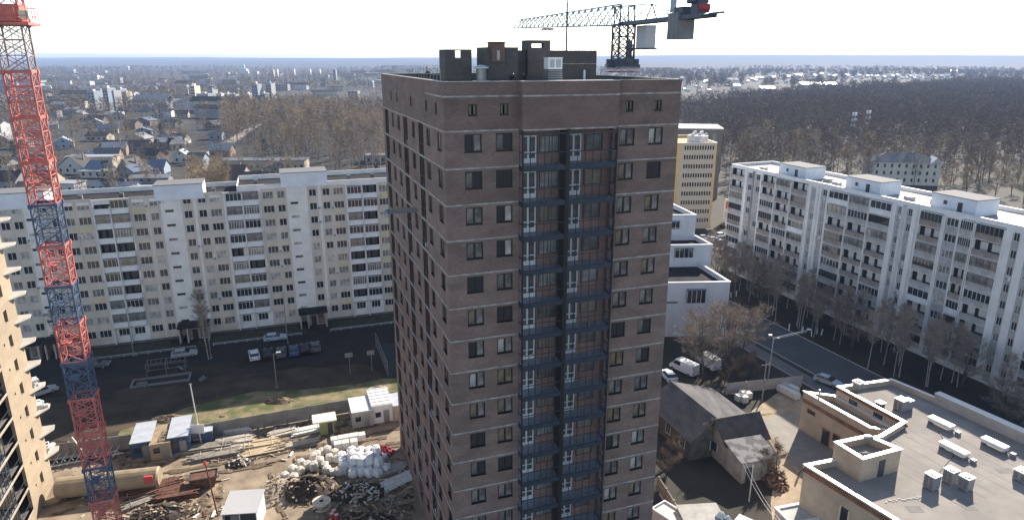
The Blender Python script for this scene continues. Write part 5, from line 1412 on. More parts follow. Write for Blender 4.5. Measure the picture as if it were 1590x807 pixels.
t = thing('waste_skip', 'rusty brown waste skip beside the red-tipped pole', 'skip', pt(318, 752, .03), GA)
mb = M(); mb.slab([(-1.5, -.9, 1.4), (1.5, -.9, 1.4), (1.5, .9, 1.4), (-1.5, .9, 1.4)], .02); mb.hexa([(-1.2, -.8, 0), (1.2, -.8, 0), (1.2, .8, 0), (-1.2, .8, 0), (-1.6, -.95, 1.38), (1.6, -.95, 1.38), (1.6, .95, 1.38), (-1.6, .95, 1.38)]); mb.build('tub', rusty, t)
mb = M(); mb.rim([(-1.65, -1), (1.65, -1), (1.65, 1), (-1.65, 1)], .1, 1.4, 1.52); mb.build('rim', dark_steel, t)
t = thing('cable_drum', 'pale wooden cable drum lying flat on the churned ground', 'cable drum', pt(500, 786, .06), 0)
mb = M(); 
for z0, z1 in ((0, .1), (.72, .84)): mb.lathe((0, 0, 0), [(1.1, z0), (1.1, z1)], 26)
mb.build('flange', mat('pale_drum_wood', (.62, .55, .45), .8, var=.12, scale=2), t)
mb = M(); mb.lathe((0, 0, .1), [(.8, 0), (.8, .62)], 18); mb.build('core', timber, t)
mb = M(); mb.lathe((0, 0, .842), [(.26, 0), (.26, .01)], 14); mb.build('axle_hole', dark_in, t)
t = thing('site_kiosk', 'little kiosk with a cream roof and yellow-green front by the fence', 'kiosk', pt(508, 670, .03), GA)
mb = M(); mb.box(-1, 1, -.8, .9, 0, 2.2); mb.build('wall', mat('olive_panel', (.30, .32, .12), .7, var=.15, scale=1), t)
mb = M(); mb.box(-1.9, 1.4, -1.2, 1.3, 2.2, 2.38); mb.build('roof', mat('cream_sheet', (.70, .66, .56), .6), t)
mb = M(); mb.box(.1, .8, -.83, -.8, 0, 1.9); mb.build('door', dark_steel, t)
t = thing('site_pole', 'dark leaning pole with a red top in front of the rusty skip', 'pole', pt(338, 800, .03), 0)
a = pt(338, 800, 0); b = pt(321, 712, 6.2); b = Vector((a.x-.9, a.y+.6, 6.8))
mb = M(); mb.tube((0, 0, 0), b-a, .09, .07, n=8); mb.build('shaft', rusty, t)
mb = M(); e = b-a; mb.tube(e*.94, e*1.02, .13, n=8); mb.rbox(tuple(e*.97), .3, .3, .25); mb.build('lamp_head', mat('red_label', (.5, .08, .07), .6), t)
t = thing('lamp_post', 'tall thin white post with a small white board at its foot beside the blue cabins', 'lamp post', pt(313, 690, 0), 0)
mb = M(); mb.tube((0, 0, 0), (-.45, .2, 9.2), .10, .07, n=8); mb.build('shaft', mat('white_post', (.72, .72, .72), .5), t)
mb = M(); mb.rbox((-.2, -.15, 1.9), 1.9, .06, 1.35, .05); mb.build('board', white_paint, t)
mb = M(); mb.rbox((-.45, .2, 9.2), .35, .22, .12); mb.build('lamp_head', steel_grey, t)
for k, (u, v) in enumerate([(516, 806), (523, 808), (519, 801)]):
    t = thing('oil_drum', 'red oil drum near the cable drum', 'drum', pt(u, v, .05), 0, 'red drums')
    mb = M(); mb.lathe((0, 0, 0), [(.29, 0), (.29, .28), (.31, .3), (.29, .32), (.29, .58), (.31, .6), (.29, .62), (.29, .88)], 14); mb.build('body', mat('red_drum', (.42, .05, .05), .5, var=.2, scale=2), t)
    mb = M(); mb.lathe((0, 0, .88), [(.27, 0), (.27, .02)], 14); mb.build('lid', mat('pale_lid', (.6, .45, .4), .5), t)
def heap(name, u, v, rx, ry, h, label, m, cat, seed, n=60, rot=0, piece=.5):
    """pile: an uneven mound with loose pieces, one mesh"""
    c = pt(u, v, .02); rg = random.Random(seed); mb = M(); N = 22; K = 6
    i0 = 0
    for j in range(K+1):
        r = 1-j/K
        for k in range(N):
            a = 2*PI*k/N; z = h*(1-r**1.6)*(1+rg.uniform(-.25, .25))
            rr = r*(1+rg.uniform(-.12, .12)); mb.v.append((rr*rx*math.cos(a), rr*ry*math.sin(a), max(0, z) if j else 0))
    for j in range(K):
        for k in range(N): mb.f.append((j*N+k, j*N+(k+1) % N, (j+1)*N+(k+1) % N, (j+1)*N+k)); mb.m.append(0)
    mb.f.append(tuple(K*N+k for k in range(N))); mb.m.append(0)
    for k in range(n):
        a = rg.random()*2*PI; r = rg.random()**.5*.95; z = h*(1-r**1.6)
        mb.rbox((r*rx*math.cos(a), r*ry*math.sin(a), z-.05), piece*rg.uniform(.4, 2.4), piece*rg.uniform(.15, .5), piece*rg.uniform(.1, .35), rg.random()*3, rg.choice([0, 1, 1, 2]), rg.uniform(-.4, .4))
    tag(mb.build(name, m, loc=c, rot=rot), label, cat, None)
deb = [mat('dark_soil', (.06, .045, .035), .95, var=.3, scale=1), timber, mat('pale_debris', (.42, .36, .28), .9)]
heap('debris_heap', 478, 760, 4.2, 3.0, 1.6, 'dark heap of soil and scrap wood in front of the cream bag row', deb, 'debris heap', 1, 90)
heap('debris_heap', 432, 762, 2.6, 3.4, .9, 'pale rubble strip between the corrugated shed and the dark heap', [mat('rubble', (.30, .25, .20), .95, var=.3, scale=1), timber, deb[2]], 'debris heap', 2, 80)
heap('debris_heap', 555, 765, 4.0, 2.2, .7, 'scattered boards and rubble just below the white bag heap', [deb[0], deb[2], mat('white_block', (.68, .66, .63), .8)], 'debris heap', 3, 120)
heap('debris_heap', 255, 795, 4.2, 2.0, .8, 'brown rubble heap at the bottom edge left of the shed', [deb[0], timber, deb[2]], 'debris heap', 5, 120)
heap('debris_heap', 560, 808, 4.5, 1.6, .6, 'rubble at the bottom edge beside the red drums', [deb[0], timber, deb[2]], 'debris heap', 6, 80)
heap('soil_heap', 262, 650, 2.8, 1.4, .5, 'low brown soil mound on the grass verge left of the lamp post', [mat('verge_soil', (.16, .12, .08), .95, var=.3, scale=1)]*3, 'soil heap', 7, 10, piece=.3)
heap('soil_heap', 432, 622, 2.4, 1.2, .6, 'small soil mound on the green part of the grass verge', [mat('verge_soil', (.16, .12, .08), .95)]*3, 'soil heap', 8, 10, piece=.3)
heap('soil_heap', 588, 603, 1.6, 1.0, .4, 'pale sand mound on the verge beside the tower edge', [mat('pale_debris', (.42, .36, .28), .9)]*3, 'soil heap', 10, 8, piece=.3)
heap('tarp_heap', 596, 702, 1.6, 1.2, .9, 'crumpled crimson tarpaulin between the bags and the tower', [mat('crimson_tarp', (.30, .04, .06), .7, var=.2, scale=2)]*2+[rusty], 'tarpaulin', 9, 14, piece=.6)
heap('pipe_rack', 372, 720, 1.8, 1.2, .5, 'bundle of short pale rods sticking up behind the corrugated shed', [deb[0], deb[2], mat('white_tube', (.62, .62, .62), .5)], 'rod bundle', 13, 40, piece=.5)
# leaning sheets at the foot of the tower
bl = mat('blue_grey_sheet', (.10, .14, .20), .6, var=.25, scale=1)
for k in range(5):
    c = tw(-1.6-k*.45, 8.5-k*1.5); mb = M()
    mb.slab([(-1.5, 0, 2.6), (.9, 0, .1), (.9, 2.6, .1), (-1.5, 2.6, 2.4)][::1], .06)
    for i in range(3): mb.tube((.9, .2+i, .15), (-1.5, .2+i, 2.65), .05)
    tag(mb.build('formwork_sheet', bl, loc=(c.x, c.y, .05), rot=GA+PI), 'blue-grey formwork sheet leaning at the foot of the tower', 'formwork sheet', 'formwork sheets by the tower')
# small loose pieces all over the site
def litter(name, region, n, mats, seed, smin=.15, smax=.9):
    rg = random.Random(seed); mb = M()
    for k in range(n):
        u0, v0, u1, v1 = rg.choice(region); q = pt(rg.uniform(u0, u1), rg.uniform(v0, v1), 0)
        L = rg.uniform(smin, smax)
        mb.rbox((q.x, q.y, .05), L*rg.uniform(.6, 2.6), L*rg.uniform(.15, .6), L*rg.uniform(.1, .4), rg.random()*PI, rg.randrange(len(mats)))
    tag(mb.build(name, mats), 'loose boards, stones and scrap strewn over the site ground', 'rubble', kind='stuff')
litter('rubble', [(110, 735, 350, 807), (190, 770, 345, 840), (420, 730, 640, 830), (330, 690, 620, 720), (330, 665, 540, 690), (545, 740, 640, 800)], 620, [timber, timber_g, deb[2], deb[0], mat('white_block', (.68, .66, .63), .8), rusty], 31, .12, .6)

# ------------------------------------------------------------------ vehicles
tyre = mat('tyre_rubber', (.02, .02, .02), .8); lampw = mat('headlight_lens', (.7, .7, .7), .1); lampr = mat('tail_light_lens', (.35, .02, .02), .2)
def car_proto(name, bodym, kind='hatch'):
    t = thing(name, '', 'car')
    L, W_, Hh = (4.3, 1.75, 1.45) if kind != 'van' else (5.2, 1.95, 2.2)
    if kind == 'van': prof = [(-L/2, .35), (-L/2, 1.2), (-L/2+.1, 2.1), (-L/2+.35, 2.2), (1.35, 2.2), (1.95, 1.35), (L/2-.08, 1.0), (L/2, .6), (L/2, .35)]
    else: prof = [(-L/2, .35), (-L/2, .85), (-L/2+.12, .98), (-L/2+.45, 1.0), (L/2-1.35, .98), (L/2-.25, .80), (L/2, .62), (L/2, .35)]
    def body(prof, w, wtop=None):
        mb = M(); n = len(prof); wt = wtop or w
        zs = max(p[1] for p in prof)
        L_ = [(x, -w/2*(1 if z < 1.05 else .9), z) for x, z in prof]; R_ = [(x, w/2*(1 if z < 1.05 else .9), z) for x, z in prof]
        mb.v = L_+R_; mb.f.append(tuple(range(n))); mb.f.append(tuple(reversed(range(n, 2*n))))
        for i in range(n): j = (i+1) % n; mb.f.append((j, i, n+i, n+j))
        mb.m = [0]*len(mb.f); return mb
    mb = body(prof, W_)
    if kind != 'van':
        z0, z1 = .97, Hh; xs = (-L/2+.25, L/2-1.25); xt = (-L/2+.75, L/2-2.0)
        cab = M(); cab.hexa([(xs[0], -W_/2+.08, z0), (xs[1], -W_/2+.08, z0), (xs[1], W_/2-.08, z0), (xs[0], W_/2-.08, z0), (xt[0], -W_/2+.25, z1-.05), (xt[1], -W_/2+.25, z1-.05), (xt[1], W_/2-.25, z1-.05), (xt[0], W_/2-.25, z1-.05)])
        ro = M(); ro.hexa([(xt[0]-.05, -W_/2+.24, z1-.05), (xt[1]+.05, -W_/2+.24, z1-.05), (xt[1]+.05, W_/2-.24, z1-.05), (xt[0]-.05, W_/2-.24, z1-.05), (xt[0]+.1, -W_/2+.32, z1+.02), (xt[1]-.1, -W_/2+.32, z1+.02), (xt[1]-.1, W_/2-.32, z1+.02), (xt[0]+.1, W_/2-.32, z1+.02)])
        mb.add(ro, Matrix.Identity(4))
        for s in (-1, 1): mb.tube((xs[0]+1.5, s*(W_/2-.09), z0), (xt[0]+1.2, s*(W_/2-.25), z1-.03), .035)
    else:
        cab = M(); cab.hexa([(.2, -W_/2-.0, 1.35), (1.75, -W_/2, 1.35), (1.75, W_/2, 1.35), (.2, W_/2, 1.35), (.2, -W_/2+.07, 2.0), (1.3, -W_/2+.07, 2.0), (1.3, W_/2-.07, 2.0), (.2, W_/2-.07, 2.0)])
        cab.slab([(1.42, -.8, 2.13), (1.42, .8, 2.13), (1.97, .85, 1.40), (1.97, -.85, 1.40)], -.03)
    b = mb.build('body', bodym, t)
    bv_ = b.modifiers.new('b', 'BEVEL'); bv_.width = .06; bv_.segments = 2; bv_.limit_method = 'ANGLE'
    cab.build('windows', glass_dark, t)
    for x in (-L/2+.85, L/2-.85):
        for s in (-1, 1):
            w = M(); w.lathe((0, 0, 0), [(.32, 0), (.32, .2)], 16); w.xform(Matrix.Translation((x, s*(W_/2-.1)-.1, .32)) @ Matrix.Rotation(-PI/2, 4, 'X')); ww = w.build('wheel', tyre, t)
            r = M(); r.lathe((0, 0, 0), [(.18, 0), (.18, .22)], 10); r.xform(Matrix.Translation((x, s*(W_/2-.1)-.11, .32)) @ Matrix.Rotation(-PI/2, 4, 'X')); r.build('rim', steel_grey, ww)
    for s in (-1, 1):
        h = M(); h.rbox((L/2-.03, s*(W_/2-.3), .62), .1, .35, .15); h.build('headlight', lampw, t)
        h = M(); h.rbox((-L/2+.02, s*(W_/2-.25), .72), .08, .3, .18); h.build('tail_light', lampr, t)
    return t
paints = {n: mat('car_paint_'+n, c, .3, metal=.1) for n, c in dict(white=(.75, .76, .78), silver=(.42, .44, .46), black=(.02, .02, .025), grey=(.12, .125, .135), blue=(.07, .12, .22), red=(.25, .03, .03), lightblue=(.45, .53, .62)).items()}
protos = {}
def car(u, v, rot, paint, label, kind='hatch', group='parked cars', z=.03):
    key = (paint, kind)
    if key not in protos:
        protos[key] = t = car_proto('parked_car' if kind != 'van' else 'parked_van', paints[paint], kind)
    else: t = copy_tree(protos[key])
    t.location = pt(u, v, z); t.rotation_euler = (0, 0, rot); tag(t, label, 'car' if kind != 'van' else 'van', group)
    return t
car(395, 555, GA+PI/2+.1, 'white', 'white car parked alone nose-out in the shaded yard left of the dark row')
car(287, 553, GA+.05, 'silver', 'silver car on the yard drive near the left entrance porch')
car(428, 528, GA, 'lightblue', 'pale blue car parked along the white kerb under the long block')
car(66, 612, GA+.55, 'silver', 'silver car at far left beside the cream building')
car(134, 571, GA, 'blue', 'blue-grey car seen through the crane mast')
car(150, 570, GA-.1, 'grey', 'grey car just right of the crane mast on the yard drive')
for k, (u, v) in enumerate([(417, 553), (437, 551), (457, 548), (474, 545), (490, 542)]):
    car(u, v, GA+PI/2, ['black', 'grey', 'blue', 'black', 'grey'][k], ['black car first beside the lone white car in the shaded row', 'dark grey car second in the shaded row of five', 'dark blue car in the middle of the shaded row of five', 'black car fourth in the shaded row, next to the last', 'dark grey car last in the shaded row, nearest the sports court'][k])
car(1037, 587, R(100), 'white', 'white car showing past the right edge of the brown tower')
car(1062, 577, R(125), 'white', 'white van behind the old house roof near the bare tree', 'van', 'vans by the old house')
car(1099, 568, R(110), 'white', 'white van half hidden by the twigs of the big bare tree', 'van', 'vans by the old house')
car(1285, 596, R(-50), 'lightblue', 'pale blue car on the road behind the flat-roofed building')
car(1553, 600, R(-62), 'grey', 'grey car before the right block, left one of the pair')
car(1580, 609, R(-62), 'silver', 'silver car before the right block, right one of the pair')
for k, (u, v, p) in enumerate([(1094, 372, 'silver'), (1108, 375, 'white'), (1120, 368, 'white'), (1100, 362, 'black'), (1117, 379, 'grey'), (1126, 352, 'black')]):
    car(u, v, R(10+k*7), p, ['silver car leftmost in the lot below the yellow block', 'white car at the front of the lot below the yellow block', 'white car at the right of the lot below the yellow block', 'black car nearest the wall of the yellow block', 'grey car foremost in the lot below the yellow block', 'black car beside the red and white billboard'][k], group='cars below the yellow block')
# two excavators beyond the long block
for k, (u, v, r) in enumerate([(556, 268, .3), (583, 269, .6)]):
    t = thing('excavator', ['dark excavator with raised arm on the sandy lot, left one', 'dark excavator with raised arm on the sandy lot, right one beside the tower'][k], 'excavator', pt(u, v, .5), r, 'excavators')
    mb = M(); mb.box(-2, 2, -1.6, -1, 0, .9); mb.box(-2, 2, 1, 1.6, 0, .9); mb.build('track', tyre, t)
    mb = M(); mb.box(-2.2, 1.2, -1.4, 1.4, 1.0, 2.3); mb.build('body', mat('dark_yellow_machine', (.22, .14, .05), .6), t)
    mb = M(); mb.box(.2, 1.5, .3, 1.3, 2.3, 3.6); mb.build('cab', glass_dark, t)
    mb = M(); mb.tube((1.2, 0, 1.8), (4.2, 0, 5.0), .35, .25); mb.tube((4.2, 0, 5.0), (6.5, 0, 2.6), .25, .2); mb.rbox((6.5, 0, 1.6), 1, 1.2, 1.1); mb.build('boom', MATS['dark_yellow_machine'], t)

# ------------------------------------------------------------------ yard furniture
def yard_edge(s0, s1, d, label):
    mb = M(); L = s1-s0
    for i in range(int(L/2)+1): mb.tube((i*2, 0, 0), (i*2, 0, .55), .035)
    mb.tube((0, 0, .55), (L, 0, .55), .04); mb.tube((0, 0, .3), (L, 0, .3), .03)
    q = lb(s0, d); tag(mb.build('garden_rail', mat('white_garden_rail', (.66, .68, .72), .5), loc=(q[0], q[1], .02), rot=GA), label, 'rail')
yard_edge(-42, -22, 6.3, 'low white garden rail along the drive left of the middle porch')
yard_edge(-19, -3, 6.3, 'low white garden rail along the drive beside the pale blue car')
yard_edge(2.5, 16, 6.3, 'low white garden rail right of the porch, ending near the tower')
mb = M()
hedge = mat('dark_garden_soil', (.03, .032, .024), .95, col2=(.075, .07, .045), scale=.8, coords='World', bump=.5)
for s0, s1 in ((-42, -27), (-22, -2), (3, 20)): sheet('front_garden', [lb(s0, .6), lb(s1, .6), lb(s1, 6.1), lb(s0, 6.1)], .04, hedge)
def lamp(u, v, h, label, arm=0.0, m=steel_grey, ang=0, cat='street lamp', name='street_lamp'):
    t = thing(name, label, cat, pt(u, v, 0), ang)
    mb = M(); mb.tube((0, 0, 0), (0, 0, h), .10, .06, n=8); mb.box(-.2, .2, -.2, .2, 0, .25); mb.build('post', m, t)
    mb = M(); mb.tube((0, 0, h), (arm or .8, 0, h+.3), .05); mb.build('arm', m, t)
    mb = M(); mb.rbox((arm or .8, 0, h+.24), .7, .28, .14); mb.build('lamp_head', mat('lamp_housing', (.6, .6, .62), .4), t)
    return t
lamp(328, 556, 11, 'tall grey street lamp in the yard right of the left porch', ang=-.3)
lamp(447, 533, 10, 'street lamp on the yard drive beside the pale blue car', ang=.5)
lamp(208, 552, 9, 'street lamp on the yard drive near the crane mast', ang=.5)
lamp(430, 602, 6, 'short white-topped lamp post in the dark yard below the car row', ang=.2)
# playground frame
t = thing('climbing_frame', 'dark metal climbing frame and sandpit in the shaded yard', 'climbing frame', pt(260, 577, 0), GA)
mb = M(); w = mat('pale_tube', (.20, .205, .22), .6)
for x in (-3, 0, 3):
    for y in (-1, 1): mb.tube((x, y, 0), (x, y, 2.2), .06)
for y in (-1, 1): mb.tube((-3, y, 2.2), (3, y, 2.2), .05); mb.tube((-3, y, 1.1), (3, y, 1.1), .04)
for i in range(9): mb.tube((-3+i*.75, -1, 2.2), (-3+i*.75, 1, 2.2), .03)
mb.build('frame', w, t)
mb = M(); mb.rim([(-5, -5), (4, -5), (4, -2), (-5, -2)], .25, 0, .35); mb.build('sandpit', w, t)
# sports court fence and goals
t = thing('court_fence', 'thin wire fence around the shaded sports court', 'fence', (*lb(10, 16), 0), GA)
mb = M()
for (x0, y0, x1, y1) in ((0, 0, 0, -14), (12.5, 0, 12.5, -14)):
    for i in range(6): mb.tube((x0, y0+(y1-y0)*i/5, 0), (x0, y0+(y1-y0)*i/5, 2.6), .05)
    for z in (.1, 1.3, 2.6): mb.tube((x0, y0, z), (x1, y1, z), .045)
    for i in range(24): mb.tube((x0, y0+(y1-y0)*i/24, .1), (x0, y0+(y1-y0)*(i+1)/24, 2.6), .014)
mb.build('wire_panel', steel_grey, t)
for k, (u, v) in enumerate([(544, 580), (578, 576)]):
    t = thing('basketball_stand', ['basketball stand at the front of the sports court, left one', 'basketball stand at the front of the sports court, right one'][k], 'basketball stand', pt(u, v, 0), GA)
    mb = M(); mb.tube((0, 0, 0), (0, 0, 3.0), .07); mb.tube((0, 0, 3.0), (0, .7, 3.1), .05); mb.build('post', w, t)
    mb = M(); mb.rbox((0, .7, 2.8), 1.3, .05, .8); mb.build('backboard', w, t)
    mb = M(); 
    for i in range(10): a, b = 2*PI*i/10, 2*PI*(i+1)/10; mb.tube((.22*math.cos(a), 1+.22*math.sin(a), 3.0), (.22*math.cos(b), 1+.22*math.sin(b), 3.0), .015)
    mb.build('hoop', MATS['red_label'], t)
for k, (u, v) in enumerate([(221, 601), (316, 592), (282, 575)]):
    t = thing('bench', ['pale bench in the dark yard left of the lamp post', 'pale bench in the dark yard right of the climbing frame', 'pale bench beside the climbing frame'][k], 'bench', pt(u, v, 0), .4+k)
    mb = M(); 
    for i in range(3): mb.box(-.8, .8, -.22+i*.15, -.1+i*.15, .42, .46)
    mb.build('seat', w, t); mb = M(); mb.box(-.8, .8, .24, .28, .5, .85); mb.build('backrest', w, t)
    for x in (-.7, .7): mb = M(); mb.box(x-.04, x+.04, -.2, .25, 0, .42); mb.build('leg', dark_steel, t)
# right-hand road: the twin-arm lamp, poles
t = thing('street_lamp', 'street lamp with one very long pale arm reaching over the road', 'street lamp', pt(1192, 592, 0), 0)
mb = M(); mb.tube((0, 0, 0), (.15, 0, 7.9), .14, .09, n=8); mb.build('post', mat('grey_post', (.35, .34, .33), .6), t)
mb = M(); e1 = pt(1276, 527, 8.3)-pt(1192, 592, 0); e1 = Vector((6.9, 2.4, 8.35)); mb.tube((.15, 0, 7.9), e1, .05, n=6); mb.tube((.15, 0, 7.7), (6.5, 2.3, 8.0), .03, n=6); mb.build('long_arm', mat('pale_arm', (.6, .6, .6), .5), t)
mb = M(); mb.rbox(tuple(e1), .6, .3, .18); mb.rbox((.9, .2, 7.75), .5, .25, .14); mb.build('lamp_head', mat('lamp_housing', (.6, .6, .62), .4), t)
mb = M(); mb.tube((.15, 0, 7.9), (-.5, -.3, 8.5), .04); mb.rbox((-.6, -.35, 8.45), .55, .28, .2); mb.build('short_lamp', mat('white_lamp', (.8, .8, .8), .4), t)
t = thing('utility_pole', 'thin grey utility pole with a crossarm by the pale concrete wall', 'utility pole', pt(1183, 622, 0), .3)
mb = M(); mb.tube((0, 0, 0), (0, 0, 6.5), .12, .09, n=8); mb.build('post', timber_g, t)
mb = M(); mb.tube((-.8, 0, 6.2), (.8, 0, 6.2), .05); 
for x in (-.7, 0, .7): mb.tube((x, 0, 6.2), (x, 0, 6.45), .04)
mb.build('crossarm', timber_g, t)
t = thing('utility_pole', 'pale utility pole standing before the shed with the patched roof', 'utility pole', pt(1163, 778, 0), .3)
mb = M(); mb.tube((0, 0, 0), (0, 0, 5.0), .09, .07, n=8); mb.build('post', mat('pale_pole', (.5, .48, .45), .8), t)
# billboard by the yellow block
t = thing('billboard', 'white and red sign panel beside the yellow block', 'billboard', pt(1129, 345, 0), R(-5))
mb = M(); mb.box(-1.3, 1.3, -.15, .15, .3, 7.8); mb.build('panel', white_paint, t)
mb = M(); mb.box(-.9, .9, -.18, -.152, 4.6, 7.0); mb.build('red_sign', mat('red_sign', (.6, .05, .04), .5), t)
mb = M(); mb.box(-.9, .9, -.18, -.152, 1.6, 3.8); mb.build('lower_sign', mat('pinkish_sign', (.65, .45, .45), .5), t)

# ------------------------------------------------------------------ old houses right of the tower
gr_roof = mat('grey_slate_sheet_roof', (.15, .148, .15), .9, spec=.1, col2=(.085, .085, .09), scale=.7, coords='World', detail=9, streak=(1, .3, 1)); dk_roof = mat('dark_brown_roof', (.075, .065, .065), .8, var=.25, scale=.8, coords='World')
wl_w = mat('limewashed_wall', (.46, .44, .41), .9, var=.15, scale=.6); wl_g = mat('grey_plaster', (.30, .285, .27), .9, var=.2, scale=.6)
def gable_house(name, label, R0, R1, half, ze, wallm, roofm, over=.4, chim=None, wins=3, th=.12, right=None):
    """ridge from R0 to R1 (same z), eaves half metres to each side at height ze"""
    R0, R1 = Vector(R0), Vector(R1); d = R1-R0; L = math.hypot(d.x, d.y); zr = R0.z; ang = math.atan2(d.y, d.x)
    t = thing(name, label, 'house', (R0.x, R0.y, 0), ang)
    mb = M(); w = half; wr, zer = right or (half, ze)
    mb.prism([(0, -w), (L, -w), (L, wr), (0, wr)], 0, ze)
    for x in (0.0, L): 
        pts = [(x, -w, ze), (x, wr, ze), (x, wr, zer-.05), (x, 0, zr-.1)]
        mb.poly(pts if x > 0 else pts[::-1])
    wo_ = mb.build('wall', wallm, t)
    s = (zr-ze)/w; mb = M(); eo = over
    mb.slab([(-eo, 0, zr), (-eo, -w-eo, ze-s*eo), (L+eo, -w-eo, ze-s*eo), (L+eo, 0, zr)], th); s2 = (zr-zer)/wr; mb.slab([(L+eo, 0, zr), (L+eo, wr+eo, zer-s2*eo), (-eo, wr+eo, zer-s2*eo), (-eo, 0, zr)], th)
    mb.tube((-eo, 0, zr+.02), (L+eo, 0, zr+.02), .09)
    ro = mb.build('roof', roofm, t)
    if chim is not None:
        for cx in chim: mb = M(); mb.box(cx-.3, cx+.3, .3, .9, zr-1.2, zr+.9); mb.box(cx-.36, cx+.36, .24, .96, zr+.9, zr+1.0); mb.build('chimney', mat('chimney_brick', (.3, .2, .16), .9, var=.2, scale=2), ro)
    for k in range(wins):
        x = L*(k+.5)/wins
        for yy in (-w, wr):
            mb = M(); mb.box(x-.5, x+.5, yy-.02, yy+.02, 1.1, min(2.4, ze-.3), 0); mb.box(x-.6, x+.6, yy-.035, yy+.035, .98, 1.1, 1); mb.box(x-.6, x-.5, yy-.035, yy+.035, 1.1, min(2.4, ze-.3), 1); mb.box(x+.5, x+.6, yy-.035, yy+.035, 1.1, min(2.4, ze-.3), 1); mb.box(x-.03, x+.03, yy-.03, yy+.03, 1.1, min(2.4, ze-.3), 1); mb.build('window', [glass_dark, white_frame2], t)
    for x in (0, L):
        mb = M(); mb.box(x-.02, x+.02, -.5, .5, 1.1, 2.3, 0); mb.box(x-.035, x+.035, -.6, -.5, 1.0, 2.4, 1); mb.box(x-.035, x+.035, .5, .6, 1.0, 2.4, 1); mb.build('window', [glass_dark, white_frame2], t)
    return t
r0, r1 = pt(1043, 593, 5.8), pt(1112, 648, 5.8)
gable_house('old_house', 'old house with a long patched grey gable roof just right of the brown tower', r0, r1, 3.7, 3.3, mat('dark_weathered_wall', (.10, .088, .078), .9, var=.3, scale=1), gr_roof, right=(7.2, 3.5))
r0, r1 = pt(1114, 650, 5.9), pt(1176, 639, 5.9)
gable_house('old_house', 'dark-roofed gable wing between the long grey roof and the lean-to shed', (r0.x, r0.y, 5.9), (r1.x, r1.y, 5.9), 2.4, 3.7, wl_g, dk_roof, chim=None, wins=2)
# porch wing with whitewashed wall
t = thing('porch', 'low white-walled annex with two dark windows under the dark roof slope of the old house', 'porch', (0, 0, 0), 0)
p1_, p2_, p3_ = pt(1040, 678, 0), pt(1066, 695, 0), pt(1085, 691, 0); p4_ = p1_+p3_-p2_
PP = ccw([(p.x, p.y) for p in (p1_, p2_, p3_, p4_)])
mb = M(); mb.prism(PP, 0, 2.3); mb.build('wall', wl_w, t)
mb = M(); mb.prism(inset(PP, -.25), 2.3, 2.42); mb.build('roof', dk_roof, t)
for a_, b_, ss in ((p1_, p2_, (.5, 1.7)), (p2_, p3_, (.5,))):
    d_ = (b_-a_).normalized(); Fp = face(a_, d_, (d_.y, -d_.x, 0))
    for x in ss:
        mb = M(); mb.fbox(Fp, x, x+.75, .7, 1.9, 0, .02, 0); mb.fbox(Fp, x-.08, x, .62, 1.98, 0, .05, 1); mb.fbox(Fp, x+.75, x+.83, .62, 1.98, 0, .05, 1); mb.build('window', [glass_dark, white_frame2], t)
# lean-to shed with patched roof
zr = 3.6
A_, B_, C_, D_ = pt(1124, 683, zr+.5), pt(1181, 674, zr+.5), pt(1210, 708, zr-.5), pt(1152, 720, zr-.5)
t = thing('lean_to_shed', 'shed with a sunlit patched sheet-metal lean-to roof in front of the dark gable', 'shed', (0, 0, 0), 0)
mb = M(); mb.slab([D_, C_, B_, A_], .1)
mb.build('roof', mat('patched_sheet_roof', (.27, .265, .265), .9, spec=.15, col2=(.15, .15, .15), scale=.9, coords='World', detail=3, ramp=(.48, .54)), t)
ins = [D_.lerp(B_, .06), C_.lerp(A_, .06), B_.lerp(D_, .06), A_.lerp(C_, .06)]
mb = M(); mb.hexa([(p.x, p.y, 0) for p in ins]+[(p.x, p.y, p.z-.12) for p in ins]); mb.build('wall', wl_g, t)
q = D_.lerp(C_, .12); q2 = D_.lerp(C_, .32)
mb = M(); d_ = (C_-D_).normalized(); n_ = Vector((d_.y, -d_.x, 0)).normalized()
Fq = face((ins[0].x, ins[0].y, 0), Vector((d_.x, d_.y, 0)).normalized(), n_); mb.fbox(Fq, .6, 1.7, 0, 2.2, 0, .03); mb.build('door', dark_steel, t)
mb = M(); mb.fbox(Fq, 2.3, 3.2, .3, 1.8, 0, .03); mb.build('window', glass_mid, t)
# bottom-edge clutter: hoarding, slabs, tarpaulin, white sheds
fence(pt(1022, 762, 0), pt(1070, 840, 0), 'slanting weathered timber hoarding at the foot of the tower, bottom centre', h=2.0, step=2.0, m=timber_g, name='timber_fence')
t = thing('container', 'pale open container with white rails at the bottom beside the tower', 'container', pt(1020, 805, 0), R(-52))
mb = M(); mb.box(0, 5, -1.2, 1.2, .1, 1.9, 0); mb.build('body', mat('pale_container', (.5, .47, .43), .7, var=.1, scale=1), t)
mb = M(); mb.rim([(0, -1.2), (5, -1.2), (5, 1.2), (0, 1.2)], .15, 1.9, 2.1); mb.build('rim', white_paint, t)
t = thing('flat_shed', 'long grey shed with a bright white tarpaulin on top at the bottom edge', 'shed', pt(1062, 838, 0), R(5))
mb = M(); mb.box(0, 4.6, 0, 3, 0, 2.3); mb.build('wall', mat('grey_shed', (.33, .32, .30), .8, var=.15, scale=1), t)
mb = M(); mb.box(-.1, 4.7, -.1, 3.1, 2.3, 2.4); mb.build('roof', mat('grey_shed', (.33, .32, .30), .8), t)
heap('tarp_heap', 1118, 830, 2.2, 1.3, 2.7, 'bright white crumpled tarpaulin over the grey shed at the bottom edge', [mat('white_tarp', (.78, .78, .76), .5, var=.06, scale=1)]*3, 'tarpaulin', 44, 8, piece=.5)
t = thing('tin_shed', 'narrow shed with a pale dented sheet roof under the overhead cables', 'shed', pt(1130, 850, 0), R(-42))
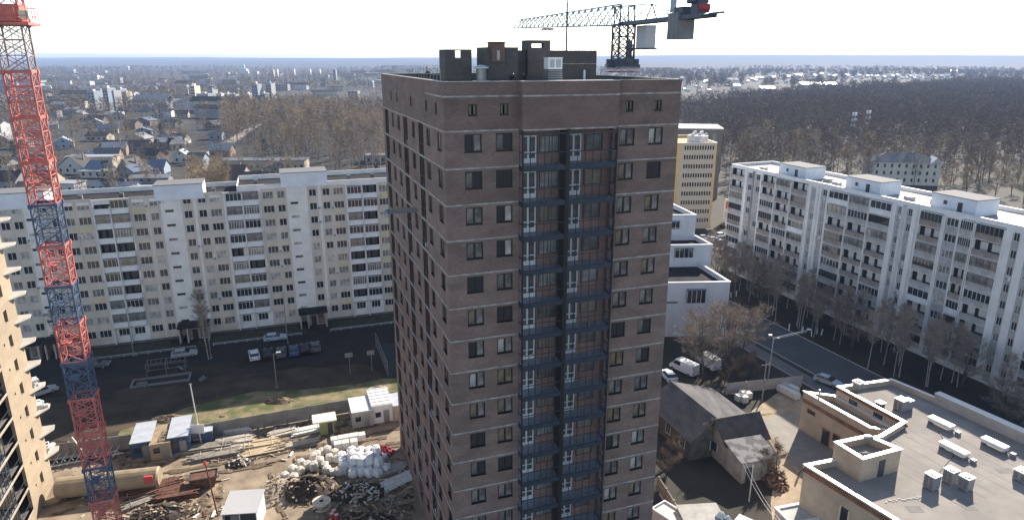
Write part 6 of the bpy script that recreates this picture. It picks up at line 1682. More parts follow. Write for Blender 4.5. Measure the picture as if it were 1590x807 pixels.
mb = M(); mb.box(0, 7, 0, 2.6, 0, 2.4); mb.build('wall', mat('grey_shed', (.33, .32, .30), .8), t)
t0 = bpy.data.objects[-1] if False else None
mb = M(); mb.slab([(-.2, -.2, 2.45), (7.2, -.2, 2.45), (7.2, 2.8, 2.8), (-.2, 2.8, 2.8)], .08); mb.build('roof', mat('pale_tin', (.50, .48, .46), .5, metal=.2, var=.2, scale=1), t)
t = thing('small_hut', 'small white-framed flat hut at the bottom left of the flat-roofed building', 'hut', pt(1226, 838, 0), R(15))
mb = M(); mb.box(0, 4, 0, 3, 0, 2.0); mb.build('wall', wl_w, t)
mb = M(); mb.rim([(-.1, -.1), (4.1, -.1), (4.1, 3.1), (-.1, 3.1)], .35, 2.0, 2.2); mb.build('roof_edge', white_paint, t)
cb_ = M(); a = pt(1152, 716, 5.0); b = pt(1230, 830, 3)
for e in (0, .4):
    for i in range(10):
        p = a.lerp(b, i/10); q = a.lerp(b, (i+1)/10); f = lambda s: -1.1*4*s*(1-s)
        cb_.tube((p.x+e, p.y, p.z+f(i/10)), (q.x+e, q.y, q.z+f((i+1)/10)), .025)
tag(cb_.build('overhead_cable', mat('pale_cable', (.5, .48, .46), .6)), 'pair of pale overhead cables sagging from the shed to the bottom edge', 'cable')
# woodpile / junk by the shed
heap('junk_pile', 1203, 745, 1.4, 2.6, 1.7, 'tangled pile of brushwood and tyres at the right side of the lean-to shed', [rusty, timber, mat('pale_brush', (.34, .28, .2), .9)], 'junk pile', 51, 150, piece=.5)

# ------------------------------------------------------------------ people on the tower roof
cloth = bpy.data.materials.new('work_clothes'); cloth.use_nodes = True
nt = cloth.node_tree; tc = nt.nodes.new('ShaderNodeTexCoord'); sp = nt.nodes.new('ShaderNodeSeparateXYZ'); rp = nt.nodes.new('ShaderNodeValToRGB'); mr = nt.nodes.new('ShaderNodeMapRange')
mr.inputs[2].default_value = 1.8; nt.links.new(tc.outputs['Object'], sp.inputs[0]); nt.links.new(sp.outputs[2], mr.inputs[0]); nt.links.new(mr.outputs[0], rp.inputs[0]); nt.links.new(rp.outputs[0], nt.nodes['Principled BSDF'].inputs['Base Color'])
rp.color_ramp.interpolation = 'CONSTANT'; e = rp.color_ramp.elements; e[0].color = (.02, .02, .02, 1); e[1].position = .04; e[1].color = (.025, .03, .05, 1)
x = e.new(.52); x.color = (.03, .03, .035, 1); x = e.new(.83); x.color = (.42, .25, .18, 1)
nt.nodes['Principled BSDF'].inputs['Roughness'].default_value = .9
def person(loc, rot, label, pose='stand'):
    J = {'stand': dict(pel=(0, 0, .95), ch=(0, 0, 1.3), nk=(0, .02, 1.5), hd=(0, .03, 1.66), ls=(-.19, 0, 1.42), rs=(.19, 0, 1.42), le=(-.28, .05, 1.15), re=(.27, -.1, 1.16), lh=(-.22, -.18, 1.02), rh=(.18, -.3, 1.12), lk=(-.11, -.03, .5), rk=(.12, .03, .5), lf=(-.12, .02, .06), rf=(.14, .1, .06), lt=(-.13, -.15, .04), rt=(.16, -.08, .04)),
         'bend': dict(pel=(0, .15, .85), ch=(0, -.1, 1.1), nk=(0, -.25, 1.2), hd=(0, -.38, 1.26), ls=(-.19, -.18, 1.14), rs=(.19, -.18, 1.14), le=(-.26, -.3, .86), re=(.26, -.32, .86), lh=(-.15, -.45, .66), rh=(.15, -.45, .66), lk=(-.13, -.1, .48), rk=(.14, -.06, .48), lf=(-.14, .1, .06), rf=(.16, .12, .06), lt=(-.14, -.1, .04), rt=(.17, -.08, .04))}[pose]
    keys = list(J); vs = [J[k] for k in keys]; ix = {k: i for i, k in enumerate(keys)}
    ed = [('pel', 'ch'), ('ch', 'nk'), ('nk', 'hd'), ('ch', 'ls'), ('ch', 'rs'), ('ls', 'le'), ('rs', 're'), ('le', 'lh'), ('re', 'rh'), ('pel', 'lk'), ('pel', 'rk'), ('lk', 'lf'), ('rk', 'rf'), ('lf', 'lt'), ('rf', 'rt')]
    rad = dict(pel=.15, ch=.17, nk=.06, hd=.1, ls=.08, rs=.08, le=.05, re=.05, lh=.035, rh=.035, lk=.075, rk=.075, lf=.05, rf=.05, lt=.035, rt=.035)
    me = bpy.data.meshes.new('person'); me.from_pydata(vs, [(ix[a], ix[b]) for a, b in ed], []); me.materials.append(cloth)
    o = bpy.data.objects.new('person', me); COL.objects.link(o); md = o.modifiers.new('skin', 'SKIN')
    for k in keys: v = me.skin_vertices[0].data[ix[k]]; v.radius = (rad[k], rad[k]*(.75 if k in ('ch', 'pel') else 1)); v.use_root = (k == 'pel')
    s = o.modifiers.new('sub', 'SUBSURF'); s.levels = 1; s.render_levels = 1
    o.location = loc; o.rotation_euler = (0, 0, rot); tag(o, label, 'person')
    mb = M(); h = J['hd']; mb.lathe((h[0], h[1], h[2]+.02), [(.135, 0), (.13, .07), (.07, .13)], 12); mb.build('hard_hat', mat('dark_hat', (.08, .08, .09), .5), o)
    return o
person(tw(.9, 9.5, 49.4), 1.0, 'person in dark clothes standing at the roof railing left of the first brick shaft')
person(tw(6.0, 1.2, 49.4), .4, 'person in dark clothes bending beside the middle brick shaft, left one of two', 'bend')
person(tw(7.3, 1.2, 49.4), -.6, 'person in dark clothes bending in front of the tower lift house, right one of two', 'bend')
for k, x in enumerate((3.4, 5.2)):
    pass
# ------------------------------------------------------------------ trees
bark_w = mat('birch_bark', (.42, .40, .37), .9, col2=(.16, .14, .13), scale=2.5, streak=(1, 1, 2.5), ramp=(.45, .72)); bark_d = mat('grey_brown_bark', (.10, .08, .07), .95, var=.3, scale=2)
tw_g = mat('grey_brown_twigs', (.17, .13, .10), .95, var=.2, scale=.6); tw_y = mat('budding_twigs', (.34, .26, .165), .95, var=.25, scale=.5); tw_p = mat('pale_twigs', (.30, .245, .20), .95, var=.2, scale=.6); tw_k = mat('dark_twigs', (.135, .105, .088), .95, var=.2, scale=.6)
pine_m = mat('pine_needles', (.035, .05, .03), .9, var=.3, scale=.5)

def tri_mesh(name, P, D, Wd, m):
    """thin tapering twigs: roots P, vectors D, half widths Wd (numpy)"""
    n = len(P); rg = np.random.default_rng(n)
    S = np.cross(D, rg.normal(size=(n, 3))); S /= (np.linalg.norm(S, axis=1)[:, None]+1e-6); S *= Wd[:, None]
    Vv = np.empty((n, 3, 3)); Vv[:, 0] = P-S; Vv[:, 1] = P+S; Vv[:, 2] = P+D
    return mesh_from_tris(name, Vv.reshape(-1, 3), m)
def mesh_from_tris(name, Vv, m):
    k = len(Vv)//3; me = bpy.data.meshes.new(name)
    me.vertices.add(k*3); me.vertices.foreach_set('co', Vv.astype(np.float32).ravel())
    me.loops.add(k*3); me.loops.foreach_set('vertex_index', np.arange(k*3, dtype=np.int32))
    me.polygons.add(k); me.polygons.foreach_set('loop_start', np.arange(0, k*3, 3, dtype=np.int32))
    try: me.polygons.foreach_set('loop_total', np.full(k, 3, dtype=np.int32))
    except Exception: pass
    me.update(calc_edges=True)
    if m is not None: me.materials.append(m)
    return me
def tree_geo(seed, Ht, R_, base, nl, nt, tl, twd, up=.9, trunk_r=None, sides=6, stems=1):
    rg = random.Random(seed); mb = M(); P = []; Dd = []; Wd = []
    tr = trunk_r or Ht*.011
    for st in range(stems):
        lean = (rg.uniform(-.05, .05)*Ht*(1 if stems == 1 else 3), rg.uniform(-.05, .05)*Ht*(1 if stems == 1 else 3))
        pts = []
        for i in range(7):
            f = i/6; pts.append(Vector((lean[0]*f+math.sin(f*5+seed)*.012*Ht*f, lean[1]*f+math.cos(f*4+seed)*.012*Ht*f, Ht*.97*f)))
        for i in range(6): mb.tube(pts[i], pts[i+1], tr*(1-.15*i), tr*(1-.15*(i+1)), n=sides, caps=False)
        def at(f):
            x = min(5.999, f*6); i = int(x); return pts[i].lerp(pts[i+1], x-i)
        for k in range(nl//stems):
            f = base+(1-base)*((k+.5)/(nl//stems))*.97; p = at(f); a = k*2.4+rg.uniform(-.6, .6)
            shape = math.sin(PI*min(1, max(0.05, (f-base)/(1-base)*.82+.16)))**.7
            L = R_*shape*rg.uniform(.65, 1.15); u_ = up*rg.uniform(.6, 1.3)
            d = Vector((math.cos(a), math.sin(a), u_)); d = d.normalized()*L*1.15
            mid = p+d*.5+Vector((0, 0, -.04*L)); end = p+d
            mb.tube(p, mid, tr*.34*(1-f*.5), tr*.22*(1-f*.5), n=3, caps=False); mb.tube(mid, end, tr*.22*(1-f*.5), tr*.06, n=3, caps=False)
            for q in range(3):
                g = rg.uniform(.35, .85); b = p.lerp(end, g); dd = Vector((math.cos(a+rg.uniform(-1.2, 1.2)), math.sin(a+rg.uniform(-1.2, 1.2)), rg.uniform(.3, 1.2))).normalized()*L*rg.uniform(.25, .5)
                mb.tube(b, b+dd, tr*.14, tr*.04, n=3, caps=False)
                for _ in range(max(1, nt//nl//6)):
                    h_ = rg.uniform(.3, 1); r0 = b+dd*h_; e = Vector((rg.gauss(0, 1)+dd.x*.5, rg.gauss(0, 1)+dd.y*.5, rg.gauss(.5, .8))).normalized()*tl*rg.uniform(.5, 1.3)
                    P.append(tuple(r0)); Dd.append(tuple(e)); Wd.append(twd*rg.uniform(.6, 1.3))
            for _ in range(max(1, nt//nl//2)):
                h_ = rg.uniform(.25, 1); r0 = p.lerp(end, h_)+Vector((rg.gauss(0, .12), rg.gauss(0, .12), rg.gauss(0, .12)))*L*.5
                e = Vector((rg.gauss(0, 1)+math.cos(a)*.6, rg.gauss(0, 1)+math.sin(a)*.6, rg.gauss(.6, .8))).normalized()*tl*rg.uniform(.5, 1.3)
                P.append(tuple(r0)); Dd.append(tuple(e)); Wd.append(twd*rg.uniform(.6, 1.3))
    return mb, np.array(P), np.array(Dd), np.array(Wd)
def tree_proto(seed, kind, Ht, R_, base, nl, nt, tl, twd, bark, twm, up=.9, tr=None, stems=1):
    mb, P, D_, W_ = tree_geo(seed, Ht, R_, base, nl, nt, tl, twd, up, tr, stems=stems)
    return (kind, mb.mesh('trunk', bark, True), tri_mesh('crown', P, D_, W_, twm))
def tree(proto, loc, s, rot, label, group, cat='tree'):
    o = bpy.data.objects.new(proto[0], None); o.empty_display_size = .5; COL.objects.link(o); o.location = loc; o.rotation_euler = (0, 0, rot); o.scale = (s*random.uniform(.9, 1.1), s*random.uniform(.9, 1.1), s)
    tag(o, label, cat, group)
    for nm, me in (('trunk', proto[1]), ('crown', proto[2])): link(bpy.data.objects.new(nm, me), o)
    return o
random.seed(12)
# near trees
T_big = [tree_proto(s, 'bare_tree', 11, 5.2, .18, 30, 3600, 1.0, .022, bark_d, tw_p, up=.75, tr=.17, stems=3) for s in (1, 2)]
T_birch = [tree_proto(s, 'birch_tree', 15, 2.6, .38, 26, 2400, .95, .022, bark_w, tw_p, up=1.3, tr=.13) for s in (3, 4, 5)]
T_bush = [tree_proto(s, 'bare_bush', 3.2, 1.9, .02, 22, 1500, .6, .018, bark_d, tw_g, up=1.1, tr=.035, stems=5) for s in (6, 7)]
for k, (u, v, s, pr, lab) in enumerate([
    (1092, 592, 1.0, 0, 'big many-stemmed bare tree behind the old house roof, nearest the tower'),
    (1128, 578, 1.05, 1, 'big bare tree in the middle of the group between road and old house'),
    (1150, 560, .95, 0, 'bare tree with tan twigs leaning to the road beside the twin-arm lamp'),
    (1112, 555, .9, 1, 'bare tree rear of the group in front of the white stepped building'),
    (1075, 560, .7, 1, 'small bare tree close to the tower edge in front of the stepped building')]):
    tree(T_big[pr], pt(u, v, 0), s, k*1.3, lab, 'bare trees between the old house and the road')
tree(T_big[0], pt(1103, 700, 0), .5, 2, 'small leafless tree growing against the near wall of the old house', None)
for k, (u, v, s, lab) in enumerate([(1048, 715, 1.0, 'white-twigged bush near the porch'), (1035, 742, 1.1, 'bare bush at the foot of the tower below the porch'), (1190, 742, 1.2, 'tangled bare bush at the right corner of the lean-to shed'), (1205, 725, 1.0, 'bare bush behind the lean-to shed corner'), (1110, 690, 1.2, 'bare bush against the dark gable wall'),
        (1145, 590, 1.2, 'low bush beside the pale concrete wall, left part'), (1165, 585, 1.3, 'low bush at the foot of the twin-arm lamp'), (1125, 597, 1.1, 'low bush behind the old house ridge')]):
    tree(T_bush[k % 2], pt(u, v, 0), s, k, lab, None, 'bush')
bl_ = [(1163, 468, .95), (1176, 462, .9), (1148, 452, 1.0), (1192, 484, .95), (1199, 490, 1.0), (1204, 497, .9), (1238, 508, .95), (1244, 512, 1.0), (1139, 440, .9), (1347, 572, 1.0), (1396, 585, 1.05), (1440, 600, 1.0), (1460, 590, .9), (1425, 555, .85), (1310, 520, .85), (1275, 490, .9), (1216, 470, .95), (1375, 545, .9), (1182, 448, .95), (1490, 600, .9), (1230, 478, .85), (1332, 530, .9), (1294, 528, .8), (1155, 430, .9), (1170, 425, .9), (1134, 425, .8)]
ordn = ['first', 'second', 'third', 'fourth', 'fifth', 'sixth', 'seventh', 'eighth', 'ninth', 'tenth', 'eleventh', 'twelfth', 'thirteenth', 'fourteenth', 'fifteenth', 'sixteenth', 'seventeenth', 'eighteenth', 'nineteenth', 'twentieth', 'twenty-first', 'twenty-second', 'twenty-third', 'twenty-fourth', 'twenty-fifth', 'twenty-sixth']
for k, (u, v, s) in enumerate(sorted(bl_)):
    p = pt(u, v, 0); q = p-RB; d = q.dot(RN)
    if d < 5: p = p+RN*(5.5-d)
    tree(T_birch[k % 3], p, s*.78, k*1.7, 'white-stemmed bare birch between the road and the right block, %s from the left' % ordn[k], 'birches along the right block')
rz = random.Random(90)
for k in range(34):
    q = rb(rz.uniform(2, 84), rz.uniform(3.5, 12.5)); tree((T_big+T_birch)[k % 5], (q[0], q[1], 0), rz.uniform(.45, .8), k, 'bare tree with dark trunk at the foot of the right block', 'trees in the strip before the right block')
lime = mat('whitewashed_stub', (.75, .75, .72), .8)
for k, (u, v) in enumerate([(324, 558), (100, 560), (318, 470)]):
    tree(T_birch[k], pt(u, max(v, 530), 0), .7, k, ['bare birch beside the grey lamp in the shaded yard', 'bare birch at the far left of the yard by the crane mast', 'bare birch by the left porch'][k], None)
for k, (u, v) in enumerate([(1135, 462), (1143, 460), (1177, 474), (1181, 472), (1225, 512), (1245, 516), (1260, 522), (1268, 518), (1275, 520)]):
    mb = M(); q = pt(u, v, 0); mb.tube((0, 0, 0), (.15*(k % 3-1), 0, 1.3), .13, .10, n=7)
    tag(mb.build('tree_stub', lime, loc=(q.x, q.y, 0)), 'white-painted stub among the birch stems right of the road', 'stub', 'white-painted stubs by the road')

# mid-distance trees, each its own object
T_mid = [tree_proto(20+s, 'bare_tree', 17, 4.0, .22, 18, 560, 1.7, .055, bark_d, m, up=1.1, tr=.17) for s, m in enumerate((tw_g, tw_y, tw_p, tw_k))]
T_midb = [tree_proto(30+s, 'birch_tree', 20, 3.0, .35, 18, 560, 1.6, .05, bark_w, m, up=1.5, tr=.14) for s, m in enumerate((tw_g, tw_y, tw_p))]
T_wil = [tree_proto(40+s, 'bare_willow', 13, 5.5, .08, 24, 900, 1.9, .05, bark_d, tw_y, up=1.6, tr=.12, stems=4) for s in range(2)]
T_pine = [tree_proto(50, 'spruce_tree', 16, 3.0, .08, 30, 900, 1.1, .16, bark_d, pine_m, up=.1, tr=.15)]
rg = random.Random(77)
def far_enough(x, y, L, r): return all((x-a)**2+(y-b)**2 > r*r for a, b in L)
spots = []
# willow clump beside the village road
for k in range(16):
    u, v = rg.uniform(305, 352), rg.uniform(285, 330); q = pt(u, v, 0); tree(rg.choice(T_wil), q, rg.uniform(.8, 1.15), rg.random()*6, 'yellowish bare willow beside the pale village road', 'willows beside the village road')
# left birch wood: front rows individually, the depth of it as one wood
def band(nm, xs, ys, step, keep, rgen):
    out = []
    y = ys[0]
    while y < ys[1]:
        x0, x1 = xs(y)
        x = x0
        while x < x1:
            px_, py_ = x+rgen.uniform(-.4, .4)*step, y+rgen.uniform(-.4, .4)*step
            if keep(px_, py_): out.append((px_, py_))
            x += step
        y += step
    return out
left_wood = band('l', lambda y: (-.41*y, -.13*y), (300, 640), 8.0, lambda x, y: x < -.18*y+8 and not (x < -.27*y and y < 350) and not (x < -.34*y and y < 430), rg)
left_wood.sort(key=lambda p: p[0]**2+p[1]**2)
right_wood = band('r', lambda y: (.20*y, .92*y), (285, 1250), 9.0, lambda x, y: y > 285+0*(x) and y < 700+700*max(0, min(1, (x/y-.25)/.5)) and rg.random() < .96, rg)
right_wood.sort(key=lambda p: p[0]**2+p[1]**2)
NL, NR = 95, 150
for x, y in left_wood[:NL]:
    tree(rg.choice(T_midb+T_mid[:2]), (x, y, 0), rg.uniform(.8, 1.15), rg.random()*6, 'tall bare tree in the front rows of the birch wood', 'front trees of the birch wood')
for x, y in right_wood[:NR]:
    pr_, s_ = rg.choice(T_mid+T_midb[:1]), rg.uniform(.75, 1.15)
    tree(pr_, (x, y, 0), s_, rg.random()*6, '%s %s at the near edge of the forest' % ('tall' if s_ > .95 else 'shorter', {'bare_tree': 'dark bare tree', 'birch_tree': 'pale-stemmed birch'}[pr_[0]]), 'edge trees of the forest, '+pr_[0]+(' tall' if s_ > .95 else ' short'))
def wood(name, pts, label, specs, seed, z=0):
    """mass of bare trees as one mesh: a trunk strip and loose thin twigs for each"""
    rgn = np.random.default_rng(seed); geos = []
    for s in range(6):
        mb, P, D_, W_ = tree_geo(seed*10+s, *specs, sides=3)
        S = np.cross(D_, rgn.normal(size=D_.shape)); S /= np.linalg.norm(S, axis=1)[:, None]+1e-6; S *= W_[:, None]
        Vv = np.empty((len(P), 3, 3)); Vv[:, 0] = P-S; Vv[:, 1] = P+S; Vv[:, 2] = P+D_; Vv = Vv.reshape(-1, 3)
        H_ = specs[0]; tk = np.array([[-.14, 0, 0], [.14, 0, 0], [0, 0, H_*.9], [0, -.14, 0], [0, .14, 0], [0, 0, H_*.9]])
        geos.append(np.vstack([Vv, tk]))
    out = []
    for x, y in pts:
        g = geos[rgn.integers(6)]; a = rgn.random()*6.28; s = rgn.uniform(.7, 1.15); c, q = math.cos(a)*s, math.sin(a)*s
        o = np.empty_like(g); o[:, 0] = g[:, 0]*c-g[:, 1]*q+x; o[:, 1] = g[:, 0]*q+g[:, 1]*c+y; o[:, 2] = g[:, 2]*s; out.append(o)
    mats = specs_m[name]
    n = len(out); me = mesh_from_tris(name, np.vstack(out), mats[0])
    for mm in mats[1:]: me.materials.append(mm)
    if len(mats) > 1:
        idx = np.repeat(rgn.integers(0, len(mats), size=n), [len(o)//3 for o in out]).astype(np.int32); me.polygons.foreach_set('material_index', idx)
    ob = bpy.data.objects.new(name, me); COL.objects.link(ob); tag(ob, label, 'wood', kind='stuff'); return ob
specs_m = {'birch_wood': [tw_y, tw_p, tw_g, tw_y], 'forest': [tw_k, tw_k, tw_k, tw_g], 'suburb_trees': [tw_g, tw_k, tw_y, tw_g, tw_k], 'far_woods': [tw_k, tw_g]}
wood('birch_wood', left_wood[NL:], 'brownish mass of bare birch crowns left of the tower', (20, 3.6, .3, 14, 260, 2.2, .10), 3)
near_r = [p for p in right_wood[NR:] if p[0]**2+p[1]**2 < 620**2]; far_r = [p for p in right_wood[NR:] if p[0]**2+p[1]**2 >= 620**2]
wood('forest', near_r, 'dark grey bare forest filling the plain at the right', (18, 4.8, .2, 14, 260, 2.6, .10), 4)
wood('forest', far_r, 'far part of the dark grey forest at the right', (17, 5.4, .2, 10, 80, 4.2, .22), 5)
# village and suburb trees, individual near ones
def clear_of_buildings(x, y): return True
vs = []
for k in range(900):
    y = rg.uniform(205, 560); x = rg.uniform(-.80, -.30)*y
    if y < 230 and x > -110: continue
    rx = -107-(y-205)*.36
    if abs(x-rx) < 8: continue
    if not far_enough(x, y, vs, 5): continue
    vs.append((x, y))
    if len(vs) > 210: break
for x, y in vs:
    pr_, s_ = rg.choice(T_mid+T_wil+T_midb[:1]+(T_pine if rg.random() < .3 else [])), rg.uniform(.45, .85); z_ = 'near' if y < 330 else 'far'
    tree(pr_, (x, y, 0), s_, rg.random()*6, '%s %s among the %s village houses' % ('small' if s_ < .65 else 'larger', {'bare_tree': 'bare tree', 'birch_tree': 'birch', 'bare_willow': 'spreading willow', 'spruce_tree': 'dark green spruce'}[pr_[0]], z_), 'village trees, %s %s %s' % (pr_[0], z_, 'small' if s_ < .65 else 'larger'))
sub = []
for k in range(9500):
    y = 420+rg.random()**1.5*2700; x = rg.uniform(-.86, .12)*y
    if x > -.33*y and y < 640: continue
    if math.sin(x*.011+1)+math.sin(y*.013+x*.006) < -.9: continue
    sub.append((x, y))
wood('suburb_trees', sub, 'scattered bare trees between the far houses', (14, 4.6, .15, 8, 44, 3.0, .22), 6)
z5 = [(120, 200), (145, 255), (190, 235), (228, 215), (250, 258), (348, 205), (380, 208), (437, 213), (455, 203), (485, 195), (545, 187), (562, 190), (608, 182), (622, 217), (580, 220), (668, 185), (690, 183), (745, 172), (757, 187), (790, 178), (825, 178), (855, 188), (703, 218), (130, 250), (205, 242), (470, 208), (500, 198), (640, 190)]
z6 = [(15, 175), (55, 187), (105, 185), (150, 190), (165, 187), (205, 190), (225, 185), (255, 188), (310, 190), (325, 188), (345, 185), (372, 197), (410, 190), (440, 187), (460, 190), (495, 197), (530, 187), (560, 190), (590, 190), (655, 187), (20, 183), (130, 194), (285, 194), (400, 197), (430, 195)]
settle = [(1020+a/3.104, 60+b/3.104) for a, b in z5]+[(1280+a/3.103, 60+b/3.103) for a, b in z6]
SP = [(p.x/p.y, p.y) for p in (pt(u, v, 0) for u, v in settle)]
fw = []
for k in range(4200):
    y = rg.uniform(1200, 3000); x = rg.uniform(.12, .95)*y
    if math.sin(x*.012+2)+math.sin(y*.015+x*.004) < -.7: continue
    if any(abs(x/y-a) < .006 and b-420 < y < b+25 for a, b in SP): continue
    fw.append((x, y))
for k in range(2600):
    y = rg.uniform(2300, 4300); x = rg.uniform(-.86, .9)*y
    if math.sin(x*.0035+2)+math.sin(y*.004) < .1: continue
    fw.append((x, y))
wood('far_woods', fw, 'thin dark tree lines at the foot of the hills', (12, 7, .1, 6, 24, 5, .8), 7)
# trees just behind the right block and around the hipped house
for k, (u, v, s) in enumerate([(1150, 262, 1.0), (1165, 258, 1.1), (1180, 262, .95), (1200, 250, 1.1), (1222, 248, .9), (1240, 252, 1.0), (1265, 262, 1.1), (1282, 262, .9), (1230, 262, 1.0), (1175, 250, 1.2), (1142, 240, 1.1), (1158, 232, 1.2), (1190, 240, 1.1), (1212, 258, 1.0), (1300, 255, .9), (1250, 246, 1.0)]):
    tree((T_mid+T_midb)[k % 7], pt(u, v+12, 0), s, k, 'grey-brown bare tree between yellow block and forest', 'trees beyond the right block')
for k, (u, v, s) in enumerate([(1480, 285, .7), (1500, 300, .8), (1520, 290, .7), (1545, 305, .8), (1570, 300, .75), (1588, 320, .8), (1535, 275, .8), (1560, 280, .8), (1580, 285, .7), (1465, 300, .6), (1508, 275, .8), (1600, 300, .8)]):
    tree(T_wil[k % 2], pt(u, v, 0), s, k, 'rounded tan bare bush-like tree beyond the right block roof', 'rounded trees beyond the right block')

# ------------------------------------------------------------------ village houses beyond the long block
wmats = [mat('wall_white', (.50, .49, .48), .8), mat('wall_cream', (.44, .39, .31), .8), mat('wall_grey', (.22, .22, .23), .8), mat('wall_brown', (.24, .18, .14), .8), mat('wall_blue', (.28, .34, .42), .8)]
wnm = ['white', 'cream', 'grey', 'brown', 'bluish']
rmats = [mat('roof_black', (.03, .03, .034), .7), mat('roof_grey', (.11, .11, .12), .6), mat('roof_pale', (.34, .34, .35), .5, metal=.2), mat('roof_brown', (.12, .08, .07), .8), mat('roof_blue', (.12, .16, .23), .6)]
rnm = ['black', 'grey', 'pale metal', 'brown', 'dark blue']
def village_house(name, p, w, d, he, hr, rot, wi, ri, label, cat='house', group='village houses beyond the long block', front_gable=False, flat=False, chim=True):
    t = thing(name, label, cat, (p[0], p[1], 0), rot, group)
    mb = M(); mb.box(-w/2, w/2, -d/2, d/2, 0, he)
    if not flat:
        if front_gable: mb.poly([(-w/2, -d/2, he), (w/2, -d/2, he), (0, -d/2, he+hr-.1)]); mb.poly([(w/2, d/2, he), (-w/2, d/2, he), (0, d/2, he+hr-.1)])
        else: mb.poly([(-w/2, d/2, he), (-w/2, -d/2, he), (-w/2, 0, he+hr-.1)]); mb.poly([(w/2, -d/2, he), (w/2, d/2, he), (w/2, 0, he+hr-.1)])
    mb.build('wall', wmats[wi], t)
    mb = M(); e = .45
    if flat: mb.box(-w/2-e, w/2+e, -d/2-e, d/2+e, he, he+.25)
    elif front_gable:
        s = hr/(w/2); mb.slab([(-w/2-e, -d/2-e, he-s*e), (0, -d/2-e, he+hr), (0, d/2+e, he+hr), (-w/2-e, d/2+e, he-s*e)], .15); mb.slab([(0, -d/2-e, he+hr), (w/2+e, -d/2-e, he-s*e), (w/2+e, d/2+e, he-s*e), (0, d/2+e, he+hr)], .15)
    else:
        s = hr/(d/2); mb.slab([(-w/2-e, -d/2-e, he-s*e), (w/2+e, -d/2-e, he-s*e), (w/2+e, 0, he+hr), (-w/2-e, 0, he+hr)], .15); mb.slab([(-w/2-e, 0, he+hr), (w/2+e, 0, he+hr), (w/2+e, d/2+e, he-s*e), (-w/2-e, d/2+e, he-s*e)], .15)
    r = mb.build('roof', rmats[ri], t)
    if chim and not flat: mb = M(); mb.box(w*.2, w*.2+.6, .4, 1.0, he, he+hr+.7); mb.build('chimney', mat('chimney_brick', (.3, .2, .16), .9), r)
    for k in range(max(2, int(w/3))):
        n = max(2, int(w/3)); x = -w/2+w*(k+.5)/n
        mb = M(); mb.box(x-.55, x+.55, -d/2-.04, -d/2+.02, 1.0, min(2.5, he-.3), 0); mb.box(x-.65, x+.65, -d/2-.06, -d/2+.02, .88, 1.0, 1); mb.build('window', [glass_dark, white_frame2], t)
    if front_gable: mb = M(); mb.box(-.5, .5, -d/2-.04, -d/2, he+.2, he+1.3); mb.build('window', glass_dark, t)
    return t
vh = [(16, 296, 12, 9, 5.0, 3.2, 0, 2, 0, 'grey house with a black roof and white end wall at the far left edge', 0, 0), (6, 218, 6, 9, 11, 2, 0, 0, 1, 'narrow tall white house at the very left edge', 0, 0),
      (122, 268, 14, 9, 3.2, 5.2, -.1, 0, 0, 'white A-fronted chalet with a steep black roof beside the crane mast', 1, 0), (147, 262, 22, 8, 6.2, 0, .05, 1, 2, 'long cream flat-roofed house right behind the white chalet', 0, 1),
      (160, 274, 16, 8, 3.0, 0, .0, 0, 2, 'low white carport with a broad pale flat roof before the cream house', 0, 1), (207, 274, 9, 9, 3.5, 5.0, -.25, 2, 0, 'black steep-roofed barn with white trim in the village middle', 1, 0),
      (240, 268, 12, 8, 3.4, 3.0, .1, 4, 4, 'bluish house with a dark blue roof right of the black barn', 0, 0), (284, 252, 7, 6, 4.2, 2.6, .1, 0, 2, 'small white house with a white chimney beside the pale road', 1, 0),
      (236, 284, 16, 5, 2.8, 1.0, .1, 2, 2, 'long shed with a pale metal roof below the dark blue roof', 0, 0), (112, 298, 8, 7, 4.0, 0, -.1, 0, 2, 'white rounded garage block with a dark opening near the mast', 0, 1),
      (180, 296, 18, 5, 2.6, 1.2, .1, 4, 4, 'long bluish shed with a dark blue roof just over the block roof', 0, 0), (228, 300, 12, 6, 2.6, 0, .1, 2, 2, 'flat grey garage row just over the block roof, left of the lift head', 0, 1),
      (75, 290, 10, 8, 4, 3, 0, 1, 3, 'cream house with a brown roof seen through the crane mast', 0, 0), (60, 262, 12, 8, 4, 3, .1, 0, 1, 'white house with a grey roof seen through the crane mast', 0, 0),
      (52, 300, 9, 7, 3, 2, .1, 3, 3, 'brown hut left of the crane mast', 0, 0), (170, 250, 12, 8, 4, 3, .2, 3, 1, 'brown house with a grey roof behind the chalet row', 0, 0),
      (218, 236, 12, 8, 4, 3, .15, 2, 3, 'grey house with a brown roof above the black barn', 0, 0), (258, 232, 10, 8, 4, 3, -.15, 3, 0, 'brown house with a black roof left of the small white house', 0, 0),
      (410, 262, 42, 10, 4.6, 0, .05, 1, 1, 'long cream one-storey hall in front of the birch wood', 0, 1), (395, 292, 16, 10, 4, 3, .1, 2, 0, 'grey house with a black roof peeping over the long block', 0, 0),
      (566, 285, 30, 12, 3.2, 0, .1, 1, 1, 'low cream depot beside the tower edge behind the long block', 0, 1), (590, 252, 14, 8, 4, 0, .1, 2, 2, 'grey depot with a pale roof right beside the tower edge', 0, 1)]
for a in vh:
    u, v, w, d, he, hr, rot, wi, ri, lab, fg, fl = a; q = pt(u, v, 0)
    village_house('village_house', q, w, d, he, hr, rot, wi, ri, lab, front_gable=bool(fg), flat=bool(fl), chim=not fl)
rg = random.Random(15); placed = []
variants = {}
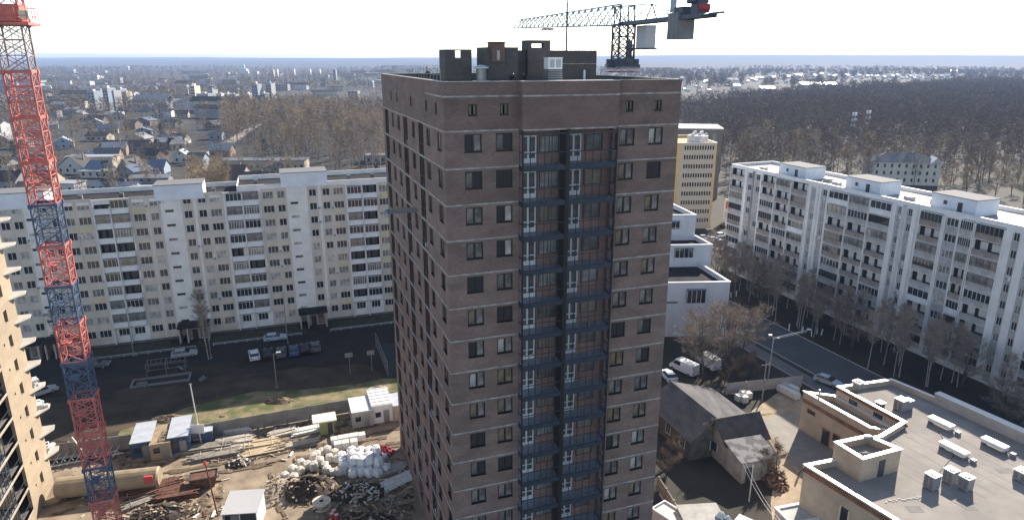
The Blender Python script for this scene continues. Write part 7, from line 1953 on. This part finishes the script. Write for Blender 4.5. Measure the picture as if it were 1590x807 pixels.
for k in range(700):
    y = rg.uniform(300, 640); x = rg.uniform(-.80, -.30)*y
    if x > -.42*y and y > 330: continue
    if not far_enough(x, y, placed, 17): continue
    placed.append((x, y)); wi, ri = rg.randrange(5), rg.randrange(5); fg = rg.random() < .4
    side = 'left of road' if x < -107-(y-205)*.36 else 'right of road'
    depth = 'near' if y < 400 else ('middle' if y < 510 else 'far')
    village_house('village_house', (x, y), rg.uniform(8, 14), rg.uniform(7, 10), rg.uniform(3, 4.5), rg.uniform(2, 3.6), rg.uniform(-.5, .6), wi, ri, '%s house, %s roof, %s village rows, %s' % (wnm[wi], rnm[ri], depth, side), group='village houses: %s %s %s' % (wnm[wi], rnm[ri], depth+side), front_gable=fg)
    if len(placed) > 42: break

# ------------------------------------------------------------------ distant town
hm = [mat('far_white', (.62, .62, .64), .7), mat('far_cream', (.52, .46, .38), .8), mat('far_blue_grey', (.24, .28, .34), .8), mat('far_grey', (.30, .30, .31), .8)]
hn = ['white', 'cream', 'blue-grey', 'grey']
def far_block(u0, u1, vt, vb, mi, label, name='far_high_rise', cat='high-rise', group='distant high-rises', dep=14, win=True, ridge=False):
    q = pt(u0, vb, 0); q1 = pt(u1, vb, 0); w = q1.x-q.x; t_ = (vt-403.5)/1060; k = (sP+t_*cP)/(cP-t_*sP); h = EYE-k*q.y
    h = max(3, h); t = thing(name, label, cat, (q.x, q.y, 0), 0, group)
    mb = M(); mb.box(0, w, 0, dep, 0, h); mb.build('wall', hm[mi], t)
    mb = M(); mb.box(w*.3, w*.6, dep*.3, dep*.6, h, h+min(3, h*.1)); mb.box(-.3, w+.3, -.3, .3, h, h+.4); mb.build('roof', hm[(mi+3) % 4], t)
    if win and h > 8:
        mb = M(); nf = int(h/3); nc = max(2, int(w/4))
        for f in range(nf):
            for c in range(nc): x = w*(c+.5)/nc; mb.box(x-.9, x+.9, -.05, .02, f*3+1.2, f*3+2.6)
        tag(mb.build('window', glass_dark, t), kind='stuff')
    return t
fb = [(300, 306, 134, 171, 1, 'cream high-rise, tallest of the group at the left end of the far cluster'), (308, 326, 146, 172, 2, 'broad blue-grey high-rise slab with several bays in the far cluster'), (327, 333, 140, 168, 3, 'slim grey tower block behind the broad blue-grey slab'),
      (338, 346, 146, 169, 0, 'pale high-rise standing alone right of the broad slab'), (351, 356, 146, 171, 2, 'blue-grey high-rise, left one of the tight pair'), (358, 366, 147, 171, 3, 'grey high-rise, right one of the tight pair'), (381, 389, 146, 168, 1, 'cream high-rise with ribs left of the tallest tower'),
      (394, 403, 131, 170, 2, 'tallest blue-grey tower in the middle of the far cluster'), (406, 413, 145, 170, 2, 'blue-grey tower just right of the tallest one'), (416, 424, 130, 168, 3, 'tall grey tower right of the tallest pair'), (428, 447, 131, 141, 3, 'wide grey slab floating above the right end of the far cluster'),
      (541, 556, 142, 158, 3, 'grey block with a white roof band near the tower edge'), (571, 579, 126, 136, 0, 'small white block farthest right, beside the brown tower'), (98, 115, 108, 114, 0, 'long white block on the skyline right of the crane mast'), (126, 164, 110, 113, 0, 'row of low white halls on the skyline'),
      (139, 157, 118, 122, 1, 'low cream hall in the far left distance'), (136, 141, 127, 137, 0, 'bright white slim building in the far left'), (140, 150, 142, 172, 2, 'blue-grey block left in the far left cluster'), (151, 161, 141, 170, 3, 'grey block second in the far left cluster'), (164, 172, 137, 174, 2, 'tall blue-grey block in the far left cluster'),
      (173, 181, 141, 173, 3, 'grey block right of the tall one in the far left cluster'), (183, 190, 138, 160, 2, 'blue-grey block behind the far left cluster'), (192, 198, 143, 160, 1, 'cream block at the right end of the far left cluster'), (206, 209, 144, 154, 0, 'bright slim white tower in front of grey roofs'),
      (185, 187, 121, 129, 0, 'tiny white spire-like block in the left distance'), (198, 199, 103, 109, 0, 'tiny white chimney-like block on the skyline'), (74, 112, 150, 160, 3, 'long grey industrial hall right of the crane mast'), (200, 238, 162, 173, 2, 'long blue-grey warehouse in the middle distance'), (158, 181, 176, 180, 0, 'white ribbed low hall in the left suburb'),
      (287, 293, 134, 149, 1, 'cream block, left of the two lit slabs'), (294, 300, 134, 150, 0, 'white block, right of the two lit slabs'), (228, 252, 139, 142, 0, 'thin white roof line of a factory in the left distance'), (463, 510, 117, 121, 0, 'very long bright white hall under the skyline'),
      (423, 425, 109, 119, 1, 'slim cream tower, left of the skyline pair'), (429, 431, 108, 119, 0, 'slim white tower, right of the skyline pair'), (455, 457, 108, 117, 0, 'slim white tower above the left end of the long white hall'), (481, 482, 108, 117, 0, 'thin white tower above the middle of the long white hall'), (496, 497, 108, 117, 0, 'thin white tower above the right half of the long white hall'), (518, 522, 108, 125, 2, 'blue-grey tower right of the long white hall'),
      (575, 590, 109, 113, 0, 'low white slab on the skyline beside the brown tower'), (352, 355, 113, 119, 0, 'small white block left of the white church'), (392, 400, 111, 116, 0, 'white sloping hall right of the white church'), (3, 14, 117, 130, 2, 'blue-grey block at the left edge of the skyline')]
for a in fb: far_block(*a)
# white church
q = pt(379, 120, 0); t = thing('church', 'white church with a tall belfry on the skyline', 'church', (q.x, q.y, 0), 0)
S_ = q.y/1060
mb = M(); mb.box(-7*S_, 4*S_, 0, 10*S_, 0, 12*S_); mb.box(4*S_, 7*S_, 0, 4*S_, 0, 9*S_); mb.build('nave', hm[0], t)
mb = M(); mb.lathe((-1*S_, 4*S_, 12*S_), [(2.6*S_, 0), (2.6*S_, 4*S_), (1.2*S_, 6*S_), (.2*S_, 9*S_)], 12); mb.build('dome', hm[0], t)
mb = M(); mb.box(3.2*S_, 5.4*S_, -2*S_, 0, 0, 12*S_); mb.lathe((4.3*S_, -S_, 12*S_), [(1.1*S_, 0), (.1*S_, 2.5*S_)], 8); mb.build('belfry', hm[0], t)
# fill of far low buildings, each its own object
rg = random.Random(33); cnt = 0; pl = []
base_me = {}
for mi in range(4):
    mb = M(); mb.box(-.5, .5, -.5, .5, 0, 1); me1 = mb.mesh('wall', hm[mi]); mb = M(); mb.slab([(-.55, -.55, 1), (.55, -.55, 1), (.55, 0, 1.35), (-.55, 0, 1.35)], .05); mb.slab([(-.55, 0, 1.35), (.55, 0, 1.35), (.55, .55, 1), (-.55, .55, 1)], .05); base_me[mi] = (me1, mb)
roofs = [mb.mesh('roof', rmats[k]) for k in range(5)]
def far_house(x, y, w, d, h, rot, mi, ri, label, group, name='far_house', cat='house'):
    o = thing(name, label, cat, (x, y, 0), rot, group); o.scale = (w, d, h)
    link(bpy.data.objects.new('wall', base_me[mi][0]), o); link(bpy.data.objects.new('roof', roofs[ri]), o)
while cnt < 170:
    y = 620+rg.random()**1.3*2000; x = rg.uniform(-.84, -.05 if y > 900 else -.33)*y
    if not far_enough(x, y, pl, 26): continue
    pl.append((x, y)); mi, ri = rg.randrange(4), rg.randrange(5)
    big = rg.random() < .3; w = rg.uniform(20, 55) if big else rg.uniform(10, 18)
    zone = 'beyond village' if y < 1000 else ('middle distance' if y < 1600 else 'near skyline')
    sd = 'left part' if x < -.52*y else ('central part' if x < -.3*y else 'beside the tower')
    far_house(x, y, w, rg.uniform(9, 14), rg.uniform(6, 12) if big else rg.uniform(4, 7), rg.uniform(-.4, .4), mi, ri, '%s %s, %s roof, %s, %s' % ('long' if big else 'small', hn[mi]+(' building' if big else ' house'), rnm[ri], zone, sd), 'far suburb %s %s %s %s %s' % (big, hn[mi], rnm[ri], zone, sd)); cnt += 1
# hillside settlement on the right: small bright roofs
bright = mat('glinting_roof', (.80, .82, .84), .35, metal=.4)
mbb = M(); mbb.slab([(-.55, -.55, 1), (.55, -.55, 1), (.55, 0, 1.5), (-.55, 0, 1.5)], .05); mbb.slab([(-.55, 0, 1.5), (.55, 0, 1.5), (.55, .55, 1), (-.55, .55, 1)], .05); br_me = mbb.mesh('roof', bright)
rg = random.Random(41)
for u, v in settle:
    for e in range(1 if rg.random() < .4 else 2):
        q = pt(u+e*rg.uniform(-3, 3), v+e*rg.uniform(-1, 1.2), 0); s = q.y/1700*rg.uniform(.5, .85)
        o = thing('hillside_house', 'tiny bright-roofed house in the hazy settlement beyond the forest', 'house', (q.x, q.y, 0), rg.uniform(-.5, .6), 'bright houses beyond the forest'); o.scale = (11*s, 9*s, 6*s)
        link(bpy.data.objects.new('wall', base_me[0][0]), o); link(bpy.data.objects.new('roof', br_me), o)
for a, b, v, lab in ((1181, 1204, 142.5, 'long low white shed under the settlement, left one'), (1245, 1300, 135.5, 'very long white greenhouse roof at the forest edge'), (1137, 1150, 138.5, 'short white shed at the left of the settlement'), (1474, 1488, 113, 'bright white barn high on the hazy slope at the right'), (1392, 1412, 96.5, 'thin pale shed near the hill crest')):
    q = pt(a, v, 0); q1 = pt(b, v, 0); t = thing('long_shed', lab, 'shed', ((q.x+q1.x)/2, q.y, 0), 0, 'long white sheds'); w = q1.x-q.x
    mb = M(); mb.box(-w/2, w/2, 0, w*.12+8, 0, 5); mb.build('wall', hm[0], t); mb = M(); mb.slab([(-w/2, -.5, 5), (w/2, -.5, 5), (w/2, w*.12+8, 9), (-w/2, w*.12+8, 9)], .3); mb.build('roof', bright, t)
# masts
def mast(u, vb, vt, label, w=1.4, blobs=0):
    q = pt(u, vb, 0); t_ = (vt-403.5)/1060; k = (sP+t_*cP)/(cP-t_*sP); h = EYE-k*q.y
    t = thing('lattice_mast', label, 'mast', (q.x, q.y, 0), .3); mb = M(); n = max(4, int(h/4))
    for x, y in ((-1, -1), (1, -1), (1, 1), (-1, 1)): mb.tube((x*w, y*w, 0), (x*w*.25, y*w*.25, h), .14, .09, caps=False)
    for i in range(n):
        f0, f1 = i/n, (i+1)/n; r0, r1 = w*(1-.75*f0), w*(1-.75*f1)
        for a, b in (((-1, -1), (1, -1)), ((1, -1), (1, 1)), ((1, 1), (-1, 1)), ((-1, 1), (-1, -1))): mb.tube((a[0]*r0, a[1]*r0, h*f0), (b[0]*r1, b[1]*r1, h*f1), .07, caps=False)
    mb.build('lattice', steel_grey, t)
    for b in range(blobs):
        mb = M(); z = h*(.98-.16*b)
        for a in range(3): mb.lathe((math.cos(a*2.1)*1.0, math.sin(a*2.1)*1.0, z-1), [(.45, 0), (.5, .8), (.45, 1.8)], 8)
        mb.build('antenna', white_paint, t)
mast(1080, 178, 131, 'thin tall lattice mast just right of the brown tower, against the forest', 1.2)
mast(1160, 150, 133, 'short dark mast rising over the forest edge', 2.0)
mast(1320, 232, 176, 'lattice mast with white antenna drums, left one in the forest', 1.3, 3)
mast(1342, 226, 173, 'lattice mast with white antenna drums, right one in the forest', 1.5, 3)

# ------------------------------------------------------------------ haze
mb = M(); mb.box(-13500, 13500, -390, 13500, -1.2, 120)
hz = bpy.data.materials.new('haze'); hz.use_nodes = True
nt = hz.node_tree; nt.nodes.clear()
vo = nt.nodes.new('ShaderNodeVolumePrincipled'); vo.inputs['Color'].default_value = (.46, .61, .93, 1); vo.inputs['Density'].default_value = 0.00013; vo.inputs['Anisotropy'].default_value = 0.0
oo = nt.nodes.new('ShaderNodeOutputMaterial'); nt.links.new(vo.outputs[0], oo.inputs['Volume'])
h = mb.build('haze', hz); tag(h, 'pale blue haze over the whole plain', 'haze', kind='stuff')

# ------------------------------------------------------------------ labels of look-alikes: told apart by their order across the photograph
ORD = ['first', 'second', 'third', 'fourth', 'fifth', 'sixth', 'seventh', 'eighth', 'ninth', 'tenth', 'eleventh', 'twelfth', 'thirteenth', 'fourteenth', 'fifteenth', 'sixteenth', 'seventeenth', 'eighteenth', 'nineteenth']
def ordinal(n):
    if n < 20: return ORD[n-1]
    t_, u_ = divmod(n, 10); w_ = {2: 'twent', 3: 'thirt', 4: 'fort', 5: 'fift', 6: 'sixt', 7: 'sevent', 8: 'eight', 9: 'ninet'}[t_]
    return w_+('ieth' if u_ == 0 else 'y-'+ORD[u_-1])
def across(o):
    x, y, z = o.location; h = EYE-z; return x/(y*cP+h*sP)
byl = {}
for o in COL.objects:
    if o.parent is None and o.get('label') and o.get('kind') is None: byl.setdefault(o['label'], []).append(o)
for lab, os_ in byl.items():
    if 2 <= len(os_) <= 99 and len(lab.split()) <= 12:
        for n_, o in enumerate(sorted(os_, key=across)):
            o['label'] = '%s, %s from the left' % (lab, ordinal(n_+1))
